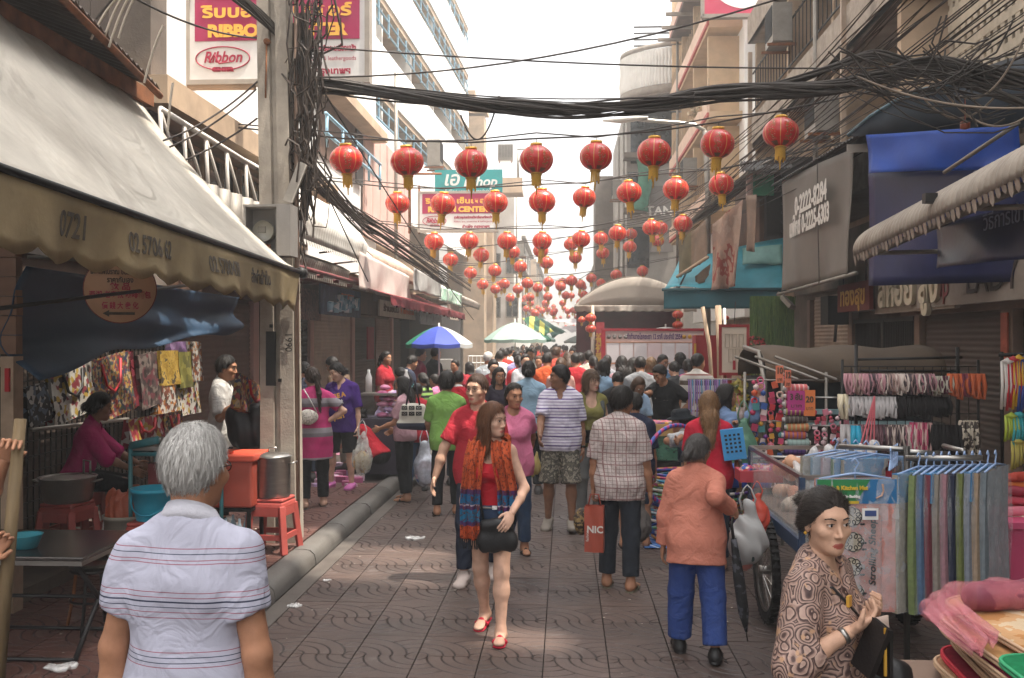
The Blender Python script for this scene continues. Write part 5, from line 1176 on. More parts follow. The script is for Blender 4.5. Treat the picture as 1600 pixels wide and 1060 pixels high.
m=MB();m.tube([(.1,.17,.2),(.1,.17,.30),(.04,.18,.31),(.04,.18,.2)],.009,6);m.build('loop_handle', steel,wp)
def bucket(x,y,z,r,h,label,mat,hm=None):
 t=thing('bucket', label,'bucket', (x,y,z));m=MB();m.lathe([(0,0),(r*.76,0),(r*.78,.01),(r*.97,h-.03),(r*1.04,h-.03),(r*1.05,h),(r*.97,h),(r*.75,.03),(0,.03)],26);m.build('body', mat,t)
 m=MB();m.tube([(r*1.0*math.cos(a),-r*.95*math.sin(a),h-.035-.16*math.sin(a)) for a in [PI*i/12 for i in range(13)]],.006,5);m.build('handle', hm or mat,t);return t
bucket(-3.2,7.3,.12+.475,.165,.25,'turquoise plastic bucket on a red stool behind the grey haired man', M(hx('2f9ab5'),rough=.4,var=.06,bump=.03))
wb=bucket(-3.62,7.7,.22,.165,.34,'large whitish plastic pail with an orange bag in it', M(hx('a89f90'),rough=.55,var=.15,dirt=.35),wht)
Ob=soft('plastic_bag', [ell((0,0,.30),(.15,.14,.16)),ell((.1,0,.42),(.07,.06,.12)),ell((-.1,.02,.40),(.06,.06,.1))],.014,M(hx('c8694c'),rough=.4,var=.15,bump=.6,bscale=25,trans=.25),None,wr=.02,wf=22);Ob.location=(-3.62,7.7,.27);tag(Ob,'orange plastic bag stuffed in the whitish pail', 'bag')
# orange cooler chest on a trestle
cb_=M(hx('a84a3a'),rough=.5,var=.1,scale=4,dirt=.15);Co=thing('cooler_box', 'orange red plastic cooler chest behind the grey haired man', 'cooler', (-2.98,8.35,.12))
m=MB();m.box((0,0,.62),(.56,.42,.40));m.build('box', cb_,Co,bevel=.02);m=MB();m.box((0,0,.85),(.60,.46,.06));m.box((-.02,-.12,.89),(.2,.08,.025));m.build('lid', M(hx('c9503a'),rough=.5,var=.1),Co,bevel=.015);part(Co,'trestle', blackm,*[((sx*.24,sy*.17,.21),(.03,.03,.42)) for sx in (-1,1) for sy in (-1,1)]);part(Co,'shelf', blackm,((0,0,.40),(.54,.4,.03)))
for i in range(2): Cs=thing('bottle_crate', ('blue bottle crate under the orange cooler', 'second blue bottle crate beside the cooler legs')[i],'crate', (-3.32+.40*i,8.2,.125));part(Cs,'crate_body', M(hx('2f4a8c'),rough=.5,var=.15),((0,0,.08),(.38,.3,.16)));[MB().lathe([(.03,.1),(.032,.24),(.012,.29),(.012,.33)],10,(x_,y_,0)).build('bottle', M(hx('9fb0b8'),rough=.15,var=.1),Cs) for x_ in (-.12,0,.12) for y_ in (-.09,.09)]
Wp=thing('water_bottle_pack', 'shrink wrapped pack of water bottles on the pavement by the kerb', 'bottles', (-2.62,7.55,.12))
for i in range(6): MB().lathe([(0,0),(.035,0),(.036,.05),(.031,.1),(.036,.16),(.034,.22),(.012,.27),(.014,.30),(0,.30)],10,((i % 2)*.075,(i//2)*.075,0)).build('bottle', M(hx('6f9ac2'),rough=.12,var=.1,bump=.05),Wp)
# teal pipe stand with tray
tp_=M(hx('3f7d84'),rough=.5,var=.15,dirt=.3);St=thing('pipe_stand', 'teal pipe stand with a steaming tray in front of the seated vendor', 'stand', (-3.2,7.85,.12));St.scale=(.78,.8,1.1);m=MB()
for sx in (-.42,.32):
 for sy in (-.3,.3): m.tube([(sx,sy,0),(sx,sy,.92)],.022,7)
for z_ in (.14,.56,.86):
 for sy in (-.3,.3): m.tube([(-.42,sy,z_),(.32,sy,z_)],.018,6)
 for sx in (-.42,.32): m.tube([(sx,-.3,z_),(sx,.3,z_)],.018,6)
m.tube([(-.42,-.3,.92),(-.1,-.36,.97)],.03,7);m.build('frame', tp_,St);part(St,'tray', steel,((-.05,0,.90),(.72,.58,.03)))
part(St,'red_box', M(hx('6e2a2c'),rough=.6,var=.15),((-.12,-.05,.68),(.3,.34,.2)))
for i in range(7): MB().lathe([(0,0),(.035,0),(.045,.05),(.04,.055)],10,(-.3+.09*i,-.12+.05*(i % 3),.915)).build('cup', steel,St)
for x_,y_,lb in ((-3.75,7.9,'white printed sack behind the teal stand'),(-3.35,8.0,'black and white printed sack under the teal stand')): B=soft('printed_sack', [ell((0,0,.16),(.17,.12,.17)),ell((.05,.02,.28),(.1,.09,.1))],.016,PALS['panda'],None,wr=.01,cuts=(((0,0,-1),0),));B.location=(x_,y_,.14);tag(B,lb,'sack')
# folding table and round stools in front
blk=M(hx('232020'),rough=.45,var=.2,bump=.05);tops=M(hx('5a5654'),rough=.22,metal=.75,var=.2,scale=3,bump=.05,dirt=.2)
Tb=thing('folding_table', 'steel topped folding table at the bottom left', 'table', (-3.35,5.72,.12));Tb.scale.z=.845;m=MB();m.box((0,0,.735),(1.2,.78,.03));m.build('tabletop', tops,Tb,bevel=.008)
m=MB();m.box((0,0,.705),(1.18,.76,.035));m.build('edge_frame', steel,Tb)
for sx in (-.5,.5):
 for s_ in (-1,1): m=MB();m.tube([(sx,s_*.30,.70),(sx,-s_*.30,0)],.016,7);m.build('leg', blk,Tb)
m=MB()
for sy in (-.30,.30): m.tube([(-.5,sy,.02),(.5,sy,.02)],.014,6)
m.tube([(-.5,0,.36),(.5,0,.36)],.014,6);m.build('stretcher', blk,Tb)
def round_stool(x,y,label):
 t=thing('round_stool', label,'stool', (x,y,.12),rnd.random(),'round metal stools by the table', .92);m=MB();m.lathe([(0,.42),(.155,.42),(.165,.435),(.155,.45),(0,.452)],24);m.build('seat', tops,t)
 for k in range(4): a=PI/4+k*PI/2;MB().tube([(.12*math.cos(a),.12*math.sin(a),.42),(.14*math.cos(a),.14*math.sin(a),.25),(.19*math.cos(a),.19*math.sin(a),0)],.012,7).build('leg', rust if k ==1 else blk,t)
 m=MB();m.tube([(.15*math.cos(a),.15*math.sin(a),.22) for a in [2*PI*i/24 for i in range(24)]],.009,6,closed=True);m.build('ring', blk,t);return t
round_stool(-3.05,6.05,'round metal stool under the table corner');round_stool(-3.95,5.6,'round metal stool at the left frame edge')
B=thing('basket', 'small turquoise plastic basket on the steel table', 'basket', (-3.22,5.55,.757));m=MB();m.lathe([(0,0),(.07,0),(.10,.075),(.105,.08),(.098,.075),(.068,.006),(0,.006)],18);m.build('bowl', M(hx('4aa5b5'),rough=.4,var=.1,trans=.3),B)
B=thing('glass', 'glass of brown iced coffee on the steel table', 'glass', (-3.4,5.5,.757));m=MB();m.lathe([(0,0),(.035,0),(.045,.13),(.0,.13)],16);m.build('coffee', M(hx('5a3a22'),rough=.1,var=.1,bump=0),B)
# litter
lit=glow_free_clear((.9,.88,.85),.42,.3)
for i,(px,py,s_,lb) in enumerate(((460,948,.06,'crumpled clear plastic bag on the paving by the kerb'),(648,843,.10,'flattened white plastic bag on the street'),(470,876,.04,'scrap of white foam on the kerb edge'),(92,1045,.09,'clear plastic bag under the folding table'),(452,845,.03,'white paper scrap at the pole foot'),(510,908,.035,'pale scrap of paper in the gutter'))):
 g_=G(px,py,.0 if px > 455 else .125);o=soft('litter', [ell((0,0,s_*.2),(s_,s_*.8,s_*.28)),ell((s_*.6,.3*s_,s_*.18),(s_*.6,s_*.5,s_*.22)),ell((-s_*.5,-.4*s_,s_*.3),(s_*.6,s_*.4,s_*.25))],s_/7,lit,None,wr=s_*.34,wf=2.6/s_,seed=i);o.location=g_;o.scale=(.75,.75,.5);tag(o,lb,'litter')
m=MB();r3=random.Random(8)
for i in range(160):
 yy=r3.uniform(4.5,11);xx=r3.choice((KX+.2+abs(r3.gauss(0,.15)),r3.uniform(-2.1,2.5),KX-r3.uniform(.2,1.5)));s_=r3.uniform(.004,.014);zz=.127 if xx < KX-.14 else .004
 m.add([(xx+s_*r3.uniform(.6,1.4)*math.cos(t+i),yy+s_*math.sin(t+i),zz+r3.uniform(0,.004)) for t in (0,1.4,3,4.6)],[(0,1,2,3)])
tag(m.build('litter_scraps', M(hx('b8b0a4'),var=.3,bump=0)),'small pale scraps of litter scattered over the paving', 'litter', kind='stuff')
# ---- awnings and cloths along the left shopfronts
crw=M(hx('c9c4bc'),rough=.6,var=.1,scale=3,bump=.1,dirt=.4,dirtcol=(.22,.17,.13));crg=M(hx('9a8f84'),rough=.6,metal=.2,var=.15,scale=3,dirt=.5)
def corr_awn(y0,y1,xf,zf,xb,zb,mat,label,n,drop=.18,teeth=True,amp=.018):
 t=thing('corrugated_awning', label,'awning');m=MB()
 def fn(u,v):
  y=y0+(y1-y0)*u
  if v < .35: k=v/.35;return (xf+.05*k*k-.05,y,zf-drop*(1-k)),(1,0,.2)
  k=(v-.35)/.65;return (xf+(xb-xf)*k,y,zf+(zb-zf)*math.sin(k*PI/2)),(.45,0,.9)
 corr(m,fn,n,.1,9,amp)
 if teeth:
  for i in range(n): yy=y0+(y1-y0)*(i+.5)/n;w_=(y1-y0)/n*.42;m.add([(xf-.04,yy-w_,zf-drop),(xf-.04,yy+w_,zf-drop),(xf-.03,yy+w_*.5,zf-drop-.07),(xf-.03,yy-w_*.5,zf-drop-.07)],[(0,1,2,3)])
 m.build('corrugated_sheet', mat,t,solid=.004);m=MB();m.tube([(xf-.1,y0,zf-.05),(xf-.1,y1,zf-.05)],.02,6)
 for k in range(3): yy=y0+(y1-y0)*(.05+.45*k);m.tube([(xf-.1,yy,zf-.06),(xb,yy,zf-.15)],.018,5)
 m.build('frame', galv,t);return t
corr_awn(11.9,16.4,-3.4,3.62,-4.2,4.3,crw,'white corrugated awning with fringed edge right beyond the pole', 34,.3)
corr_awn(12.2,15.7,-3.55,3.12,-4.4,3.35,crg,'grey corrugated awning with toothed edge below the white one', 30,.2)
corr_awn(16.8,21.8,-3.4,3.48,-4.4,3.95,M(hx('b59a88'),rough=.7,var=.15,dirt=.4),'rolled pinkish brown corrugated awning in the middle of the left side', 40,.25,False)
corr_awn(22.2,27.5,-3.3,3.40,-4.4,3.8,crw,'pale corrugated awning before the far left shops', 36,.2)
corr_awn(28.0,36,-3.2,3.3,-4.4,3.7,crg,'farthest grey corrugated awning on the left', 40,.2,False)
def cloth(name,label,cat,pts,mat,nu=16,nv=12,wav=.04,fr=9,solid=.005,group=None,edge=0):
 """cloth hung between four corners: top left, top right, bottom right, bottom left"""
 a,b,c_,d_=map(Vector,pts);nn=(b-a).cross(d_-a).normalized();m=MB()
 m.sheet(lambda u,v: a.lerp(b,u).lerp(d_.lerp(c_,u),v)+nn*(wav*math.sin(u*fr+v*3)*(.3+v)+wav*.6*math.sin(u*fr*2.3-v*4+1)*v)+Vector((0,0,edge*abs(math.sin(u*fr*2))*v)),nu,nv)
 return tag(m.build(name,mat,solid=solid),label,cat,group)
cloth('hanging_cloth', 'white cloth with faded pink stains hung below the rolled awning', 'cloth', (PX(562,393,-3.35),PX(640,432,-3.35),PX(640,474,-3.35),PX(562,452,-3.35)),M(hx('cdbfb6'),rough=.8,var=.12,scale=1.5,bump=.1,dirt=.4,dirtcol=hx('a8706c'),trans=.25),18,10,.03,14)
cloth('hanging_cloth', 'grey tarpaulin strip hung before the pale far awning', 'cloth', (PX(647,418,-3.2),PX(690,440,-3.2),PX(690,466,-3.2),PX(647,455,-3.2)),M(hx('a5a19c'),rough=.7,var=.12,dirt=.3,trans=.2),14,8,.03,9)
cloth('banner', 'small green and white banner at the end of the red awning', 'banner', (PX(690,447,-3.0),PX(722,460,-3.0),PX(720,480,-3.0),PX(690,470,-3.0)),cells([hx('c9cfc4'),hx('8fb09a'),hx('d5d8d0')],4,'NOISE'),8,6,.02)
Ra_=thing('red_awning', 'dark red striped cloth awning over the middle left shops', 'awning');m=MB();m.sheet(lambda u,v: (-2.95-1.6*v,16.0+12*u,2.74+.62*v-.05*math.sin(PI*v)),30,6);m.build('canopy_cloth', repeat([(0,hx('7a2026')),(.5,hx('96383a'))],.5,1,trans=.2,dirt=.3),Ra_,solid=.006);m=MB();scallop_sheet(m,16,28,-2.95,2.73,.17,.36,nsub=6);m.build('valance', M(hx('6e1c24'),rough=.8,var=.15,trans=.2),Ra_,solid=.005)
Mb=thing('awning_frame', 'maroon pipe ceiling frame under the grey corrugated awning', 'frame');m=MB()
for k in range(5): m.tube([(-3.5,11.8+k*.95,2.95-.02*k),(-5.0,11.8+k*.95,3.0)],.035,6)
m.tube([(-3.5,11.6,2.95),(-3.5,16.2,2.95)],.03,6);m.build('pipe', M(hx('6e3434'),rough=.6,var=.2),Mb)
# shop signs under the awnings
def flat_sign(name,label,px0,px1,yt,yb,X,mat,cat='sign', txt=(),frame=None):
 a=PX(px0,yt,X);b=PX(px1,yt,X);z1=PX((px0+px1)/2,yt,X).z;z0=PX((px0+px1)/2,yb,X).z;W=abs(b.y-a.y);H_=z1-z0;t=thing(name,label,cat,(X,(a.y+b.y)/2,z0));s_=1 if X < 0 else -1
 part(t,'board', mat,((0,0,H_/2),(.04,W,H_)))
 if frame: part(t,'frame', frame,((0,0,-.02),(.06,W+.08,.04)),((0,0,H_+.02),(.06,W+.08,.04)),((0,W/2+.02,H_/2),(.06,.04,H_)),((0,-W/2-.02,H_/2),(.06,.04,H_)))
 for (s,sz,mt,u,v,wd) in txt: text(s,sz*H_,mt,t,(s_*.026,(u-.5)*W*s_ if s_ > 0 else (.5-u)*W,v*H_),(PI/2,0,PI/2*s_),bold=.01,width=wd*W)
 return t
org=M(hx('d2683a'),rough=.6,var=.05,bump=0)
s1=flat_sign('menu_banner', 'blue food banner with orange Thai lettering and pictures of drinks', 500,562,450,494,-3.9,cells([hx('2a2c4e'),hx('28304a'),hx('3a3f5e')],5,'NOISE'),'banner', (('ลูกเทพ', .36,org,.62,.70,.34),));r3=random.Random(2)
for i in range(22): yy=r3.uniform(-1.1,1.1);MB().lathe([(0,0),(.06,0),(.075,.16),(0,.17)],8,(.03,yy,r3.uniform(.04,.2))).build('picture', cells([hx('8fb3c4'),hx('d5dbe0'),hx('5a8aa0')],9),s1)
flat_sign('shop_sign', 'white shop sign with brown Thai lettering under the red awning', 592,648,474,497,-3.7,M(hx('c4b8a6'),var=.1,dirt=.3),'sign', (('ร้านขนม', .5,brownw,.28,.5,.4),('สำเพ็งใหม่', .45,org,.72,.5,.45)))
flat_sign('shop_sign', 'brown slanted sign board with pink streaks beside the pole', 462,500,452,500,-4.2,cells([hx('5a3a34'),hx('8a5a4e'),hx('3c2a26'),hx('a87a6c')],7,'NOISE', (1,6,1)),'sign')
flat_sign('poster', 'grey blue poster with a red figure hanging among the shops', 656,688,480,508,-3.4,cells([hx('7a8690'),hx('8a929a'),hx('6a757e')],4,'NOISE'),'poster');
flat_sign('poster', 'small cream poster hung on a shop pillar beyond the white cloth', 702,716,478,500,-3.4,M(hx('a8988a'),var=.2),'poster')
# umbrellas
def umbrella(px,ptop,prim,half,Y,cols,label,slope=.42,pole=True,X=None,frill=.07,zt=None):
 top=P(px,ptop,Y);zr=P(px,prim,Y).z;r=half*Y/F;t=thing('market_umbrella', label,'umbrella', (top.x,top.y,0));H_=top.z-zr
 for k in range(8):
  m=MB();a0,a1=2*PI*k/8,2*PI*(k+1)/8
  def fn(u,v):
   a=a0+(a1-a0)*u;rr=r*v*(1-.05*math.sin(PI*u)*v);return (rr*math.cos(a),rr*math.sin(a),zr+frill+(H_-frill)*(1-v**1.55)-.02*math.sin(PI*u)*v)
  m.sheet(fn,5,8)
  m.sheet(lambda u,v: (r*(1-.05*math.sin(PI*u))*math.cos(a0+(a1-a0)*u),r*(1-.05*math.sin(PI*u))*math.sin(a0+(a1-a0)*u),zr+frill-.02*math.sin(PI*u)-frill*v),5,1)
  m.build('panel', cols[k % len(cols)],t)
  m=MB();m.tube([(0,0,top.z-.15),(r*.97*math.cos(a0),r*.97*math.sin(a0),zr+frill-.01)],.006,4);m.build('rib', galv,t)
 m=MB();m.tube([(0,0,.0),(0,0,top.z+.06)],.018,7);m.build('pole', M(hx('c4b0a8'),rough=.4,var=.1),t);return t
ub=M(hx('3f4fa8'),rough=.6,var=.08,trans=.3);ug=M(hx('2f7a5e'),rough=.6,var=.08,trans=.3);uw=M(hx('c9c9c4'),rough=.6,var=.06,trans=.35);ul=M(hx('9fb5aa'),rough=.6,var=.06,trans=.35)
umbrella(686,510,543,53,17.6,[uw,uw,ub,ug,ug,ub,ub,uw],'blue green and white market umbrella on the left')
umbrella(805,504,535,49,22,[ul,ul,M(hx('a9bdb2'),rough=.6,var=.06,trans=.35)],'pale green market umbrella above the crowd')
umbrella(846,520,534,22,30,[ug,ul],'far green and pale umbrella behind the pale green one');umbrella(905,524,536,24,46,[M(hx('5a625e'),var=.1)],'dark grey umbrella deep in the crowd')
cloth('striped_tarp', 'green and yellow striped tarpaulin slanting beside the far umbrellas', 'tarpaulin', (P(816,497,28),P(838,494,28),P(866,522,27),P(834,520,27)),repeat([(0,hx('2f5a44')),(.5,hx('b8b25a'))],.3,0,trans=.2),14,8,.05)
cloth('green_tarp', 'dark green tarpaulin sagging next to the striped one', 'tarpaulin', (P(838,496,28.5),P(856,502,28.5),P(884,524,28),P(846,522,28)),M(hx('38574e'),rough=.6,var=.2),14,8,.08)
# ================================================================= right awnings, stalls and goods
navy=M(hx('20283f'),rough=.5,var=.15,scale=2,bump=.15,bscale=20);blue_t=M(hx('1d55bc'),rough=.4,var=.08,scale=2,bump=.25,bscale=12,trans=.25);navy2=M(hx('1c2452'),rough=.38,var=.12,bump=.15,bscale=15);dk=M(hx('161a1e'),rough=.7,var=.2)
grey_v=M(hx('6f675f'),rough=.6,var=.1,scale=2,bump=.15,dirt=.2)
# bullnose metal awning
Ma=thing('metal_awning', 'curved ribbed metal awning with a frilled rusty edge over the right stall', 'awning')
mt=M(hx('a3978a'),rough=.5,metal=.45,var=.14,scale=4,bump=.1,dirt=.45,dirtcol=hx('5a4230'))
m=MB();A0,A1=4.6,10.3
def bull(u,v):
 y=A0+(A1-A0)*u;a=R(-8)+R(100)*v;rr=.7
 return ((3.02+rr*(1-math.cos(a))*1.0,y,2.92+.055*(A1-y)+.34*math.sin(a)),(-math.cos(a),0,math.sin(a)))
N=58
corr(m,bull,N,.1,12,.022);m.build('ribbed_sheet', mt,Ma,solid=.004)
m=MB()
for i in range(N):
 yy=A0+(A1-A0)*(i+.75)/N;w_=(A1-A0)/N*.40;z_=2.92+.055*(A1-yy)+.34*math.sin(R(-8));d_=.08+.03*math.sin(i*1.9);x_=3.03
 m.add([(x_,yy-w_,z_+.01),(x_,yy+w_,z_+.01),(x_+.012,yy+w_*.8,z_-d_*.7),(x_+.015,yy,z_-d_),(x_+.012,yy-w_*.8,z_-d_*.7)],[(0,1,2,3,4)])
m.build('frilled_edge', mt,Ma,solid=.004)['kind']='stuff'
m=MB();m.tube([(3.12,A0,3.16),(3.12,A1,2.85)],.03,6)
for yy in (5.2,7.6,10.0): m.tube([(3.1,yy,2.86+.055*(A1-yy)),(5.0,yy,2.9+.055*(A1-yy))],.025,6)
m.tube([(3.05,5.6,3.25),(3.1,5.55,3.22),(3.6,5.5,3.4)],.05,8);m.build('frame', galv,Ma);part(Ma,'bracket', blackm,((3.0,8.1,3.16),(.1,.08,.08)))
m=MB();m.tube([P(1475,270,10),P(1592,192,9)],.02,6);tag(m.build('support_rod', galv),'bare metal rod slanting in front of the bright blue tarpaulin', 'rod')
# dark blue canopy with bowed top edge
Dc=thing('blue_canopy', 'dark blue canopy with an arched top edge over the lady shop', 'canopy')
ar=[P(1325,212,12.2),P(1360,182,11.9),P(1400,158,11.5),P(1440,141,11.2),P(1500,128,10.8),P(1560,120,10.4),P(1640,112,10)];lo=[P(1325,214,12.2),P(1360,212,11.9),P(1400,210,11.5),P(1440,208,11.2),P(1500,205,10.8),P(1560,202,10.4),P(1640,198,10)]
m=MB();k=len(ar);m.add([p for p in ar]+[p for p in lo],[(i,i+1,k+i+1,k+i) for i in range(k-1)],True);m.add(ar+[p+Vector((1.2,.6,.5)) for p in ar],[(i+1,i,k+i,k+i+1) for i in range(k-1)],True);m.build('canopy_cloth', M(hx('1b2530'),rough=.7,var=.15,scale=2,bump=.2),Dc,solid=.01)
m=MB();m.tube(ar,.025,6);m.build('edge_pipe', M(hx('55707a'),rough=.5),Dc)
cloth('blue_tarpaulin', 'bright blue tarpaulin stretched under the dark canopy', 'tarpaulin', (P(1353,211,11.9),P(1590,196,9.6),P(1590,262,9.7),P(1357,271,11.8)),blue_t,26,10,.035,7)
cloth('blue_tarpaulin', 'darker violet blue tarpaulin hanging below the bright one', 'tarpaulin', (P(1357,266,12.1),P(1600,258,10),P(1600,440,10.2),P(1357,447,12.2)),navy2,20,12,.03,6)
cb2=thing('lettered_tarpaulin', 'glossy navy tarpaulin with white Thai lettering below the metal awning', 'tarpaulin');o=cloth('cloth', None,None,(PX(1463,352,3.75),PX(1680,300,3.75),PX(1680,395,3.7),PX(1463,420,3.7)),navy2,22,10,.03,6);o.parent=cb2
text('วิธีการเข้าใจ', .2,M(hx('9aa0b8'),var=.1),cb2,PX(1575,340,3.69),(PI/2,0,RG),width=.95)
# vinyl banner with telephone numbers
Vb=thing('vinyl_banner', 'grey vinyl banner with white telephone numbers hanging over the right shops', 'banner');o=cloth('sheet', None,None,(PX(1222,283,4.0),PX(1331,232,4.0),PX(1331,428,4.0),PX(1221,456,4.0)),grey_v,26,16,.05,8);o.parent=Vb
wv=M(hx('d2cdc5'),rough=.6,var=.05,bump=0)
a=PX(1240,330,3.93);b=PX(1292,300,3.93);text('0-2222-8284', .42,wv,Vb,PX(1265,312,3.9),(PI/2,0,RG),bold=.014,width=2.0);text('แฟ็กซ์ 0-2225-6303', .40,wv,Vb,PX(1262,347,3.9),(PI/2,0,RG),bold=.014,width=2.5)
m=MB();m.tube([PX(1216,460,3.98),PX(1338,427,3.98)],.03,6);m.build('bottom_rod', galv,Vb);m=MB();m.tube([PX(1277,255,3.95),PX(1278,350,3.92),PX(1280,445,3.95)],.008,4);m.build('cord', cable_m,Vb)
Sr=thing('sloping_roof', 'dark sloping sheet roof edge above the vinyl banner', 'roof');m=MB();corr(m,lambda u,v: ((3.95+1.0*v,12.6+6.2*u,4.75+.2*u+.35*v),(-.3,0,.95)),40,.1,3,.015);m.build('corrugated_sheet', M(hx('55504e'),rough=.5,metal=.3,var=.2),Sr,solid=.005)
part(Rh,'sticker', M(hx('b0a69a'),var=.1),(tuple(P(1341,232,12.3)),(.28,.02,.1)))
# shop names
Ls=thing('shop_sign', 'pale sign with dark letters P LADY beneath the blue canopy', 'sign', (4.72,11.2,2.42));part(Ls,'board', M(hx('8f8378'),rough=.6,var=.1,dirt=.2),((0,0,.24),(.08,3.8,.5)));text('LADY', .46,M(hx('3a302c'),var=.05),Ls,(-.05,-.35,.25),(PI/2,0,RG),bold=.004,width=1.3);text('ip', .42,M(hx('7a3434'),var=.05),Ls,(-.05,.95,.24),(PI/2,0,RG),bold=.006)
Gs=thing('shop_sign', 'row of gilt Thai letters on a board over the folding gate', 'sign', (4.7,13.4,2.4));part(Gs,'board', M(hx('8a7a6a'),rough=.7,var=.12,dirt=.3),((.03,0,.25),(.06,3.0,.55)))
text('ลี้หอย สูง', .62,M(hx('cfc4ac'),rough=.4,metal=.3,var=.1),Gs,(-.04,0,.27),(PI/2,0,RG),bold=.02,ext=.03,width=2.3)
Os=thing('shop_sign', 'small red board with gold lettering left of the gilt letters', 'sign', (4.6,15.6,2.45));part(Os,'board', M(hx('6a2c24'),var=.15),((0,0,.22),(.06,1.7,.45)));text('ทองสุข', .4,goldm,Os,(-.04,0,.22),(PI/2,0,RG),bold=.012,width=1.3);m=MB();m.tube([(0,-.6,.45),(0,-.6,.9)],.01,4);m.tube([(0,.6,.45),(0,.6,.9)],.01,4);m.build('hanger', blackm,Os)
Cm=thing('speaker_box', 'black box hanging at the corner of the light shutter', 'box', (4.7,17.1,2.3));part(Cm,'casing', blackm,((0,0,.2),(.35,.5,.5)));m=MB();m.tube([(0,-.1,-.05),(-.02,-.1,-.35)],.03,5);m.build('cable', cable_m,Cm)
m=MB();m.box((0,0,0),(.12,.6,.08));o=m.build('floodlight', galv,None,P(1228,470,18.5),(.5,.3,.4));tag(o,'tilted grey tube lamp under the corner of the teal awning', 'lamp')
# teal awning group facing the camera
teal_c=M(hx('1d5a66'),rough=.55,var=.12,scale=3,bump=.1,trans=.15);aqua=M(hx('4aa5b5'),rough=.4,var=.12,scale=3,bump=.2,trans=.35);aqua2=M(hx('8fbdb5'),rough=.4,var=.12,trans=.35)
Ta=thing('teal_awning', 'teal awning with a dark valance and bright sloping top on the right', 'awning')
o=cloth('valance', None,None,(P(1037,453,20.2),P(1226,453,18.9),P(1226,482,18.9),P(1037,483,20.2)),teal_c,24,6,.02,8);o.parent=Ta
o=cloth('canopy_cloth', None,None,(P(1062,405,22.2),P(1226,372,20.6),P(1226,453,18.92),P(1037,453,20.22)),aqua,24,8,.06,6);o.parent=Ta
o=cloth('upper_panel', None,None,(P(1160,388,20.3),P(1222,382,19.9),P(1222,412,19.7),P(1160,414,20.1)),aqua2,10,5,.03,6);o.parent=Ta
m=MB();m.tube([P(1035,453,20.15),P(1228,452,18.85)],.035,6);m.build('front_pipe', M(hx('184a52')),Ta);m=MB()
for px in (1060,1110,1165): m.tube([P(px,452,20),P(px+25,400,21)],.02,5)
m.build('strut', blackm,Ta)
Rs_=thing('ragged_blind', 'brown and olive ragged cloth blinds hanging over the teal awning', 'blind');lb_=repeat([(0,hx('7a6656')),(.35,hx('6a6248')),(.6,hx('85705e'))],1.0,0,dirt=.4,trans=.15)
o=cloth('cloth', None,None,(P(1060,378,20.6),P(1103,345,19.6),P(1103,408,19.5),P(1060,440,20.5)),lb_,14,10,.03,12,edge=.06);o.parent=Rs_
o=cloth('cloth', None,None,(P(1086,432,20.2),P(1110,412,19.7),P(1110,430,19.7),P(1086,452,20.2)),M(hx('766252'),var=.2,dirt=.3),6,5,.03);o.parent=Rs_
m=MB();m.tube([P(1058,433,20.4),P(1106,402,19.4)],.035,6);m.build('bamboo_rod', tanw,Rs_)
cloth('ragged_curtain', 'brown cloth strip with a torn end beside the dark opening', 'cloth', (P(1166,306,18.8),P(1182,304,18.6),P(1181,385,18.6),P(1166,392,18.8)),M(hx('8a7464'),var=.15,dirt=.3),6,10,.03,9,edge=-.15)
tb_=cells([hx('b09482'),hx('b59a88'),hx('a88a7a'),hx('b5907c'),hx('9a4a40'),hx('b59c8a')],3.2,'NOISE', (1,1,.5),trans=.2,dirt=.3)
cloth('torn_banner', 'torn faded banner with red print hanging over the teal awning', 'banner', (P(1112,352,19.3),P(1160,312,18.9),P(1152,448,18.9),P(1112,454,19.3)),tb_,16,18,.07,9)
Up=thing('upper_shack', 'dark timber upper room with green shutter above the teal awning', 'shack');part(Up,'wall', darkw,((5.6,21.0,4.6),(2.6,.3,2.6)));part(Up,'wall', brownw,((4.3,22.6,4.6),(.2,3.0,2.6)))
sl_=MB()
for i in range(9): sl_.box((5.4,20.8,3.9+i*.2),(1.6,.05,.05))
sl_.build('window_bars', blackm,Up);part(Up,'green_shutter', M(hx('2f7a5a'),rough=.6,var=.15),(tuple(P(1191,290,20)),(.45,.12,.42)),);part(Up,'grey_board', pinkw,(tuple(P(1171,292,20)),(.12,.12,.55)))
m=MB();corr(m,lambda u,v: (P(1170-110*u,268+92*u,19.6+4*u)+Vector((.9*v,0,.45*v)),(-.4,0,.9)),40,.1,4,.03);m.build('corrugated_roof', M(hx('857b70'),rough=.6,metal=.3,var=.25,dirt=.5),Up,solid=.005)
m=MB();corr(m,lambda u,v: (P(1240-80*u,262+6*u,19.2)+Vector((.1*v,.9*v,.35*v)),(0,-.4,.9)),16,.1,3,.02);m.build('corrugated_roof', M(hx('4f4c4a'),rough=.6,metal=.3,var=.2),Up,solid=.005)
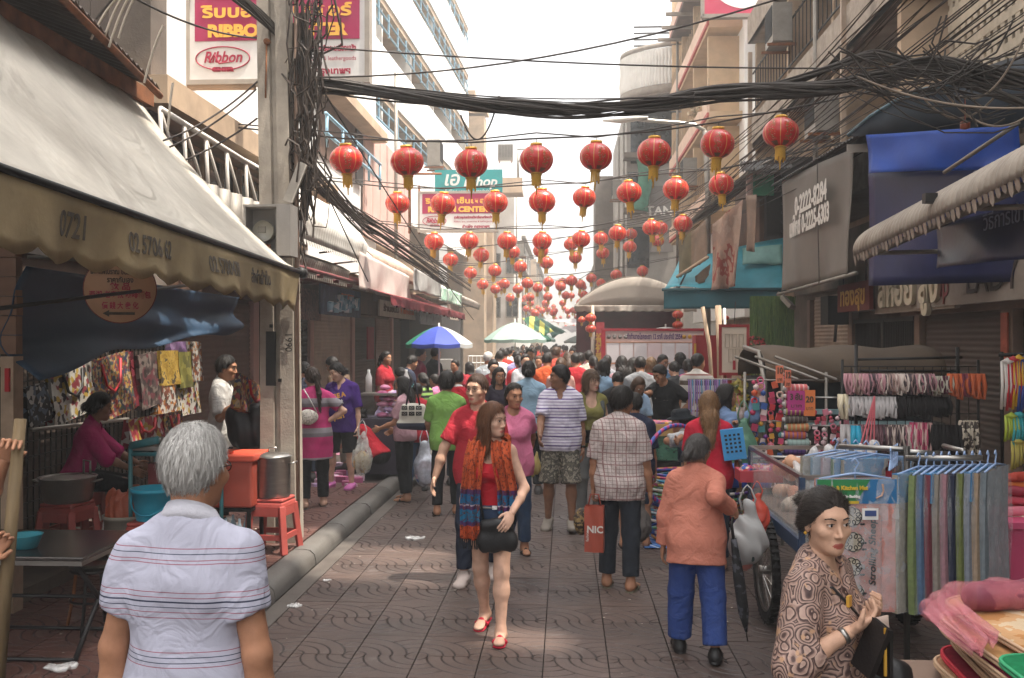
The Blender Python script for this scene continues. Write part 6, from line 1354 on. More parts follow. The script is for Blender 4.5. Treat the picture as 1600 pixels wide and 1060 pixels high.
# things under the teal awning
m=MB()
for i in range(90): x_=rnd.uniform(-.40,.40);m.tube([(x_,rnd.uniform(-.02,.02),0),(x_+rnd.uniform(-.03,.03),rnd.uniform(-.03,.03),.6),(x_+rnd.uniform(-.04,.04),0,1.25)],.009,3,cap=False)
m.box((0,.05,.62),(.84,.02,1.24));o=m.build('reed_blind', cells([hx('4f6a34'),hx('3c5228'),hx('66783c')],30,stretch=(5,5,.3)),None,P(1207,565,18.6));tag(o,'green reed blind hanging beside the shutter', 'blind', kind='stuff')
def board_stand(px0,px1,yt,yb,Y,label,rz=0):
 a=P(px0,yb,Y);b=P(px1,yt,Y);W=b.x-a.x;H_=b.z-a.z;t=thing('notice_stand', label,'notice board', ((a.x+b.x)/2,Y,0),rz);zc=a.z+H_/2
 part(t,'panel', M(hx('cbb9a6'),rough=.6,var=.05,dirt=.1),((0,0,zc),(W,.03,H_)))
 for d_ in (((0,0,zc+H_/2+.015),(W+.08,.05,.04)),((0,0,zc-H_/2-.015),(W+.08,.05,.04)),((-W/2-.02,0,zc),(.04,.05,H_)),((W/2+.02,0,zc),(.04,.05,H_))): part(t,'frame', M(hx('8f2a2a'),var=.12),d_)
 for k in range(5): m=MB();u,v=((-.28,.2),(0,.2),(.28,.2),(-.14,-.12),(.14,-.12))[k];m.tube([(u*W+.085*W*cx_,-.022,zc+v*H_+.14*H_*cz) for cx_,cz in ((-1,-1),(1,-1),(1,1),(-1,1))],.006,4,closed=True);m.build('outline', M(hx('b5a391'),var=.05),t)
 part(t,'red_stroke', M(hx('a02a34'),var=.05),((0,-.02,zc-.33*H_),(.06*W*2,.012,.2*H_)))
 for sx in (-1,1): m=MB();m.tube([(sx*W*.35,.02,a.z),(sx*W*.45,.3,0)],.02,5);m.build('leg', rust,t)
 m=MB();m.tube([(0,0,b.z+.02),(.02,0,b.z+.35)],.006,4);m.build('hook', cable_m,t)
 return t
board_stand(1128,1166,511,583,13.5,'small cream notice board in a red frame propped on the right', -.12)
for i,(x0,y0,x1,y1,r_,lb) in enumerate(((1098,480,1119,605,.03,'leaning pale bamboo pole left of the small notice board'),(1122,478,1127,612,.045,'thick upright bamboo pole left of the small notice board'),(1132,482,1134,560,.02,'thin white pole behind the small notice board'))): m=MB();m.tube([P(x0,y0,14.2),P((x0+x1)/2,(y0+y1)/2,14.1),P(x1,y1,14)+Vector((0,0,-.9))],r_,7);tag(m.build('bamboo_pole', tanw if i < 2 else wht),lb,'pole')
Cab=thing('red_cabinet', 'red cabinet with gilt edges behind the bamboo poles', 'cabinet', P(1112,600,18)+Vector((0,0,-1.0)));part(Cab,'body', M(hx('8a1f24'),var=.15),((0,0,.95),(.65,.5,1.9)));part(Cab,'gilt_edge', goldm,((-.34,-.26,.9),(.04,.03,1.7)))
for i in range(3): c_=P(1086+12*i,595,15.5+.3*i);Ch=thing('plastic_chair', 'red plastic chair %s the red cabinet' % ('left of', 'in front of', 'right of')[i],'chair', (c_.x,c_.y,0),2.6,'red plastic chairs');part(Ch,'seat', red_p,((0,0,.44),(.42,.42,.04)));o=cloth('backrest', None,None,((-.2,.2,.85),(.2,.2,.85),(.2,.2,.45),(-.2,.2,.45)),M(hx('b03a24'),rough=.45,var=.08),6,5,.03,3,.02);o.parent=Ch;[part(Ch,'leg', red_p,((sx*.18,sy*.18,.21),(.04,.04,.42))) for sx in (-1,1) for sy in (-1,1)]
def plant(px,py,Y,w_,h_,cols,label,name='flower_bunch', n=260,leaf=.05):
 c_=P(px,py,Y);m=MB();r3=random.Random(px)
 for i in range(n):
  d=Vector((r3.gauss(0,1),r3.gauss(0,.8),r3.gauss(0,1)));d=d/max(1,d.length);p=c_+Vector((d.x*w_,d.y*w_*.7,d.z*h_));q=Euler((r3.random()*6,r3.random()*6,0)).to_matrix();s_=leaf*r3.uniform(.6,1.4);m.mi=r3.randrange(len(cols))
  m.add([p+q @ Vector(v)*s_ for v in ((0,-1,0),(.45,0,.1),(0,1,0),(-.45,0,.1))],[(0,1,2,3)])
 m.mi=0;t=thing(name,label,'flowers', c_);
 m.v=[tuple(Vector(v)-c_) for v in m.v];o=m.build('blossoms', cols,t);o['kind']='stuff'; m=MB()
 for i in range(8): m.tube([(0,0,-c_.z+.1),(r3.uniform(-.5,.5)*w_,r3.uniform(-.4,.4)*w_,0)],.008,4)
 m.build('stems', M(hx('4a5a2c'),var=.2),t);MB().lathe([(0,0),(.12,0),(.16,.35),(.14,.35)],12,(0,0,-c_.z)).build('pot', concd,t);return t
fy=[M(hx(c),rough=.7,var=.15,bump=0) for c in ('a8943a', '8f8434', 'b8a85a', '5d6a34')]
plant(1190,578,13.2,.26,.18,fy,'yellow flowers above the trinket rack');plant(1160,632,11.8,.22,.28,fy,'yellow and green flowers between the denim woman and the rack')
fr_=[M(hx(c),rough=.7,var=.15,bump=0) for c in ('a8323a', 'c0504a', '3a4a2c')];plant(1177,548,15.5,.2,.22,fr_,'red flowers beside the small notice board')
# covered vehicle behind the racks
Vc=thing('covered_van', 'dark pickup under a dirty brown canvas hood behind the hair band rack', 'vehicle', (3.1,11.3,0));m=MB()
def hood(u,v): a=PI*v;return (-.95+1.9*u,-.85*math.cos(a),1.55+.36*math.sin(a)**.6+.02*math.sin(u*14))
m.sheet(hood,14,14);m.build('canvas_hood', M(hx('564738'),rough=.85,var=.25,scale=2,bump=.3,dirt=.6),Vc,solid=.01);part(Vc,'body', M(hx('3a3835'),rough=.4,var=.2),((0,0,.75),(1.9,1.6,.7)));part(Vc,'dark_inside', dk,((0,.1,1.3),(1.8,1.3,.5)));part(Vc,'shelf', M(hx('8aa5a8'),var=.2),((-.2,-.82,1.22),(1.2,.1,.05)),((-.1,-.82,1.10),(1.4,.12,.04)))
m=MB();m.tube([(-.97,-.86,.4),(-.97,-.86,1.55),(-.95,-.5,1.85),(-.95,.4,1.9)],.03,6);m.build('hood_frame', galv,Vc)
for sx in (-.7,.7): MB().lathe([(0,-.09),(.3,-.09),(.33,0),(.3,.09),(0,.09)],20,(sx,-.8,.33),rot=Matrix.Rotation(PI/2,3,'X')).build('wheel', blackm,Vc)
# trinket rack with bangle rolls and bags of charms
Tr=thing('trinket_rack', 'tall wire rack where rolls of bangles and charms hang', 'rack', (2.18,9.4,0));m=MB()
for x_ in (-.44,-.08,.34): m.tube([(x_,.05,0),(x_,.05,1.68)],.016,6)
for z_ in (.4,.8,1.2,1.6): m.tube([(-.46,.05,z_),(.36,.05,z_)],.01,5)
for i in range(3): m.tube([(-.45+.2*i,.5,1.82),(.0+.18*i,-.25,1.62)],.016,5)
m.build('frame', galv,Tr)
rollc=[('d86a6a', 'e0b8b0'),('c03a4a', 'b85a6a'),('c94a8a', 'd8c8b8'),('b04a8a', 'c8c06a'),('5a5048', '8a8078'),('d88a5a', 'b8c08a'),('c0663a', '8a5a9a'),('a8c0b8', '9ab0a8'),('5a3a7a', '3a3060'),('8a2a4a', '6a2a5a'),('4a6a3a', '6a8a4a')]
for i,(c1,c2) in enumerate(rollc):
 R_=thing('bangle_roll', 'roll of %s bangles, %s down the trinket rack column' % (('pink and cream', 'red', 'magenta and beige', 'purple and green', 'grey', 'orange and green', 'rust and violet', 'pale green', 'dark violet', 'crimson', 'moss green')[i],('first', 'second', 'third', 'fourth', 'fifth', 'sixth', 'seventh', 'eighth', 'ninth', 'tenth', 'eleventh')[i]),'bangles', (2.19+.02*math.sin(i*3),9.28,1.53-.074*i),rnd.uniform(-.1,.1),'rolls of bangles on the trinket rack');R_.scale=(.8,.68,.68)
 m=MB();pr=[];r3=random.Random(i)
 for k in range(15): pr +=[(.052,-.13+.26*k/15),(.062+.004*r3.random(),-.13+.26*(k+.5)/15)]
 pr.append((.05,.13));m.lathe(pr,14,rot=Matrix.Rotation(PI/2,3,'Y'));m.build('bangle_stack', repeat([(0,hx(c1)),(.4,hx(c2)),(.7,hx(c1))],.05,0,rough=.45),R_);m=MB();m.lathe([(0,-.15),(.03,-.15),(.03,.15),(0,.15)],10,rot=Matrix.Rotation(PI/2,3,'Y'));m.build('card_core', wht,R_)
gpal=[hx(c) for c in ('c8486a', 'd87a8a', 'b03a5a', 'd8a03a', '3a5a9a', 'c85a3a', 'd8b8a8', '7a3a8a', 'c03038', 'e0c8c0', '4a8a8a', 'c06a9a')]
gm=[M(c,rough=.4,var=.15,bump=.05) for c in gpal]
def charms(x0,x1,y,z0,z1,n,s_,mats,name,label,group,seed):
 """small packets and charms hung in columns: each strip one thing"""
 r3=random.Random(seed);cols_=max(1,int((x1-x0)/(s_*2.3)))
 for c_ in range(cols_):
  x_=x0+(x1-x0)*(c_+.5)/cols_;m=MB();z=z1-r3.uniform(0,.06)
  while z > z0+r3.uniform(0,.1):
   m.mi=r3.randrange(len(mats));w_=s_*r3.uniform(.7,1.25);kind=r3.random();yy=y+r3.uniform(-.05,.03)
   if kind < .45: m.box((x_+r3.uniform(-.01,.01),yy,z),(w_*1.7,.025,w_*1.9),Matrix.Rotation(r3.uniform(-.3,.3),3,'Y'))
   elif kind < .8: m.lathe([(0,-w_),(w_*.8,-w_*.5),(w_*.9,w_*.3),(0,w_)],8,(x_+r3.uniform(-.02,.02),yy,z))
   else: m.tube([(x_+w_*math.cos(t),yy+.01*math.sin(3*t),z+w_*math.sin(t)) for t in [2*PI*k/10 for k in range(10)]],.009,4,closed=True)
   z -=w_*r3.uniform(1.6,2.2)
  m.v=[(v[0]-x_,v[1]-y,v[2]-z1) for v in m.v]
  o=m.build(name,mats,None,(x_,y,z1));tag(o,label,'trinkets', group)
charms(1.76,2.08,9.3,.5,1.50,0,.030,gm,'charm_strip', 'hanging strip of small bright packets and charms left of the bangle rolls', 'strips of small charms on the trinket rack', 3)
charms(1.74,2.2,9.2,1.50,1.62,0,.028,gm,'charm_strip', 'small bright packets along the top of the trinket rack', 'packets on top of the trinket rack', 9)
pk=[M(hx(c),rough=.35,var=.2,bump=.1) for c in ('d8a0a8', 'c87a8a', 'd8c0c0', 'b85060', 'e0d0cc', 'c0485a')]
charms(2.28,2.62,9.0,.62,1.36,0,.026,pk,'packet_strip', 'column of clear pink packets hanging right of the bangle rolls', 'columns of pink packets', 5)
m=MB()
for z_ in (1.46,1.2,.95): m.tube([(2.25,9.02,z_),(2.66,8.98,z_)],.008,5)
tag(m.build('packet_rail', steel),'thin steel rails holding the pink packets', 'rail')
for i,(px,py,w_,h_,c,lb,tx) in enumerate(((1265,630,.1,.24,'d2743a', 'orange price card with black characters', '20'),(1244,626,.16,.18,'b03a7a', 'magenta price card with dark characters', '3 อัน'),(1218,585,.07,.16,'d87a5a', 'salmon price card on top of the trinket rack', '10'),(1231,592,.06,.16,'d2745a', 'second salmon price card at the end of the trinket rack', '12'))):
 c_=P(px,py,9.0);t=thing('price_card', lb,'price card', c_,rnd.uniform(-.2,.2),'price cards on the trinket rack');part(t,'card', M(hx(c),rough=.6,var=.06),((0,0,0),(w_,.006,h_)));text(tx,.08,stencil,t,(0,-.006,.03),bold=.003,width=w_*.7);text('บาท', .05,stencil,t,(0,-.006,-.05),width=w_*.6)
# hair band rack
Hr=thing('hair_band_rack', 'black wire rack where hair bands and hair pieces hang', 'rack', (3.0,8.5,0));m=MB()
for x_ in (-.58,.58): m.tube([(x_,.06,0),(x_,.06,1.82)],.012,6)
m.tube([(-.45,.1,.0),(-.45,.1,1.95)],.016,6);m.tube([(.42,.1,.0),(.42,.1,1.93)],.016,6);m.tube([(-.45,.1,1.82),(.46,.1,1.84)],.012,5);m.tube([(-.42,.1,1.72),(.44,.1,1.72)],.012,5)
for i in range(16): m.tube([(-.58+.0773*i,.06,.7),(-.58+.0773*i,.06,1.76)],.004,4)
for z_ in (.75,1.1,1.35,1.68,1.76): m.tube([(-.58,.06,z_),(.58,.06,z_)],.005,4)
m.build('frame', blackm,Hr)
def band_loop(m,x,y,z,L_,r_,sway): m.tube([(x-.012,y,z),(x-.028+sway,y-.02,z-L_*.5),(x-.012+sway,y-.03,z-L_*.95),(x+.012+sway,y-.03,z-L_),(x+.03+sway,y-.02,z-L_*.5),(x+.014,y,z)],r_,5)
def hung(x0,x1,z,L_,n,mats,label,group,y=8.5,r_=.011,wid=2,seed=1,name='hair_band'):
 r3=random.Random(seed)
 for i in range(n):
  x_=x0+(x1-x0)*i/max(1,n-1);m=MB()
  for k in range(wid): band_loop(m,.012*(k-wid/2),-.03-.025*k,0,L_*r3.uniform(.85,1.12),r_,r3.uniform(-.012,.012))
  o=m.build(name,r3.choice(mats),None,(x_,y,z));tag(o,label,'hair bands', group)
hb=[M(hx(c),rough=.6,var=.2,bump=.1) for c in ('9a8078', 'b8a49a', '6a4a50', 'a87a80', 'c8b8ae', '4a3a3e')]
hung(2.44,3.14,1.70,.17,26,hb,'looped patterned hair band in the upper row of the hair band rack', 'patterned hair bands in the upper row', seed=1)
hung(3.16,3.30,1.68,.15,4,[M(hx('b8b0a0'),var=.1),M(hx('5a2a3a'),var=.1)],'beige or wine hair band right of the patterned ones', 'beige and wine hair bands', seed=2)
hung(3.32,3.56,1.70,.2,6,[M(hx('b8824a'),var=.15),M(hx('7a3a4a'),var=.15),M(hx('c0603a'),var=.15)],'thick orange or plum hair band at the right of the upper row', 'orange and plum hair bands', seed=3,r_=.016)
wl_=M(hx('c8c2c0'),rough=.8,var=.1,trans=.2);bl_=M(hx('1a1616'),rough=.8,var=.2)
hung(2.46,2.82,1.50,.17,11,[wl_],'white lacy hair tie in the middle row of the rack', 'white hair ties in the middle row', r_=.018,seed=4,name='hair_tie')
hung(2.86,3.26,1.50,.17,12,[bl_],'black hair tie in the middle row of the rack', 'black hair ties in the middle row', r_=.02,seed=5,name='hair_tie')
hung(2.50,2.98,1.26,.22,16,hb+[bl_],'cord hair band in the lower row of the rack', 'cord hair bands in the lower row', seed=6)
hung(3.0,3.12,1.28,.26,4,[M(hx('b84a6a'),var=.2),M(hx('c8a09a'),var=.15)],'pink cord hair band in the lower row', 'pink hair bands in the lower row', r_=.013,seed=7)
hung(3.16,3.36,1.26,.3,7,[bl_],'black braided hair piece in the lower row', 'black hair pieces in the lower row', r_=.022,seed=8,name='hair_piece')
hung(3.42,3.5,1.3,.34,2,[cells([hx('c8bca8'),hx('4a4038')],40)],'cream knitted belt hanging at the right of the rack', 'cream knitted belts', r_=.02,seed=9,name='knitted_belt')
hung(2.42,2.44,1.26,.28,1,[wl_],'long white hair band at the left edge of the rack', None,r_=.02,name='hair_band');hung(2.50,2.52,1.25,.24,1,[M(hx('2a9ab8'),rough=.5)],'turquoise hair band bunch at the left of the lower row', None,r_=.03,name='hair_band')
hung(2.40,2.42,1.52,.2,1,[M(hx('c8bca0'),rough=.7)],'cream lace hair band at the left of the middle row', None,r_=.022,name='hair_band')
Bg=thing('string_bag', 'small red pouch bag hanging on long pink strings', 'bag', (2.42,7.9,.92));part(Bg,'pouch', M(hx('c02a3a'),var=.1),((0,0,.06),(.17,.05,.14)));part(Bg,'print', cells([hx('d8c8c8'),hx('c03a4a')],30),((0,-.03,.03),(.14,.012,.08)));m=MB()
for k in range(4): m.tube([(-.07+.045*k,0,.12),(.07,0,.62)],.007,4)
m.build('strings', M(hx('c86a72'),var=.1),Bg)
# scarves and ribbons at the right edge
for i,(px,yt,yb,c,lb) in enumerate(((1574,565,640,'c8c0b8', 'white and red ribbons hanging at the right edge'),(1583,562,642,'b03038', 'red ribbons hanging at the right edge'),(1592,560,640,'c89a2a', 'yellow ribbons hanging at the right edge'),(1600,562,650,'3a4a8a', 'blue ribbons at the very right edge'),(1580,650,690,'9aa83a', 'lime hair bands in the lower right edge bunch'),(1592,648,700,'3a9aa0', 'turquoise hair bands at the right edge'),(1590,690,735,'a89a4a', 'olive and red hair bands at the bottom of the right edge'))):
 a=P(px,yt,7.4);b=P(px,yb,7.4);m=MB()
 for k in range(5): m.tube([(.02*(k-2),0,0),(.022*(k-2)+.006*math.sin(k*2),-.02,(b.z-a.z)*.5),(.022*(k-2),.0,(b.z-a.z)*(1-.06*k))],.011,5)
 m.lathe([(0,-.03),(.05,0),(0,.03)],8);o=m.build('ribbon_bunch', M(hx(c),rough=.55,var=.15),None,a);tag(o,lb,'ribbons', 'ribbon bunches at the right edge')
m=MB();m.tube([P(1560,555,7.5),P(1640,552,7.4)],.014,5);m.tube([P(1565,550,7.5),P(1566,740,7.5)],.014,5);tag(m.build('ribbon_rail', blackm),'black rail with the ribbon bunches at the right edge', 'rail')
Fd=thing('fabric_heap', 'heap of red and orange folded cloths at the right edge', 'cloth');c_=P(1588,770,6.6)
for i in range(9): o=soft('folded_cloth', [cone((-.16,0,0),(.16,rnd.uniform(-.03,.03),rnd.uniform(-.03,.03)),.035,.03)],.012,gm[(i*5) % 12] if i > 3 else M(hx(('a83a2a', 'b8602a', '8a2a3a', 'c04a5a')[i]),var=.2),Fd,wr=.006,wf=30,seed=i);o.location=c_+Vector((.05+rnd.uniform(-.05,.08),rnd.uniform(-.1,.1),.10-.045*i))
t=thing('plastic_crate', 'dark pink plastic crate below the cloth heap at the right edge', 'crate', (c_.x+.15,c_.y,.35));part(t,'body', M(hx('a8365a'),rough=.5,var=.1),((0,0,.22),(.6,.5,.44)));part(t,'rim', M(hx('b8486a'),rough=.5,var=.1),((0,0,.45),(.64,.54,.04)));part(t,'legs', blackm,((0,0,-.17),(.5,.4,.34)))
# mat rack
Mr=thing('mat_rack', 'chrome T shaped rail stand carrying the bath mats', 'rack', (0,0,0));a=P(1417,705,6.0);m=MB()
m.tube([(a.x,6.0,0),(a.x,6.0,a.z+.03)],.02,8);m.build('post', M(hx('4a4642'),rough=.4,metal=.6,var=.2),Mr)
for q_ in ((P(1312,698,6.3),P(1420,702,6.0)),(P(1415,706,6.0),P(1482,710,6.1)),(P(1415,716,5.9),P(1536,716,5.75)),(P(1475,697,6.6),P(1505,705,6.1))): m=MB();m.tube([q_[0],q_[1]],.017,8);m.build('rail', steel,Mr)
def bath_mat(x,y,ztop,W,H_,rz,mat,label,card=None,thick=.032,pad=.0):
 t=thing('bath_mat', label,'mat', (x,y,ztop),rz,'bath mats hanging on the chrome rail');m=MB()
 def fn(u,v): return ((u-.5)*W,-thick/2+.008*math.sin(u*7+v*3),-.05-H_*v)
 m.sheet(fn,8,10);m.sheet(lambda u,v: ((.5-u)*W,thick/2+.008*math.sin((1-u)*7+v*3),-.05-H_*v),8,10)
 for s_ in (-1,1): m.sheet(lambda u,v: (s_*W/2,(u-.5)*thick*(1 if s_ > 0 else -1)+.008*math.sin((7 if s_ > 0 else 0)+v*3),-.05-H_*v),2,10)
 m.sheet(lambda u,v: ((u-.5)*W,(v-.5)*thick,-.05-H_),8,1);m.build('pile', mat,t)
 m=MB();m.tube([(0,0,-.05),(0,0,.0),(.02,0,.035),(0,0,.06),(-.02,0,.04)],.005,5);m.tube([(-W*.45,0,-.05),(0,0,-.02),(W*.45,0,-.05)],.007,5);m.build('hanger', M(hx('8fa5c8'),rough=.35,var=.05),t)
 if card: part(t,'header_card', card,((0,0,-.13),(W*.98,thick+.012,.17)))
 m=MB();m.sheet(lambda u,v: ((u-.5)*(W+.02),-thick/2-.012+.006*math.sin(u*20+v*8),-.04-(H_+.01)*v),10,8);m.build('plastic_sleeve', glow_free_clear((.85,.87,.9),.26,.10),t);return t
fur=lambda c: M(hx(c),rough=.95,var=.18,scale=30,bump=1.0,bscale=260,spec=.1)
cardm=cells([hx('2f6a9a'),hx('3a7aa8'),hx('4a8ab0')],3,'NOISE', rough=.25)
mcol=['b0a490', '8a9a68', '6a86a8', '8a4a54', 'a49a8e', 'b48890', '3a3e50', '7e8650', '949aa6', 'b49c84', '848e94']
mlab=['beige leaf patterned', 'green edged', 'bright blue', 'dark red', 'grey brown', 'rose pink', 'navy', 'olive green', 'grey lilac', 'peach', 'slate grey']
for i,c in enumerate(mcol):
 p=P(1445+12.2*i,722,5.72+.015*i);bath_mat(p.x,p.y+.1,1.265,.50,.80,R(52) if i else R(40),fur(c),'%s bath mat on the right rail, %s' % (mlab[i],('first from the post', 'second', 'third', 'fourth', 'fifth', 'sixth', 'seventh', 'eighth', 'ninth', 'tenth', 'last towards the edge')[i]),cardm if i in (0,3,8) else None)
for i,c in enumerate(['8a2a34', '6a5a50', '9a4a3a', '5a2a30', '7a5a3a']):
 p=P(1402+2.6*i,722,5.9+.06*i);bath_mat(p.x,p.y+.12,1.27,.5,.8,R(70),fur(c),'%s bath mat edge behind the sheep mat' % ('crimson', 'taupe', 'brick red', 'maroon', 'tan')[i])
for i in range(5): p=P(1322+17*i,715,6.25-.05*i);bath_mat(p.x,p.y+.25,1.28,.5,.78,R(18),fur(('a8a090', '9ab0c0', 'b8a8b0', '8a9a8a', 'a09a90')[i]),'pale bath mat behind the sheep mat, %s from the left' % ('first', 'second', 'third', 'fourth', 'fifth')[i],cardm if i > 2 else None)
# the sheep mat
sp=P(1336,740,5.25);Sm=bath_mat(sp.x,sp.y,1.30,.43,.70,R(4),fur('c8806e'),'pink strolling sheep bath mat with a printed blue header card facing the street', None,.03)
cg=M(hx('2f7a4a'),rough=.3,var=.1,bump=0);cbl=M(hx('2a6a9a'),rough=.3,var=.15,bump=0);cy=M(hx('d0b03a'),rough=.3,bump=0)
part(Sm,'header_card', cbl,((0,-.02,-.115),(.43,.012,.13)));m=MB();m.prism([(-.214,-.05),(.0,-.05),(.07,.0649),(-.214,.0649)],.004,((0,-.027,-.115),(1,0,0),(0,0,1)));m.build('card_green', cg,Sm);m=MB();m.prism([(-.214,-.05),(-.06,-.05),(-.12,.02),(-.214,.04)],.004,((0,-.031,-.115),(1,0,0),(0,0,1)));m.build('card_blue', cbl,Sm);part(Sm,'card_strip', cy,((-.1,-.029,-.172),(.22,.006,.014)))
text('Bath & Kitchen Mat', .03,cy,Sm,(-.06,-.036,-.095),bold=.0012,width=.23);text('Anti-Slip Backing', .02,wht,Sm,(-.05,-.036,-.14),bold=.0008,width=.13);m=MB();m.tube([(.135,-.034,-.075),(.14,-.034,-.11),(.13,-.034,-.135),(.10,-.034,-.15)],[.014,.010,.012,.008],6,flat=.3);m.build('foot_picture', SKIN['fair'],Sm)
cream_f=fur('c9bda8');inkm=M(hx('2a2422'),rough=.8)
for i in range(4):
 zc=-.25-.135*i;xc=-.03+.01*(i % 2);m=MB();m.prism([(.06*math.cos(t)*(1+.08*math.sin(5*t)),.052*math.sin(t)*(1+.08*math.cos(5*t))) for t in [2*PI*k/24 for k in range(24)]],.006,((xc,-.019,zc),(1,0,0),(0,0,1)));m.build('sheep_patch', cream_f,Sm)
 m=MB();cu_=[]
 for k in range(120): t=2*PI*k/120;cu_.append((xc+.043*math.cos(t)+.015*math.cos(9*t),-.026,zc+.036*math.sin(t)+.015*math.sin(9*t)))
 m.tube(cu_,.0028,4,closed=True);m.build('wool_outline', inkm,Sm)
 for k in range(4): m=MB();m.lathe([(0,-.009),(.006,-.004),(.006,.004),(0,.009)],6,(xc+.055+.012*(k % 2),-.024,zc-.04+.035*(k//2)),rot=Matrix.Rotation(PI/2,3,'Y'));m.build('hoof', inkm,Sm)
text('Strolling Sheep', .052,inkm,Sm,(.085,-.024,-.44),(PI/2,-PI/2,0),shear=.2,bold=.0008,width=.36);m=MB();m.box((.17,-.018,-.46),(.07,.012,.60));m.build('side_band', fur('d0948a'),Sm);part(Sm,'price_label', wht,((.07,-.03,-.235),(.085,.008,.06)));part(Sm,'label_print', M(hx('3a4a7a')),((.07,-.036,-.23),(.06,.006,.03)))
for k in range(26): MB().lathe([(0,-.004),(.006,0),(0,.004)],6,(rnd.uniform(-.2,.2),-.022,rnd.uniform(-.74,-.25))).build('dot', cream_f,Sm) if k < 14 else None
# table with stacked mats
c0=P(1500,960,3.7);Tm=thing('mat_table', 'low trestle table under the stacked mats at the bottom right', 'table', (1.95,3.55,0));part(Tm,'tabletop', shut_t,((0,0,.66),(1.25,1.0,.03)));part(Tm,'leg', blackm,*[((sx*.58,sy*.45,.32),(.035,.035,.64)) for sx in (-1,1) for sy in (-1,1)])
def flat_mat(x,y,z,W,D,rz,mat,edge,label,th=.03):
 t=thing('folded_mat', label,'mat', (x,y,z),rz,'mats stacked on the trestle table');n=40;pts=[]
 for i in range(n): a=2*PI*i/n;c,s_=math.cos(a),math.sin(a);pts.append((W/2*math.copysign(abs(c)**.28,c),D/2*math.copysign(abs(s_)**.28,s_)))
 m=MB();rg=[]
 for (k,z_) in ((.96,0),(1,th*.3),(1,th*.7),(.96,th),(.5,th*1.15)): rg.append([(p[0]*k,p[1]*k,z_+.012*math.sin(p[0]*6+x*20)*1.0) for p in pts])
 m.add([p for r_ in rg for p in r_],[(j*n+i,j*n+(i+1) % n,(j+1)*n+(i+1) % n,(j+1)*n+i) for j in range(4) for i in range(n)]+[tuple(4*n+i for i in range(n))],True);m.build('pile', mat,t)
 for zz in (.3,.75): m=MB();m.tube([(p[0]*1.003,p[1]*1.003,th*zz+.012*math.sin(p[0]*6+x*20)) for p in pts],.007,5,closed=True);m.build('bound_edge', edge,t)
 return t
eb=M(hx('c9a888'),rough=.85,var=.12,bump=.3,bscale=150);zt_=.68
for i,(c,lb) in enumerate((('a05a3a', 'rust mat at the bottom of the stack'),('b88a68', 'tan ribbed mat second in the stack'),('8a2a3a', 'wine mat third in the stack'),('b89474', 'beige mat in the middle of the stack'),('c0a080', 'sand coloured mat above the middle'),('9a2a4a', 'crimson mat near the top of the stack'),('c09060', 'tan mat with orange edge near the top'))):
 flat_mat(1.95+rnd.uniform(-.05,.05),3.55+rnd.uniform(-.04,.04),zt_,.98,.86,rnd.uniform(-.12,.12),fur(c),eb if i % 2 else M(hx('c8303f'),rough=.8,var=.1) if i in (2,) else eb,lb);zt_ +=.036
flat_mat(2.0,3.62,zt_,.95,.82,.08,cells([hx('b07a48'),hx('c09468'),hx('c8b090')],7,'NOISE', rough=.9),eb,'tan mat with a cream picture on top of the stack');zt_ +=.036
flat_mat(1.72,3.02,zt_-.05,.62,.5,.0,fur('2a8a5a'),M(hx('3a9a6a'),rough=.8),'green mat at the bottom right corner', .03)
Pb=thing('wrapped_roll', 'purple red roll wrapped in thin pink plastic lying on the mats', 'bag', (1.62,3.78,zt_+.045));Pb.rotation_euler=(0,0,R(8));soft('roll', [cone((-.05,0,0),(.30,.02,.0),.055,.06)],.012,M(hx('7a3a4a'),rough=.6,var=.12),Pb,wr=.003)
pkp=glow_free_clear(hx('d8808a'),.34,.18);soft('plastic_wrap', [cone((-.12,0,.0),(.31,.02,.0),.056,.066),cone((-.12,0,0),(-.27,-.08,-.02),.055,.04)],.009,pkp,Pb,wr=.010,wf=34,seed=4)
for j in range(1): o=cloth('plastic_flap', None,None,((-.34+.1*j,-.14,-.01),(-.2+.1*j,-.06,.05),(-.16+.08*j,-.34,-.05),(-.30+.06*j,-.40,-.09)),pkp,14,14,.02,15,.002);o.parent=Pb
# handcart with glass case
Ct=thing('handcart', 'blue framed handcart with a glass snack case and a spoked wheel', 'cart', (1.9,7.0,0));bf=M(hx('2a3f5a'),rough=.45,var=.15,dirt=.3);m=MB()
m.beam((-.4,-.8,.68),(-.4,.9,.68),.05,.09);m.beam((.4,-.8,.68),(.4,.9,.68),.05,.09)
for y_ in (-.8,0,.9): m.beam((-.4,y_,.68),(.4,y_,.68),.05,.05)
for sx in (-.4,.4):
 for y_ in (-.8,.9): m.beam((sx,y_,.68),(sx,y_,1.12),.035,.035)
m.build('frame', bf,Ct);m=MB()
for a,b in (((-.4,-.8,1.12),(-.4,.9,1.12)),((.4,-.8,1.12),(.4,.9,1.12)),((-.4,-.8,1.12),(.4,-.8,1.12)),((-.4,.9,1.12),(.4,.9,1.12))): m.beam(a,b,.03,.03)
m.tube([(-.4,.9,.8),(-.42,1.35,.98),(-.1,1.4,.98),(.38,1.35,.98),(.4,.9,.8)],.016,6);m.build('rail', steel,Ct)
gl=glow_free_clear((.75,.78,.76),.28,.05)
part(Ct,'glass_panel', gl,((-.4,.05,.9),(.008,1.64,.4)),((0,-.8,.9),(.76,.008,.4)));part(Ct,'deck', shut_t,((0,.05,.735),(.76,1.62,.02)))
W_=MB();W_.lathe([(.29,-.02),(.345,-.028),(.36,0),(.345,.028),(.29,.02)],40,rot=Matrix.Rotation(PI/2,3,'Y'))
for i in range(44): a=2*PI*i/44;W_.box((0,.357*math.cos(a),.357*math.sin(a)),(.05,.018,.02),Matrix.Rotation(a,3,'X'))
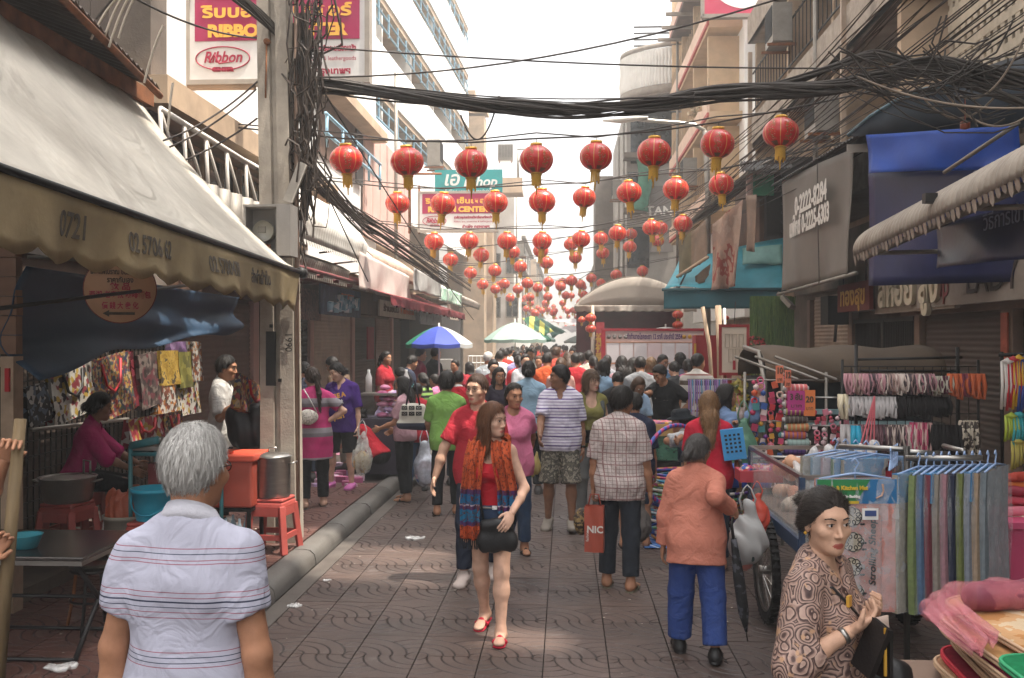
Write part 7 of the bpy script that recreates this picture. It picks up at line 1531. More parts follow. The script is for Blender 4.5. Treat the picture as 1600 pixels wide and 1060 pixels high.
for wx,lb in ((-.48,''),(.48,'')):
 o=W_.build('tyre', M(hx('1c1a19'),rough=.85,var=.2,bump=.2),Ct,(wx,-.1,.365));m=MB();m.lathe([(.27,-.012),(.292,-.02),(.292,.02),(.27,.012),(.27,-.012)],36,rot=Matrix.Rotation(PI/2,3,'Y'));m.build('rim', steel,o);m=MB();m.lathe([(0,-.05),(.03,-.05),(.03,.05),(0,.05)],10,rot=Matrix.Rotation(PI/2,3,'Y'))
 for i in range(28): a=2*PI*i/28;m.tube([((-1)**i*.03,.02*math.cos(a+.6),.02*math.sin(a+.6)),(0,.275*math.cos(a),.275*math.sin(a))],.0028,3,cap=False)
 m.build('spokes', steel,o)['kind']='stuff'
snack=[M(hx(c),rough=.6,var=.15,bump=.3) for c in ('d0a080', 'd8b094', 'c8886a', 'd8c4b0')];r3=random.Random(12)
for i in range(34): o=soft('snack_bag', [ell((0,0,0),(.085,.07,.05)),ell((.05,.02,.03),(.05,.05,.04))],.016,r3.choice(snack),None,wr=.012,wf=24,seed=i) if i < 5 else again(o,'snack_bag', None,mat=r3.choice(snack));o.location=(1.58+.32*r3.random()+.3*(i % 2),6.3+1.5*r3.random(),.80+.05*(i//6)+.02*r3.random());o.rotation_euler=(r3.random(),r3.random(),r3.random()*6);tag(o,'small bag of orange snacks heaped in the glass case of the handcart', 'snack bag', 'snack bags in the handcart')
clr=glow_free_clear((.92,.9,.88),.5,.15)
for i in range(5): o=soft('clear_bag', [cone((0,0,0),(.03*(i-2),.02,.12),.06,.02),cone((0,0,.1),(.05,0,.2),.02,.035)],.012,clr,None,wr=.012,wf=30,seed=i);o.location=(1.6+.13*i,6.5+.1*i,1.05);tag(o,'clear plastic bag top sticking up from the handcart, %s from the left' % ('first', 'second', 'third', 'fourth', 'fifth')[i],'bag', 'clear bags on the handcart')
pw=M(hx('c3c2c0'),rough=.35,var=.08,bump=.4,bscale=18,trans=.35)
def carrier(px,py,Y,s_,mat,label,dark=None,hh=1.0,seed=0):
 c_=P(px,py,Y);t=thing('carrier_bag', label,'bag', c_);o=soft('bag_body', [ell((0,0,-.10*hh),(.10,.075,.12*hh)),cone((0,0,-.05),(.005,0,.10*hh),.082,.038,.05,np.eye(3,dtype=np.float32),(1,.7,1))],.008,mat,t,wr=.014,wf=34,seed=seed);m=MB();[m.tube([(sx*.03,.01*sx,.09*hh),(sx*.045,0,.15*hh),(sx*.02,0,.21*hh),(0,.01,.23*hh)],[.014,.010,.007,.005],6,flat=.5) for sx in (-1,1)];m.build('handles', mat,t);t.scale=(s_,)*3
 if dark is not None: soft('contents', [ell((0,0,-.12*hh),(.085,.062,.09*hh))],.012,dark,t,wr=.008,wf=24)
 return t
carrier(1168,822,6.3,1.15,pw,'bulging white plastic carrier bag hanging on the handcart', M(hx('3a4a4a')),1.0,2);carrier(1183,795,6.5,.8,M(hx('c8503f'),rough=.4,var=.1,bump=.4,bscale=20,trans=.3),'red plastic bag hanging beside the white carrier', None,1,3);carrier(1163,858,7.2,.7,M(hx('c88a80'),rough=.4,var=.1,trans=.3),'pinkish plastic bag low behind the white carrier', None,1,5)
t=thing('plastic_tub', 'blue plastic tub of goods behind the orange blouse lady', 'tub', P(1168,745,8.6));m=MB();m.box((0,0,0),(.36,.3,.16),top=1.1);m.build('tub_body', M(hx('2a4aa0'),rough=.4,var=.08),t,bevel=.02);part(t,'rim', M(hx('3050a8'),rough=.4),((0,0,.085),(.42,.35,.02)))
t=thing('goods_tray', 'red tray of wrapped sweets on the cart corner', 'tray', P(1185,742,7.9));part(t,'tray_body', M(hx('a83a44'),var=.1),((0,0,0),(.34,.26,.09)));o=soft('sweets', [ell((.05*i-.1,.04*(i % 3)-.04,.05),(.06,.05,.035),.005) for i in range(5)],.014,cells(gpal,34),t,wr=.01,wf=40)
# hula hoops
hcol=[hx(c) for c in ('b83a6a', '3a5aa8', 'd8d0c8', 'c88a3a', '5a9a5a', '9ab0b8', 'c03a3a', 'e0dcd4', '6a4a9a', 'd0c04a', '8a9aa0', '2f8ab0')]
for i in range(26):
 c_=G(1052+rnd.uniform(-10,18),790,0);m=MB();r_=.42+.03*rnd.random();m.tube([(r_*math.cos(t),r_*math.sin(t),0) for t in [2*PI*k/32 for k in range(32)]],.014,6,closed=True)
 a_,b_=hcol[i % 12],hcol[(i*5+3) % 12];o=m.build('hula_hoop', repeat([(0,a_),(.5,b_)],.1,0,rough=.35),None,(1.25+rnd.uniform(-.10,.16),9.75+rnd.uniform(-.1,.15),.05+.024*i),(rnd.uniform(-.05,.05),rnd.uniform(-.05,.05),0));tag(o,'coloured plastic hoop lying in the tall pile of hoops', 'hoop', 'hoops lying in a pile')
m=MB();r_=.37;m.tube([(r_*math.cos(t),0,r_*math.sin(t)) for t in [2*PI*k/40 for k in range(40)]],.02,7,closed=True);hc_=P(1052,726,9.0);o=m.build('hula_hoop', repeat([(0,hx('b03a6a')),(.5,hx('3a5aa8'))],.06,0,rough=.35),None,hc_,(.1,.15,R(38)));tag(o,'purple and blue hoop held upright over the pile', 'hoop')
cloth('ground_sheet', 'blue checked plastic sheet under the pile of hoops', 'sheet', ((.75,9.2,.012),(1.75,9.2,.012),(1.75,10.4,.012),(.75,10.4,.012)),plaid(hx('3a6ab0'),hx('8ab0d8'),hx('d0dce8'),.08),6,6,.002)
# ================================================================= the middle of the street
Nb=thing('notice_board', 'wide cream notice board in a red frame with a purple Thai heading', 'notice board');Yb=19.0;a=P(945,605,Yb);b=P(1100,517,Yb);W=b.x-a.x;cx=(a.x+b.x)/2;Nb.location=(cx,Yb,0);zt,zb=b.z,.75;rf=M(hx('9a2430'),var=.1)
part(Nb,'panel', M(hx('cdb5b0'),rough=.6,var=.06),((0,0,(zt+zb)/2),(W,.04,zt-zb)))
part(Nb,'frame', rf,((-W/2-.03,0,(zt)/2),(.08,.1,zt)),((W/2+.03,0,(zt)/2),(.08,.1,zt)),((0,0,zt+.02),(W+.14,.1,.05)))
text('คำทำนายโชคชะตา 12 ราศี ประจำปี 2554', .14,M(hx('5a3a6a'),var=.05),Nb,(0,-.03,zt-.12),bold=.004,width=W*.56)
for i in range(8): MB().lathe([(0,-.01),(.045,-.005),(.035,.01),(0,.012)],6,(-W*.46+.11*i if i < 4 else W*.30+.11*(i-4),-.03,zt-.12),rot=Matrix.Rotation(PI/2,3,'X')).build('zodiac_mark', goldm if i > 3 else greyw,Nb)
for i in range(7):
 for j in range(3): part(Nb,'sheet', M(hx('d5cfd0') if i !=3 else hx('d8c4c4'),rough=.6,var=.04),((-W*.42+W*.14*i,-.026,zt-.43-.42*j),(W*.125,.012,.38)))
for j in range(4): part(Nb,'divider', M(hx('c88a5a')),((0,-.03,zt-.225-.42*j),(W*.98,.014,.012)))
Gt=thing('market_tent', 'cream canvas tent gate with an arched roof and scalloped eave', 'tent', (P(992,500,26).x,26,0));tc_=M(hx('bdb1a4'),rough=.75,var=.08,scale=1.5,bump=.1,dirt=.15,trans=.35)
hw=1.62;m=MB()
def arch(u,v): x_=-hw+2*hw*u;return (x_,-.2+2.6*v,2.88+.78*math.sin(PI*u)**.8+.03*math.sin(v*9+u*5))
m.sheet(arch,24,8);m.sheet(lambda u,v: (-hw+2*hw*u,-.2,2.88+.78*math.sin(PI*u)**.8*(1-v)),24,3);m.build('roof_canvas', tc_,Gt,solid=.008);m=MB();q0=MB();scallop_sheet(q0,-hw,hw,-.22,2.90,.16,.26,1,nsub=6);q0.build('valance', tc_,Gt,solid=.006)
for px in (926,1066): x_=P(px,500,25.8).x-Gt.location.x;m=MB();m.tube([(x_,-.2,0),(x_,-.2,2.9)],.05,7);m.build('post', M(hx('b8a898'),var=.1),Gt)
part(Gt,'red_backdrop', M(hx('5d2430'),rough=.8,var=.3,scale=3),((0,2.3,1.5),(3.1,.06,2.7)));part(Gt,'couplet', M(hx('a8323a'),var=.1),((P(938,560,25.7).x-Gt.location.x,-.28,1.7),(.22,.03,1.5)));text('福\n祿\n壽', .26,goldm,Gt,(P(938,560,25.7).x-Gt.location.x,-.31,1.75),bold=.01)
for i,(px,py,d_) in enumerate(((923,497,18),(923,514,18),(909,500,13),(1059,492,18),(1059,508,17),(1135,497,9),(1133,520,9))):
 c_=P(px,py,25.4 if i < 5 else 19);k=d_*c_.y/F/2;L_=thing('paper_lantern', 'red paper lantern hanging at the tent gate, %s' % ('upper left', 'lower left', 'outermost left', 'upper right', 'lower right', 'small upper one by the bamboo poles', 'small lower one by the bamboo poles')[i],'lantern', c_,0,'lanterns at the tent gate');L_.scale=(k,k,k*.85)
 for me,nm in zip(LS,('silk_body', 'cap', 'tassel', 'hook', 'base_ring')): again(me,nm,L_)
umbrella(1040,511,526,38,20.5,[uw,M(hx('d5d2cc'),rough=.6,var=.05,trans=.3)],'white market umbrella peeking over the notice board')
text_m=wht
# goods stall in front of the black shirted seller
t=thing('goods_table', 'trestle stall with hanging purple strings and small toys in the middle of the street', 'stall', (2.0,11.9,0));part(t,'tabletop', M(hx('a88a64'),var=.15),((0,0,.80),(1.5,.8,.04)));part(t,'leg', blackm,*[((sx*.7,sy*.35,.4),(.04,.04,.8)) for sx in (-1,1) for sy in (-1,1)]);m=MB()
for sx in (-.45,.45): m.tube([(sx,.1,.8),(sx,.1,1.5)],.014,5)
m.tube([(-.5,.1,1.5),(.5,.1,1.5)],.012,5);m.build('hanging_frame', galv,t)
pm_=[M(hx(c),rough=.6,var=.12) for c in ('8a6aa8', 'a88ac0', '4a8ab0', 'b8b0c0', '7a5a98')]
for i in range(22): m=MB();x_=-.48+.022*i;m.tube([(0,0,0),(.01*math.sin(i),-.02,-.2),(.02*math.sin(i*2),0,-.42-.06*math.sin(i*3))],.008,4);o=m.build('hanging_string', pm_[i % 5],t,(x_,.07,1.5))
for i in range(9): o=soft('pouch', [ell((0,0,0),(.045,.03,.075)),ell((0,0,.06),(.02,.02,.04))],.014,M(hx(('c8c0b0', '8a3a3a', 'd87a4a', '3a3a44', 'b8a898')[i % 5]),var=.1),t) if i ==0 else again(o,'pouch', t,mat=M(hx(('c8c0b0', '8a3a3a', 'd87a4a', '3a3a44', 'b8a898')[i % 5]),var=.1));o.location=(.08+.05*i,.04,1.36-.03*(i % 3))
for i in range(12): MB().lathe([(0,-.04),(.04,0),(0,.045)],8,(-.5+.085*i,-.25+.06*(i % 3),.87)).build('toy_ball', M(gpal[i % 12],rough=.5),t)
t=thing('wooden_crate', 'pale wooden crate on a green tub behind the checked shirt man', 'crate', (P(1030,655,10.6).x,10.6,.72));part(t,'crate_body', M(hx('b8925a'),rough=.7,var=.15,stretch=(1,1,6)),((0,0,.3),(.42,.4,.13)));part(t,'contents', cells(gpal,24),((0,0,.37),(.36,.34,.02)));part(t,'green_tub', glow_free_clear(hx('5a8a72'),.8,.2),((0,0,.1),(.36,.34,.26)));part(t,'stand', blackm,((0,0,-.38),(.4,.38,.68)))
# pink goods on the left pavement
t=thing('snack_stand', 'stand stacked with pink packets and white bottles on the left pavement', 'stand', (P(612,620,13.2).x,13.2,.12));part(t,'table', M(hx('3a3440'),var=.2),((0,0,.42),(1.0,.6,.75)));pk2=[M(hx(c),rough=.4,var=.15,bump=.1) for c in ('c87a9a', 'd898b0', 'b05a80', 'd8b8c8', 'b89ac0')]
for i in range(16): o=soft('packet', [ell((0,0,0),(.09,.07,.035)),ell((.03,0,.01),(.05,.05,.03))],.016,pk2[0],t,wr=.006,wf=30) if i ==0 else again(o,'packet', t,mat=pk2[i % 5]);o.location=(-.12+.1*(i % 3)+.03*(i % 2),-.05+.05*(i % 2),.83+.075*(i//3));o.rotation_euler=(0,0,i)
for x_ in (-.3,.22): MB().lathe([(0,0),(.045,0),(.045,.2),(.018,.27),(.02,.31),(0,.31)],10,(x_,-.1,1.15)).build('bottle', wht,t)
part(t,'bottle_shelf', galv,((-.05,-.05,1.12),(.7,.25,.03)))
m=MB();r3=random.Random(31)
for i in range(34): c_=G(520+r3.uniform(-30,40),735+r3.uniform(-35,25),.13);m.mi=i % 5;m.box(c_,(.14,.12,.05+.05*r3.random()),Matrix.Rotation(r3.random()*3,3,'Z'))
tag(m.build('goods_on_cloth', pk2),'pink and white goods spread on the pavement behind the purple shirt woman', 'goods', kind='stuff')
t=thing('steamer_cabinet', 'stacked white wire cabinet of food under the blue umbrella', 'cabinet', (P(693,570,19).x,19,.12));[part(t,'shelf_box', M(hx('a8a29a'),rough=.5,var=.15),((0,0,.9+.24*i),(.34,.3,.2))) for i in range(3)];part(t,'stand', blackm,((0,0,.4),(.34,.3,.8)))
t=thing('wire_cage', 'white wire cage beside the pale shirted men', 'cage', (P(748,570,18.5).x,18.5,.12));m=MB()
for i in range(6): m.tube([(-.2+.08*i,0,.9),(-.2+.08*i,0,1.55)],.008,4)
for i in range(6): m.tube([(-.2,0,.9+.13*i),(.2,0,.9+.13*i)],.008,4)
m.build('wires', wht,t);part(t,'stand', galv,((0,0,.45),(.4,.3,.9)))
# far canopies closing the view
for i,(x0,x1,y0_,y1_,Y,c,lb) in enumerate(((862,925,510,516,60,'b8b0b0', 'pale far canopy over the end of the street'),(855,930,499,505,75,'c0b4b4', 'second pale canopy farther down the street'))): cloth('far_canopy', lb,'canopy', (P(x0,y0_,Y+3),P(x1,y0_,Y+3),P(x1,y1_,Y),P(x0,y1_,Y)),M(hx(c),trans=.4),8,3,.1)
# ================================================================= everybody in the street
def cm(c,**k): return M(hx(c),rough=.85,fold=6.5,var=k.pop('var', .08),scale=5,bump=.35,bscale=k.pop('bscale', 120),spec=.2,**k)
def T(c,**k): return dict(mat=cm(c) if isinstance(c,str) else c,**k)
JEAN=cm('2b3442', var=.25);JEANB=cm('34465f', var=.25);BLK=cm('1a1a1c', var=.2);DKG=cm('2e2d2f', var=.2);KHA=cm('8a8070');BRN=cm('4a3a30')
SH=dict(kind='shoe', mat=M(hx('4a4644'),rough=.6));SHW=dict(kind='shoe', mat=M(hx('b8b0a8'),rough=.6,var=.2));SD=dict(kind='sandal', mat=M(hx('2a2422'),rough=.6));SHK=dict(kind='shoe', mat=M(hx('1c1a1a'),rough=.5))
def PP(label,px,ytop,Y,yaw,z0=0,h=None,**kw):
 d=ray(px,ytop);t=Y/d.y;p=P(px,530,Y);h=h or CAMH-z0-(ytop-CY)/F*t
 return person(label,p.x,p.y,yaw,h=h,z=z0,**kw)
tr=lambda c=JEAN,**k: dict(mat=c,**k)
hs_=lambda s='short', m=BLACK,**k: dict(style=s,mat=m,**k)
# 1 grey haired man
RD,NV=hx('8e5560'),hx('3a3d4e')
bands=[]
for z0,cs in ((1.378,(RD,)),(1.362,(NV,NV)),(1.347,(RD,)),(1.338,(RD,)),(1.262,(RD,)),(1.249,(RD,)),(1.234,(NV,NV)),(1.219,(NV,)),(1.207,(RD,)),(1.19,(RD,)),(1.095,(RD,)),(1.082,(NV,)),(1.068,(NV,)),(1.055,(RD,))): bands.append((z0,z0+(.0022 if len(cs) ==1 else .0044),cs[0]))
polo=stripes(hx('a7a6b4'),[(a,b,c) for a,b,c in bands],.9,1.5,rough=.85,var=.05,bump=.12,bscale=320,spec=.15,scale=4,fold=8)
f=PP('grey haired man in a white striped polo shirt seen from behind in the foreground', 298,672,2.75,-4,lod=0,w=.88,skin='tan', hy=-12,hp=3,aR=(-4,13,6,2),aL=(-2,15,8,3),lR=(6,4,3,0),lL=(-6,6,3,0),top=dict(mat=polo,neck='collar', sleeve=.60,hem=-.16,off=.012,soff=.022,wr=.009,wf=11,flare=.02,collar=M(hx('bcbac2'),rough=.8,var=.04,bump=.3,bscale=200)),bottom=tr(cm('8a8478')),hair=hs_('short', GREY,vol=.013,nape=.058,n=6500,sl=.03,lift=.006,am=.0016,c=.006),shoes=SH,seed=2)
glasses(f,blackm);band(f,'L', steel,'wristwatch', -.02,.034);band(f,'R', M(hx('d86a8a'),rough=.5),'bracelet', -.01,.034,.006)
m=MB();m.tube([tuple(f.head+f.T @ np.array([.062*math.cos(t),-.02+.058*math.sin(t),-.125+.018*math.sin(t)])+np.array([0,0,f.dz])) for t in [2*PI*i/20 for i in range(20)]],.0022,4,closed=True);m.build('necklace', M(hx('b89a5a'),metal=.7,rough=.3),f.root)
# 2 woman vendor in patterned blouse
def swirl_cloth():
 m,nt,p=_new('swirl_print');vec=_coord(nt);v=_n(nt,'ShaderNodeTexVoronoi');v.inputs['Scale'].default_value=15;nz=_noise(nt,vec,9,2);mv=_n(nt,'ShaderNodeMix', data_type='VECTOR');mv.inputs[0].default_value=.06;nt.links.new(vec,mv.inputs[4]);nt.links.new(nz.outputs['Color'],mv.inputs[5]);nt.links.new(mv.outputs[1],v.inputs['Vector'])
 s=_math(nt,'FRACT', _math(nt,'MULTIPLY', v.outputs['Distance'],6.5));c=_ramp(nt,s,[(0,hx('3a2a28')),(.32,hx('55403c')),(.5,hx('8f7469')),(.85,hx('a3887b'))])
 fl=_noise(nt,vec,22,2);f_=_ramp(nt,fl.outputs[0],[(.60,(0,0,0)),(.66,(1,1,1))]);c=_mix(nt,f_,c,hx('b08a6c'))
 finish(nt,p,c,vec,rough=.6,var=.12,bump=.3,bscale=90,spec=.3,fold=8);return m
f=PP('woman in a brown swirl print blouse with a hair bun holding money', 1283,768,3.3,-124,lod=0,sex='f', w=.98,bust=.25,fat=.02,skin='pale', hy=-40,hp=2,hr=0,aR=('ik', P(1352,1010,3.12),(.9,-.6,-.8)),aL=('ik', P(1372,985,3.28),(-.4,-.5,-1)),nR=(-.5,.2,.6),nL=(.5,.2,.6),curlR=48,curlL=50,thumb=.2,
       top=dict(mat=swirl_cloth(),neck='v', sleeve=1.42,hem=-.24,off=.02,soff=.03,wr=.007,wf=12,flare=.03,name='blouse'),bottom=tr(BRN,waist=.02),hair=hs_('bun', hairmat((.010,.008,.007),(.075,.06,.052),.32,(75,7,40)),vol=.011,line=.004,bz=.06,nape=.03,n=8000,sl=.042,comb=(0,-1.3,.25),lift=.0012,c=.012,rad=.3,am=.0004,rn=.06),shoes=SD,lips='tan', seed=4,expr=.0014)
band(f,'R', steel,'wristwatch', -.03,.031,.009);band(f,'L', M(hx('3a8a5a'),rough=.5),'green_band', -.03,.03,.005)
sp_=[tuple(np.array(v)+np.array([0,0,f.dz])) for v in ((.13,-.06,1.385),(.10,.08,1.36),(.03,.155,1.25),(-.06,.17,1.12),(-.13,.13,.98))];m=MB();m.tube(sp_,.013,6,flat=.35);m.build('bag_strap', M(hx('1d1a1a'),rough=.4),f.root);part(f.root,'buckle', goldm,((.065,.128,1.31+f.dz),(.03,.012,.04)))
m=MB();m.lathe([(0,-.008),(.008,0),(0,.008)],8,tuple(f.head+f.Hd @ np.array([.082,-.012,-.035])+np.array([0,0,f.dz])));m.build('earring', goldm,f.root)
t=thing('wallet', 'open black wallet in the blouse vendor\'s hands', 'wallet', P(1362,1012,3.1),R(20));o=part(t,'cover', M(hx('1b1818'),rough=.35),((0,0,0),(.018,.10,.17)));o.rotation_euler=(.2,.3,0);o=part(t,'coin_flap', M(hx('1b1818'),rough=.35),((.035,0,-.02),(.012,.10,.15)));part(t,'zip', goldm,((.012,-.05,.0),(.008,.006,.15)))
t=thing('banknote', 'folded banknote in the blouse vendor\'s far hand', 'banknote', P(1378,990,3.2));cloth('note', None,None,((-.03,0,.05),(.02,0,.06),(.03,.01,-.04),(-.02,0,-.05)),M(hx('c0a89a'),rough=.6),4,4,.006).parent=t
t=thing('money_bag', 'black shoulder pouch hanging before the blouse vendor', 'bag', f.W((-.14,.16,.95)));soft('pouch', [ell((0,0,0),(.13,.06,.09)),ell((0,0,.05),(.12,.04,.05))],.012,M(hx('1d1b1b'),rough=.45,var=.15),t,wr=.006,wf=20)
# 3 woman with the orange scarf
f=PP('woman in red top and denim shorts wearing an orange and blue scarf', 768,631,6.45,172,lod=0,sex='f', w=.9,bust=.35,skin='fair', hy=62,hp=4,aR=(-6,14,2,4),aL=(10,24,50,-14),lL=(11,6,1,-4),lR=(-9,16,2,12),nL=(.5,-.5,-.3),
       top=dict(mat=cm('b0202c'),neck='scoop', sleeve=0,strap=.43,hem=.035,off=.008,wr=.003,name='tank_top'),bottom=dict(mat=cm('35435c', var=.3),len=.40,off=.010,waist=.05,name='denim_shorts'),hair=hs_('bob', AUBURN,len=.235,vol=.016,wd=1.0,n=6500,sl=.06,comb=(0,-.15,-1),lift=.003,c=.004,line=-.004,am=.002),shoes=dict(kind='sandal', mat=M(hx('b01c34'),rough=.9,var=.2,bump=.8)),lips='fair', seed=5)
def scarf_mat():
 m,nt,p=_new('scarf_print');vec=_coord(nt);s=_n(nt,'ShaderNodeSeparateXYZ');nt.links.new(vec,s.inputs[0]);n1=_noise(nt,vec,45,4,.7)
 base=_ramp(nt,_math(nt,'MULTIPLY', _math(nt,'SUBTRACT', s.outputs[2],.65),1.15),[(0,hx('b04a26')),(.20,hx('b04a26')),(.21,hx('4a2a5a')),(.245,hx('1f6a8a')),(.34,hx('4a2a5a')),(.375,hx('b8a8b0')),(.385,hx('1f5f86')),(.47,hx('4a2a5a')),(.51,hx('b04f2e'))],True)
 c=_mix(nt,_ramp(nt,n1.outputs[0],[(.50,(0,0,0)),(.60,(1,1,1))]),base,hx('5a2418'));finish(nt,p,c,vec,rough=.85,var=.1,bump=.4,bscale=150,spec=.15);return m
sm_=scarf_mat();dz=f.dz;m=MB()
def panel(x0,x1,y0,ztop,zbot,wt,wb,ph):
 def fn(u,v):
  z_=ztop+(zbot-ztop)*v;xc=x0+(x1-x0)*min(1,v*1.6);wd=wt+(wb-wt)*v;yy=y0*math.sin(min(1,v*2.6+.25)*PI/2)+.012;return (xc+(u-.5)*wd,yy+.022*math.sin(u*17+ph+v*2)*(.5+v*.6)+.012*math.sin(u*31+v*5)-.03*abs(u-.5),z_+dz+.008*math.sin(u*20))
 return fn
m.sheet(panel(.085,.125,.16,1.44,.74,.15,.15,0),26,30);m.sheet(panel(-.085,-.15,.16,1.44,.93,.15,.13,2),26,26)
def neckroll(u,v): a=R(-20)+R(220)*u;b_=2*PI*v;rr=.045+.012*math.sin(u*26);return (.10*math.cos(a)+rr*math.cos(b_)*math.cos(a)*.8,-.02-.085*math.sin(a)-rr*math.cos(b_)*math.sin(a)*.8,1.425+.03*math.sin(a)+rr*.8*math.sin(b_)+dz+.006*math.sin(u*40))
m.sheet(neckroll,40,10);o=m.build('scarf', sm_,f.root,solid=.006);m=MB()
for k in range(22):
 for (xc,z_,wb) in ((.125,.745,.15),(-.15,.935,.13)): x_=xc+(k/21-.5)*wb;m.tube([(x_,.165,z_+dz),(x_+.004*math.sin(k*3),.165,z_-.04+dz),(x_+.01*math.sin(k),.17,z_-.075+dz)],.0032,3)
m.build('fringe', BLK,o)['kind']='stuff'
m=MB()
for k in range(26): a=PI*k/25;x_=-.075+.15*k/25;m.lathe([(0,-.012),(.013,0),(0,.012)],6,(x_,.118+.02*math.sin(a)*1.2,1.245-.03*math.sin(a)+dz))
m.build('ruffle', cm('b8202c'),f.root)
m=MB();m.tube([(.145*math.cos(t),.005+.112*math.sin(t),.962+dz) for t in [2*PI*i/30 for i in range(30)]],.017,6,closed=True,flat=.4);m.build('belt', greyw,f.root);part(f.root,'belt_tag', wht,((-.05,.122,.965+dz),(.035,.01,.026)))
t=thing('handbag', 'black leather shoulder bag of the woman with the orange scarf', 'bag', f.W((-.075,.165,.80)),R(172));soft('bag_body', [cone((-.09,0,-.05),(.09,0,-.06),.05,.05,.03,np.eye(3,dtype=np.float32),(1,.6,1.6)),cone((-.08,0,.06),(.08,0,.05),.03,.03,.05)],.012,M(hx('1c1b1c'),rough=.42,var=.12,bump=.2),t,wr=.004);m=MB();m.tube([(.09,0,.08),(.13,-.02,.3),(.12,-.06,.52)],.008,5);m.build('strap', M(hx('1c1b1c'),rough=.4),t);part(t,'stud', steel,((.05,-.04,-.02),(.012,.012,.012)))
for k,sd in (('R', 1),('L', -1)): pass
# 4 man with glasses
f=PP('man in a red t-shirt and glasses walking behind the scarf woman', 747,586,7.9,178,lod=0,w=.88,skin='pale', hy=-24,hp=2,aR=(16,26,8,16),aL=(-8,10,0,6),lR=(8,6,3,0),lL=(-8,14,3,10),top=T('a52a35', neck='crew', sleeve=.8,hem=-.13),bottom=tr(cm('262c3a', var=.2)),hair=hs_('short', hairmat((.03,.017,.012),(.11,.06,.04)),vol=.010,n=3200,sl=.022,c=.012,line=.0),shoes=dict(kind='shoe', mat=M(hx('b8a8a0'),rough=.6)),lips='pale', seed=6);glasses(f,blackm)
f=PP('woman in a pink t-shirt with sunglasses pushed up on her hair', 802,600,8.9,184,lod=1,sex='f', skin='tan', hy=22,hp=6,aL=('ik', P(836,706,9.5),(-.6,-.2,-1)),aR=(0,10,8,4),lR=(8,6,3,0),top=T('c8708e', sleeve=.7,hem=-.14),bottom=tr(JEANB),hair=hs_('pony', BLACK,line=.012,c=-.002),shoes=SD,seed=7);glasses(f,blackm,up=1)
camo=cells([hx('6a6458'),hx('8a8274'),hx('4a4640'),hx('5d574c'),hx('96907f')],16,'NOISE', rough=.85,var=.08,bump=.3)
pst=repeat([(0,hx('cfc9d4')),(.16,hx('58407a')),(.30,hx('cfc9d4')),(.52,hx('8a7fa0')),(.62,hx('cfc9d4')),(.8,hx('a8a0b4'))],.098,2,rough=.8,var=.05,bump=.3,fold=6.5)
f=PP('man in a purple striped polo and camouflage shorts looking to the side', 876,578,10.1,176,lod=1,w=.97,skin='brown', hy=-70,hp=2,aR=('ik', P(840,707,9.6),(.7,-.3,-1)),aL=(-4,11,6,4),lR=(4,12,5,14),lL=(8,6,4,0),top=dict(mat=pst,neck='collar', sleeve=.84,hem=-.12,off=.034,soff=.028,collar=cm('6a4f8a')),bottom=dict(mat=camo,len=1.06,off=.024,flare=.03,name='camouflage_shorts'),hair=hs_('short', BLACK,vol=.016),shoes=dict(kind='croc', mat=M(hx('857c72'),rough=.6)),seed=8);glasses(f,blackm,up=1);band(f,'L', blackm)
t=thing('plastic_bag', 'yellowish plastic bag of fruit held by the striped polo man', 'bag', P(838,722,9.5));soft('bag_body', [ell((0,0,-.04),(.05,.045,.085)),cone((0,0,0),(.01,0,.09),.03,.012),ell((-.035,0,-.1),(.04,.03,.05))],.011,M(hx('b8a468'),rough=.35,var=.2,trans=.3,bump=.3),t,wr=.008,wf=30)
# 7 checked shirt man
chk=plaid(hx('b7a9a3'),hx('6a5458'),hx('8a6a68'),.032,.10,rough=.85,var=.06,bump=.3,fold=6.5)
f=PP('man in a pale checked shirt and dark jeans walking away', 968,607,7.75,-14,lod=0,w=.93,skin='tan', hy=-30,hp=10,aR=(2,14,10,6),aL=(2,12,10,4),lR=(-4,4,3,0),lL=(6,10,3,0),curlL=70,top=dict(mat=chk,neck='collar', sleeve=.92,hem=-.17,off=.024,soff=.03,wr=.008,flare=.03,collar=chk),bottom=tr(cm('2a2e35', var=.3),off=.016),hair=hs_('short', BLACK,vol=.020,nape=.08,n=4200,sl=.035,c=.014),shoes=dict(kind='sandal', mat=M(hx('6a6452'),rough=.7)),seed=9)
bagr=M(hx('a04836'),rough=.4,var=.1,bump=.25,bscale=16);t=thing('shopping_bag', 'red orange shopping bag lettered NIC carried by the checked shirt man', 'bag', P(929,826,7.6),R(-8));m=MB();m.sheet(lambda u,v: ((u-.5)*.15,-.045+.008*math.sin(u*9+v*6),(v-.5)*.36),6,8);m.sheet(lambda u,v: ((.5-u)*.15,.045,(v-.5)*.36),4,4);[m.sheet(lambda u,v: (s_*.075,(u-.5)*.09*s_,(v-.5)*.36),3,4) for s_ in (-1,1)];m.build('bag_body', bagr,t);text('NIC', .075,wv,t,(.01,-.06,.0),bold=.002);text('fashion', .03,wv,t,(-.05,-.06,-.05),(PI/2,-PI/2,0));m=MB();m.tube([(-.05,0,.18),(-.03,0,.27),(.03,0,.27),(.05,0,.18)],.006,5);m.build('handle', bagr,t)
t=thing('woven_purse', 'round brown beaded purse beside the red shopping bag', 'purse', P(909,815,7.75));soft('purse_body', [ell((0,0,0),(.065,.05,.11))],.01,cells([hx('3a2a20'),hx('6a5438'),hx('2a1e18'),hx('8a744a')],55),t,wr=.005,wf=60)
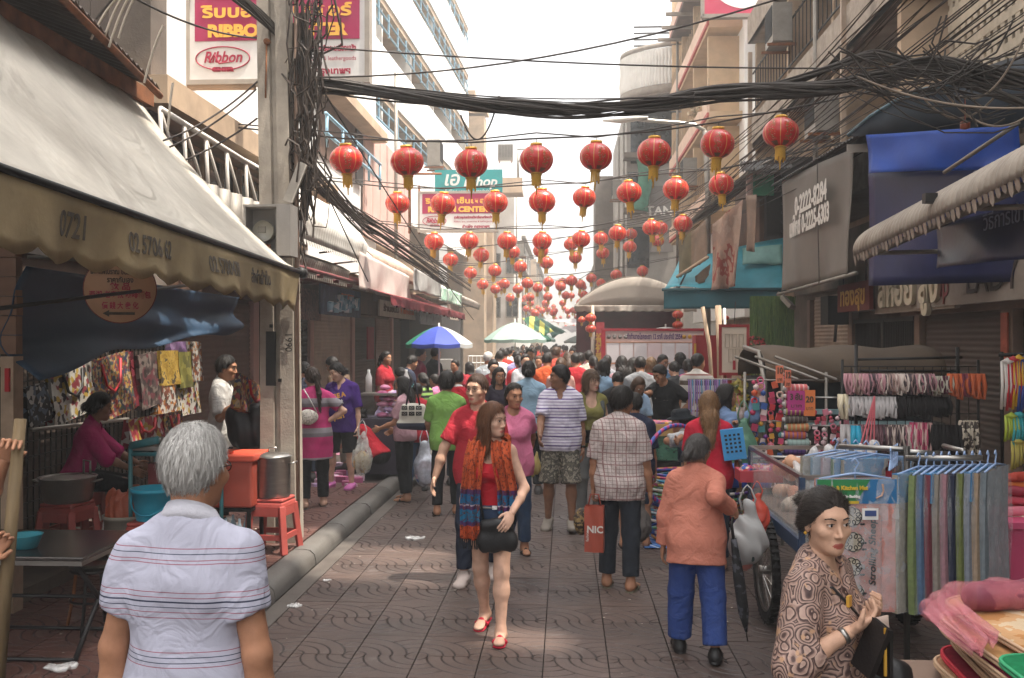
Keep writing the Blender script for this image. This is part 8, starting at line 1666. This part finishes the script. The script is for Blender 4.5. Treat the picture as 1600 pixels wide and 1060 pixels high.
# 8 old lady in salmon blouse
sal=cm('b87461', bscale=60)
f=PP('old woman in a salmon long sleeved blouse and blue trousers walking with an umbrella', 1088,682,6.1,-5,lod=0,sex='f', w=1.0,lean=7,hy=-38,hp=8,skin='tan', aR=('ik', P(1150,808,6.0),(.35,-.8,-.8)),aL=(2,15,6,6),lR=(-6,10,4,0),lL=(9,4,3,-6),curlR=62,top=dict(mat=sal,neck='crew', sleeve=1.93,hem=-.20,off=.02,soff=.024,wr=.007,wf=10,flare=.035,name='blouse'),bottom=tr(cm('2f437a', bscale=50),off=.022,flare=.02),hair=hs_('pony', SALT,len=.07,vol=.014,nape=.07,n=3200,sl=.045,comb=(0,-.8,-.5),lift=.002,c=.010),shoes=SHK,seed=10);glasses(f,steel)
t=thing('folded_umbrella', 'black dotted folded umbrella used as a cane by the old woman', 'umbrella', P(1143,820,5.95));a=P(1143,820,5.95);b=P(1168,1002,6.0);v=b-a;m=MB();m.tube([v*.12,v*.2,v*.45,v*.75,v*.92],[.018,.022,.036,.034,.008],10);m.build('folded_canopy', cells([hx('1c1c1e'),hx('232325'),hx('1a1a1c'),hx('4a4a50')],45),t);m=MB();m.tube([v*-.02+Vector((.01,0,.03)),v*0,v*.12],.010,7);m.tube([v*.9,v*1.0],.004,5);m.build('shaft', blackm,t)
# 9 - 13
f=PP('woman in a red t-shirt with long blond streaked hair seen from behind', 1108,614,8.4,-6,lod=1,sex='f', w=1.0,skin='tan', hy=0,aR=(2,24,22,6),aL=(0,10,4,4),top=T('b82438', sleeve=.8,hem=-.14),bottom=tr(JEAN),hair=hs_('long', BLONDE,len=.33,vol=.016),shoes=dict(kind='bare'),seed=11)
t=thing('perforated_basket', 'light blue perforated plastic basket under the red shirt woman\'s arm', 'basket', P(1146,694,8.25),R(-10));t.rotation_euler.y=R(-8);part(t,'body', M(hx('3a8ac0'),rough=.45,var=.06),((0,0,0),(.19,.08,.26)));[part(t,'hole', dk,((-.055+.036*i,-.041,.08-.035*j),(.02,.006,.018))) for i in range(4) for j in range(5)]
den=cm('6a7fa0', var=.15);f=PP('woman in a denim jacket reaching up to the trinket rack', 1131,603,9.6,-78,lod=1,sex='f', skin='tan', hy=-4,hp=4,aR=('ik', P(1192,612,9.35),(.3,-.2,-1)),aL=('ik', P(1152,662,9.2),(-.3,0,-1)),top=T(den,sleeve=1.9,hem=-.12),bottom=tr(JEAN),hair=hs_('long', BLACK,len=.26,vol=.016),shoes=SH,seed=12)
t=thing('drink_cup', 'plastic cup of iced drink with a pink straw in the denim woman\'s hand', 'cup', P(1157,655,9.15));m=MB();m.lathe([(0,0),(.03,0),(.042,.11),(0,.11)],14);m.build('cup', glow_free_clear((.7,.55,.5),.8,.1),t);m=MB();m.tube([(0,0,.1),(-.03,0,.22)],.004,5);m.build('straw', M(hx('c85a7a')),t)
carrier(1162,690,9.1,1.25,M(hx('6f9a80'),rough=.4,var=.1,bump=.4,bscale=20,trans=.35),'pale green plastic carrier bag of the denim woman', None,1.35,7)
wc=plaid(hx('b3b0ae'),hx('8a8a90'),hx('9a9aa0'),.05,.08,rough=.85);f=PP('man in a dark hat and pale checked shirt bending over the hoops', 1140,590,9.9,88,h=1.62,lod=1,w=.95,lean=72,hy=6,hp=-12,aR=('ik', P(1046,694,9.3),(.5,-.3,.4)),aL=('ik', P(1060,700,9.9),(-.5,-.3,.4)),top=dict(mat=wc,neck='collar', sleeve=.95,hem=-.12,off=.024),bottom=tr(KHA),hair=hs_('short'),shoes=SH,lR=(20,14,4,0),lL=(14,10,4,0),seed=13)
hp3=lambda a,b,c: tuple(f.head+f.Hd @ np.array([a,b,c])+np.array([0,0,f.dz]));m=MB();rot_=Matrix(f.Hd.tolist());m.lathe([(.155,.045),(.15,.055),(.105,.07),(.10,.12),(.075,.145),(0,.15)],22,hp3(0,-.01,0),rot=rot_);m.build('bucket_hat', cm('1f2226'),f.root,solid=.004)
f=PP('man in a black printed t-shirt leaning over his stall with one arm out', 1042,567,13.1,152,lod=1,w=.95,skin='tan', lean=12,hy=-20,hp=26,aR=('ik', P(1000,622,12.3),(.3,-.2,-1)),aL=(-20,48,16,-48),top=T('1d1c1d', sleeve=.75,hem=-.12),bottom=tr(JEAN),hair=hs_(),shoes=SH,seed=14);text('SK8', .12,cells([hx('8a8478'),hx('a89a8a'),hx('3a3634')],40),f.root,(0,.175,1.24+f.dz),(PI/2,0,PI),bold=.012)
PP('person in a navy top hidden behind the checked shirt man', 992,616,9.3,-6,lod=1,sex='f', w=1.0,top=T('23293c', sleeve=.9,hem=-.12),bottom=dict(mat=JEAN,len=1.0),hair=hs_(),shoes=SD,seed=15);carrier(1001,806,9.0,.95,M(hx('5a5450'),rough=.5,var=.1),'grey cloth bag hanging beside the checked shirt man', None,1.2,9)
f=PP('woman tourist in an olive sleeveless hooded top with sunglasses on her head', 922,579,10.7,190,lod=1,sex='f', bust=.2,skin='fair', hy=34,hp=4,aR=(2,10,8,4),aL=(-4,14,6,8),top=dict(mat=cm('7a7442', var=.12),neck='scoop', sleeve=.16,hem=-.10,off=.014,wr=.006,name='olive_top'),bottom=tr(cm('7a7a78')),hair=hs_('bob', hairmat((.05,.028,.016),(.17,.10,.055)),len=.10,fringe=1),shoes=SH,seed=16,lips='pale');glasses(f,greyw,up=1);m=MB();m.tube([(-.12,-.06,1.41+f.dz),(-.125,.09,1.34+f.dz),(-.13,.12,1.2+f.dz),(-.155,.05,1.05+f.dz)],.024,6,flat=.3);m.build('backpack_strap', cm('4a4e50'),f.root);part(f.root,'hip_bag', BLK,((.04,.15,.96+f.dz),(.26,.05,.14)))
f=PP('woman in a light blue polo shirt and black trousers seen from behind', 826,566,12.4,0,lod=1,sex='f', w=1.0,top=T('8aa5b8', neck='collar', sleeve=.75,hem=-.14),bottom=tr(BLK),hair=hs_('bun', BLACK,bz=-.02),shoes=SH,seed=17)
f=PP('man in a bright green t-shirt seen from behind', 698,584,10.9,6,lod=1,w=.95,top=T('7aa352', sleeve=.85,hem=-.15,wr=.006),bottom=tr(BLK),hair=hs_('short', BLACK,vol=.026,nape=.09,am=.005),shoes=SD,aR=(25,12,60,-10),aL=(20,14,50,-8),seed=18)
tote=thing('tote_bag', 'white tote bag with black knot print and dark base on the woman\'s shoulder', 'bag', P(644,650,11.45),R(8));o=soft('bag_body', [cone((-.13,0,-.10),(.15,0,-.12),.06,.06,.02,np.eye(3,dtype=np.float32),(1,.7,1)),cone((-.09,0,.10),(.12,0,.10),.045,.045,.06,np.eye(3,dtype=np.float32),(1,.7,1)),ell((.01,0,0),(.17,.05,.15))],.012,stripes(hx('c4beb2'),[(-.3,-.085,hx('20243a'))],-.3,.3,2),tote);
for i in range(3):
 for j in range(2): m=MB();m.tube([(-.09+.085*i+.032*math.sin(2*t),-.062,.03+.07*j+.022*math.sin(t*3)) for t in [2*PI*k/22 for k in range(22)]],.005,4,closed=True);m.build('knot_print', BLK,tote)
m=MB();m.tube([(-.07,-.02,.13),(-.02,0,.42),(.03,0,.42),(.09,-.02,.13)],.011,5);m.build('strap', cm('2a2630'),tote)
PP('long haired woman in pink top and black trousers with a tote bag', 632,590,11.8,74,lod=1,sex='f', top=T('b08a92', sleeve=.8,hem=-.10),bottom=tr(BLK,flare=.02),hair=hs_('long', BLACK,len=.27,vol=.014),shoes=SD,aL=(16,10,70,-4),aR=(10,12,60,0),seed=19)
PP('person in a red t-shirt and blue jeans half hidden behind the long haired woman', 652,600,12.5,4,lod=2,w=.95,top=T('b02434', sleeve=.85,hem=-.14),bottom=tr(JEANB),hair=hs_(),shoes=SH,lL=(-14,16,3,20),lR=(8,4,3,0),aR=(4,14,8,6),seed=20);carrier(663,716,11.9,1.25,glow_free_clear((.72,.74,.82),.8,.25),'clear plastic carrier bag with packets held by the red shirt person', cells([hx('c8a8b0'),hx('6a7ab0'),hx('b84a5a')],20),1.3,11)
# left pavement group
f=PP('woman in a purple slogan t-shirt, black shorts and pink clogs smiling down', 534,567,12.0,166,.12,lod=0,sex='f', w=1.08,fat=.03,bust=.2,skin='fair', hy=-34,hp=20,hr=10,aL=(2,15,8,6),aR=(-12,24,10,8),lR=(2,4,6,0),lL=(4,4,6,0),curlL=60,top=dict(mat=cm('43246e'),neck='v', sleeve=.95,hem=-.16,off=.024,soff=.03,flare=.03),bottom=dict(mat=BLK,len=1.0,off=.022,flare=.02,name='shorts'),hair=hs_('bun', BLACK,bz=-.02),shoes=dict(kind='croc', mat=M(hx('b8609a'),rough=.5)),lips='pale', seed=21)
for s_,x_,z_,sz,mt in (('ARE A', .04,1.26,.085,yel),('perfect', -.02,1.155,.10,wht),('pair!', .06,.985,.09,yel)): text(s_,sz,mt,f.root,(-x_,.20,z_+f.dz),(PI/2,R(-14),PI),bold=.004)
MB().lathe([(0,-.004),(.045,0),(0,.004)],14,(-.115,.185,1.07+f.dz),rot=Matrix.Rotation(PI/2,3,'X')).build('print_badge', M(hx('c8967a')),f.root)
carrier(566,700,11.7,1.2,glow_free_clear((.82,.84,.8),.4,.2),'clear plastic carrier bag of food held by the purple shirt woman', M(hx('a88a4a'),var=.3),1.25,13)
mgb=repeat([(0,hx('b8286a')),(.42,hx('6e666c')),(.55,hx('8a8488')),(.72,hx('b02a66'))],.36,2,rough=.8,bump=.3);f=PP('woman in a magenta and grey banded tunic with a long ponytail and hand on hip', 490,576,10.6,24,.12,lod=0,sex='f', w=1.0,skin='fair', hy=18,hp=12,aR=(-26,46,18,-56),aL=(10,10,30,0),top=dict(mat=mgb,neck='crew', sleeve=.75,hem=-.34,off=.02,flare=.05,wr=.006,name='tunic'),bottom=tr(BLK,off=.013),hair=hs_('pony', hairmat((.014,.009,.007),(.08,.05,.035)),len=.42),shoes=dict(kind='sandal', mat=M(hx('4a4644'))),seed=22)
t=thing('shoulder_bag', 'small white woven shoulder bag on the magenta tunic woman', 'bag', f.W((-.10,-.19,1.12)),R(24));soft('bag_body', [ell((0,0,0),(.12,.04,.085))],.012,cells([hx('c8c0b4'),hx('a8a094'),hx('d5cec4')],70),t,wr=.003);m=MB();m.tube([(.1,0,.05),(.02,.0,.2),(-.04,.03,.31)],.007,5);m.build('strap', wht,t)
PP('dark haired person behind the magenta tunic woman', 476,567,12.6,20,.12,lod=2,top=T('2a2c3a'),bottom=tr(),hair=hs_(),shoes=SH,seed=23)
PP('person in a brown shirt stooping behind the purple shirt woman', 540,562,13.7,66,.12,h=1.66,lod=2,lean=18,hp=24,top=T('7a6450', sleeve=1.2),bottom=tr(KHA),hair=hs_(),shoes=SH,aR=(30,10,50,0),seed=24)
PP('woman in a red top squatting over the goods on the pavement', 592,640,12.9,62,.12,h=1.52,lod=1,sex='f', lean=34,hp=20,lR=(112,138,12,0),lL=(104,134,12,0),aR=(60,10,70,0),aL=(50,10,60,0),top=T('b0202e', sleeve=.9,hem=-.06),bottom=tr(DKG),hair=hs_('bun'),shoes=SHW,seed=25)
PP('boy in a lavender t-shirt sitting low and facing the pink packets', 590,640,13.5,-72,.12,h=1.45,lod=1,lean=12,hp=18,lR=(88,92,8,0),lL=(84,96,8,0),aR=(40,8,75,0),aL=(40,8,75,0),top=T('a898b8', sleeve=.8,hem=-.04),bottom=dict(mat=KHA,len=1.0),hair=hs_(),shoes=SD,seed=26);stool(P(583,640,13.5).x,13.5,.12,.8,'low red stool under the lavender shirt boy')
PP('woman in a teal t-shirt with a ponytail bending forward', 650,573,14,70,h=1.62,lod=2,sex='f', lean=22,hp=18,top=T('5a9a9c', sleeve=.75),bottom=tr(),hair=hs_('pony'),shoes=SH,aR=(40,8,60,0),seed=27)
PP('woman in a green and black striped top and a flowered skirt', 662,584,15,56,lod=2,sex='f', top=dict(mat=repeat([(0,hx('1c1e1c')),(.5,hx('7a9a4a'))],.09,2),sleeve=.9),bottom=dict(mat=cells([hx('1c1e28'),hx('20222c'),hx('b84a5a'),hx('5a8ab0'),hx('c8c0b8')],16),skirt=1,len=.95,flare=.04),hair=hs_('pony'),shoes=SD,seed=28)
PP('woman in pink beside the green shirted man', 681,586,15.6,70,lod=2,sex='f', top=T('b06a88'),bottom=tr(),hair=hs_('pony'),shoes=SD,seed=29)
PP('person in a red jacket with a white collar right of the green shirt', 716,581,13.2,8,lod=2,w=.98,top=T('a8202c', sleeve=1.9,neck='collar', collar=wht),bottom=tr(),hair=hs_(),shoes=SH,seed=30)
PP('man in a dark blue shirt looking down near the shutters', 638,556,16,-58,.12,lod=2,hp=22,top=T('2c3040', sleeve=.8),bottom=tr(),hair=hs_(),shoes=SH,seed=31)
PP('man in a maroon shirt standing under the blue umbrella', 655,544,17.6,-64,.12,lod=2,top=T('7a2038', sleeve=.8),bottom=tr(BLK),hair=hs_(),shoes=SH,seed=32)
PP('man in a black t-shirt under the blue umbrella', 679,544,18.2,-50,.12,lod=2,skin='tan', top=T('1c1c1e', sleeve=.8),bottom=tr(BLK),hair=hs_(),shoes=SH,seed=33)
PP('woman in a red shirt in front of the shop shutter', 601,550,16.6,-112,.12,lod=2,sex='f', top=T('9a1f2a', sleeve=.9),bottom=tr(BLK),hair=hs_('pony'),shoes=SH,seed=34)
PP('person in red sitting in the shade beyond the blue umbrella', 712,556,17.2,150,.12,h=1.5,lod=3,top=T('8a2430'),bottom=tr(BLK),hair=hs_(),shoes=SH,seed=35)
f=PP('pink shirted woman vendor seated at the food stall on the left', 122,626,8.05,-72,.22,h=1.58,lod=0,sex='f', skin='brown', lean=16,hy=4,hp=8,lR=(84,88,8,0),lL=(80,84,8,0),aR=(34,6,62,-2),aL=(42,6,60,-6),top=dict(mat=cm('a82462'),neck='collar', sleeve=1.25,hem=-.06,off=.02,soff=.026,wr=.007),bottom=tr(BLK),hair=hs_('bun', BLACK,bz=-.01,vol=.02),shoes=SD,seed=36);f.root.location.z=.22+.06;stool(f.root.location.x-.02,8.05,.22,1.1,'red plastic stool under the pink shirted vendor')
f=PP('man in a white short sleeved shirt standing at the stall beside the pole', 348,557,9.5,-82,.12,lod=1,skin='tan', hy=-8,hp=8,aR=('ik', P(380,632,9.2),(.2,-.4,-1)),aL=('ik', P(388,640,9.6),(-.2,-.4,-1)),top=dict(mat=cm('b5b1ac'),neck='collar', sleeve=.9,hem=-.14,off=.022,wr=.006),bottom=tr(BLK),hair=hs_(),shoes=SH,seed=37)
wall_bag(366,412,596,650,'multi', -3.0,'red and gold patterned bag held open by the white shirted man', -14,red_p)
o=soft('black_jacket', [ell((0,0,.1),(.2,.12,.2)),ell((.08,0,.25),(.12,.1,.12)),ell((-.1,0,.22),(.12,.1,.14))],.016,M(hx('1c1b1d'),rough=.4,var=.15),None,wr=.012,wf=14);o.location=P(388,690,8.9);tag(o,'black jacket heaped on the orange cooler', 'jacket')
# person at the left frame edge holding a pole
pa,pb2=P(32,655,3.5),P(-4,1065,3.35);m=MB();m.tube([pa,pa.lerp(pb2,.5),pb2],[.022,.024,.026],8);tag(m.build('wooden_pole', M(hx('6a583e'),rough=.75,var=.3,stretch=(4,4,.5),scale=6)),'worn wooden pole gripped at the left frame edge', 'pole')
p_=P(-150,530,3.35);person('person at the left frame edge gripping a wooden pole with both hands', p_.x,p_.y,-58,h=1.62,lod=0,skin='tan', aR=('ik', P(4,880,3.38),(.3,-.4,-1)),aL=('ik', P(28,705,3.5),(-.5,-.3,-1)),nR=(.3,.2,.4),curlR=70,curlL=70,top=T('3a3a40', sleeve=.6),bottom=tr(),hair=hs_(),shoes=SH,seed=38)
# ---- the crowd in the middle distance: (pixel x, head top, distance, facing, sex, top, hair, label)
CRD=[(762,551,18,-15,'m','aeb4b6','short','grey haired man in a pale blue shirt left of the white shirted man',GREY),(781,549,20,-4,'m','c8c8c6','short','man in a white shirt between the umbrellas',BLACK),(770,562,15.4,186,'f','8a2a34','bun','woman with a dark head wrap and red top facing the camera',BLACK),(779,575,13,192,'f','2a2430','long','dark haired woman in a dark flowered top above the pink t-shirt woman',BLACK),
 (808,549,20,10,'m','8a84a8','short','person in a lilac shirt left of the light blue polo',BLACK),(811,556,18,14,'f','b02a30','pony','woman in a red top carrying a bag left of the light blue polo',BLACK),(820,554,17,200,'m','b8b8bc','short','man with a navy strap over a white shirt behind the light blue polo',BLACK),(827,545,22,196,'m','d0cec8','short','tall man in white facing the camera in the crowd',BLACK),
 (854,552,16,2,'m','c2552e','short','man in a bright orange shirt seen from behind',BLACK),(868,543,20,-8,'m','c85040','short','tall man in a coral shirt beyond the orange shirt',BROWN),(876,560,15.2,6,'f','b88a80','pony','brown haired woman in a pinkish top behind the striped polo man',BROWN),(888,551,18,-4,'f','c8b0a8','long','woman with brown hair and a pale top in the crowd',BROWN),(900,553,17,10,'m','a8262e','short','man in a red t-shirt left of the olive tourist',BLACK),(906,552,18.5,-20,'m','b83a34','short','second man in red just behind the red t-shirt man',BLACK),(920,549,18.4,-12,'m','d2c8b8','short','man in a cream shirt near the tent post',BLACK),(928,557,17,14,'f','c8a8a0','pony','girl with a ponytail beside the cream shirt man',BLACK),
 (941,562,13.9,-34,'f','7a92a8','bob','woman in a light blue top with a black shoulder bag near the notice board',BLACK),(972,557,15,8,'f','8a6a70','long','long haired woman in a flowered top reading the notice board',BLACK),(987,560,14.6,-36,'f','a87a88','long','long haired woman turning right before the notice board',BLACK),(1000,558,14.2,2,'m','7a7a7c','short','man in a grey t-shirt seen from behind at the notice board',BLACK),(1018,559,15,20,'f','a02a34','bob','light brown haired woman in a red top at the notice board',hairmat((.07,.04,.02),(.25,.15,.08))),(1033,555,16,196,'m','5a7a98','short','man in blue facing the camera before the notice board',BLACK),(1056,566,14.8,10,'m','2a2a2c','short','dark haired person behind the black shirted seller',BLACK),(1075,562,15.4,-10,'f','b05a88','pony','woman in pink with a ponytail right of the black shirted seller',BLACK),
 (961,579,12.5,-16,'m','1f1e20','short','man in a black and orange shirt bending beside the tourist',BLACK),(987,584,12.3,200,'f','8aa0b8','bob','brown haired woman with sunglasses looking down at the stall',BROWN),(690,566,19,-30,'m','7a3a3a','short','person in dull red behind the umbrella pole',BLACK),(735,566,17.5,30,'f','a03038','bob','woman in red seated beyond the red jacket',BLACK),(842,557,19,184,'f','b89a98','pony','woman facing the camera between the blue polo and orange shirt',BROWN),(864,552,21,-4,'f','b8484a','long','long haired woman in coral red far behind',BROWN),(948,556,16.6,4,'m','8a8a90','short','man in grey left end of the notice board',BLACK),(1064,552,16.2,20,'f','6a6a78','bob','woman in grey blue beyond the pink ponytail woman',BLACK)]
for i,(px,yt,Y,yaw,sx,c,st,lb,hm_) in enumerate(CRD):
 PP(lb,px,yt,Y,yaw,lod=2 if Y < 16.5 else 3,sex=sx,w=.92+.08*((i*7) % 3)/2,skin=('tan', 'brown', 'pale', 'tan')[i % 4],hy=((i*37) % 41)-20,hp=4+(i*5) % 14+(14 if yt > 577 else 0),lean=14 if yt > 577 else 0,aR=(4+(i*11) % 30,10,10+(i*17) % 60,0),aL=((i*13) % 24,10,8+(i*7) % 40,2),lR=(6-(i % 3)*6,6,3,0),top=T(c,sleeve=.75+.1*(i % 3),hem=-.12),bottom=tr((JEAN,BLK,JEANB,DKG,KHA)[i % 5]),hair=hs_(st,hm_),shoes=(SH,SD,SHK)[i % 3],seed=50+i)
f=PP('man in a white polo with broad brown bands beside the notice board', 1089,554,13.7,-18,lod=2,w=.95,top=dict(mat=repeat([(0,hx('c4beb4')),(.36,hx('4a3c30')),(.62,hx('b8b0a8')),(.9,hx('8a5a50'))],.24,2),neck='collar', sleeve=.85),bottom=tr(BLK),hair=hs_(),shoes=SH,hy=-30,seed=90)
FCOL=[('white', 'e0dcd6'),('red', 'bc3434'),('pink', 'c07a88'),('pale yellow', 'd8cca0'),('scarlet', 'c83c34'),('orange', 'cc6840'),('blue', '5a6a8a'),('cream', 'c8b8a0')]
r3=random.Random(21);n_=0
protos=[]
for k in range(8): protos.append(person('distant', 0,0,(0,180,8,190,-6,0,172,12)[k],h=1.66,lod=3,sex='mf'[k % 2],w=.92,skin=('tan', 'brown')[k % 2],top=T(FCOL[k][1],sleeve=.8),bottom=tr((JEAN,BLK)[k % 2]),hair=hs_(('short', 'pony', 'short', 'bob')[k % 4],BLACK),shoes=SH,seed=120+k))
for i in range(72):
 k=i % 8;Y=22+i*.42+r3.random();px=r3.uniform(778,935) if Y < 34 else r3.uniform(800,925);rt=protos[k].root if i < 8 else copy_tree(protos[k].root);p=P(px,530,Y);rt.location=(p.x,p.y,0);rt.scale=(r3.uniform(.92,1.04),)*3;rt['label']='distant person in a %s top %s deep in the street crowd' % (FCOL[k][0],'facing the camera' if k in (1,3,6) else 'seen from behind');rt['group']='people deep in the street crowd'

# ================================================================= hazy street air
m=MB();m.box((0,120,14),(220,320,32.6));hz=m.build('haze', M((.5,.5,.5)));hz.data.materials.clear();hm_=bpy.data.materials.new('haze');hm_.use_nodes=True;n_t=hm_.node_tree;n_t.nodes.remove(n_t.nodes['Principled BSDF']);pv=n_t.nodes.new('ShaderNodeVolumePrincipled');pv.inputs['Color'].default_value=(.93,.91,.88,1);pv.inputs['Density'].default_value=.0048;pv.inputs['Anisotropy'].default_value=.2;n_t.links.new(pv.outputs[0],[n for n in n_t.nodes if n.type =='OUTPUT_MATERIAL'][0].inputs['Volume']);hz.data.materials.append(hm_);hz['kind']='stuff'
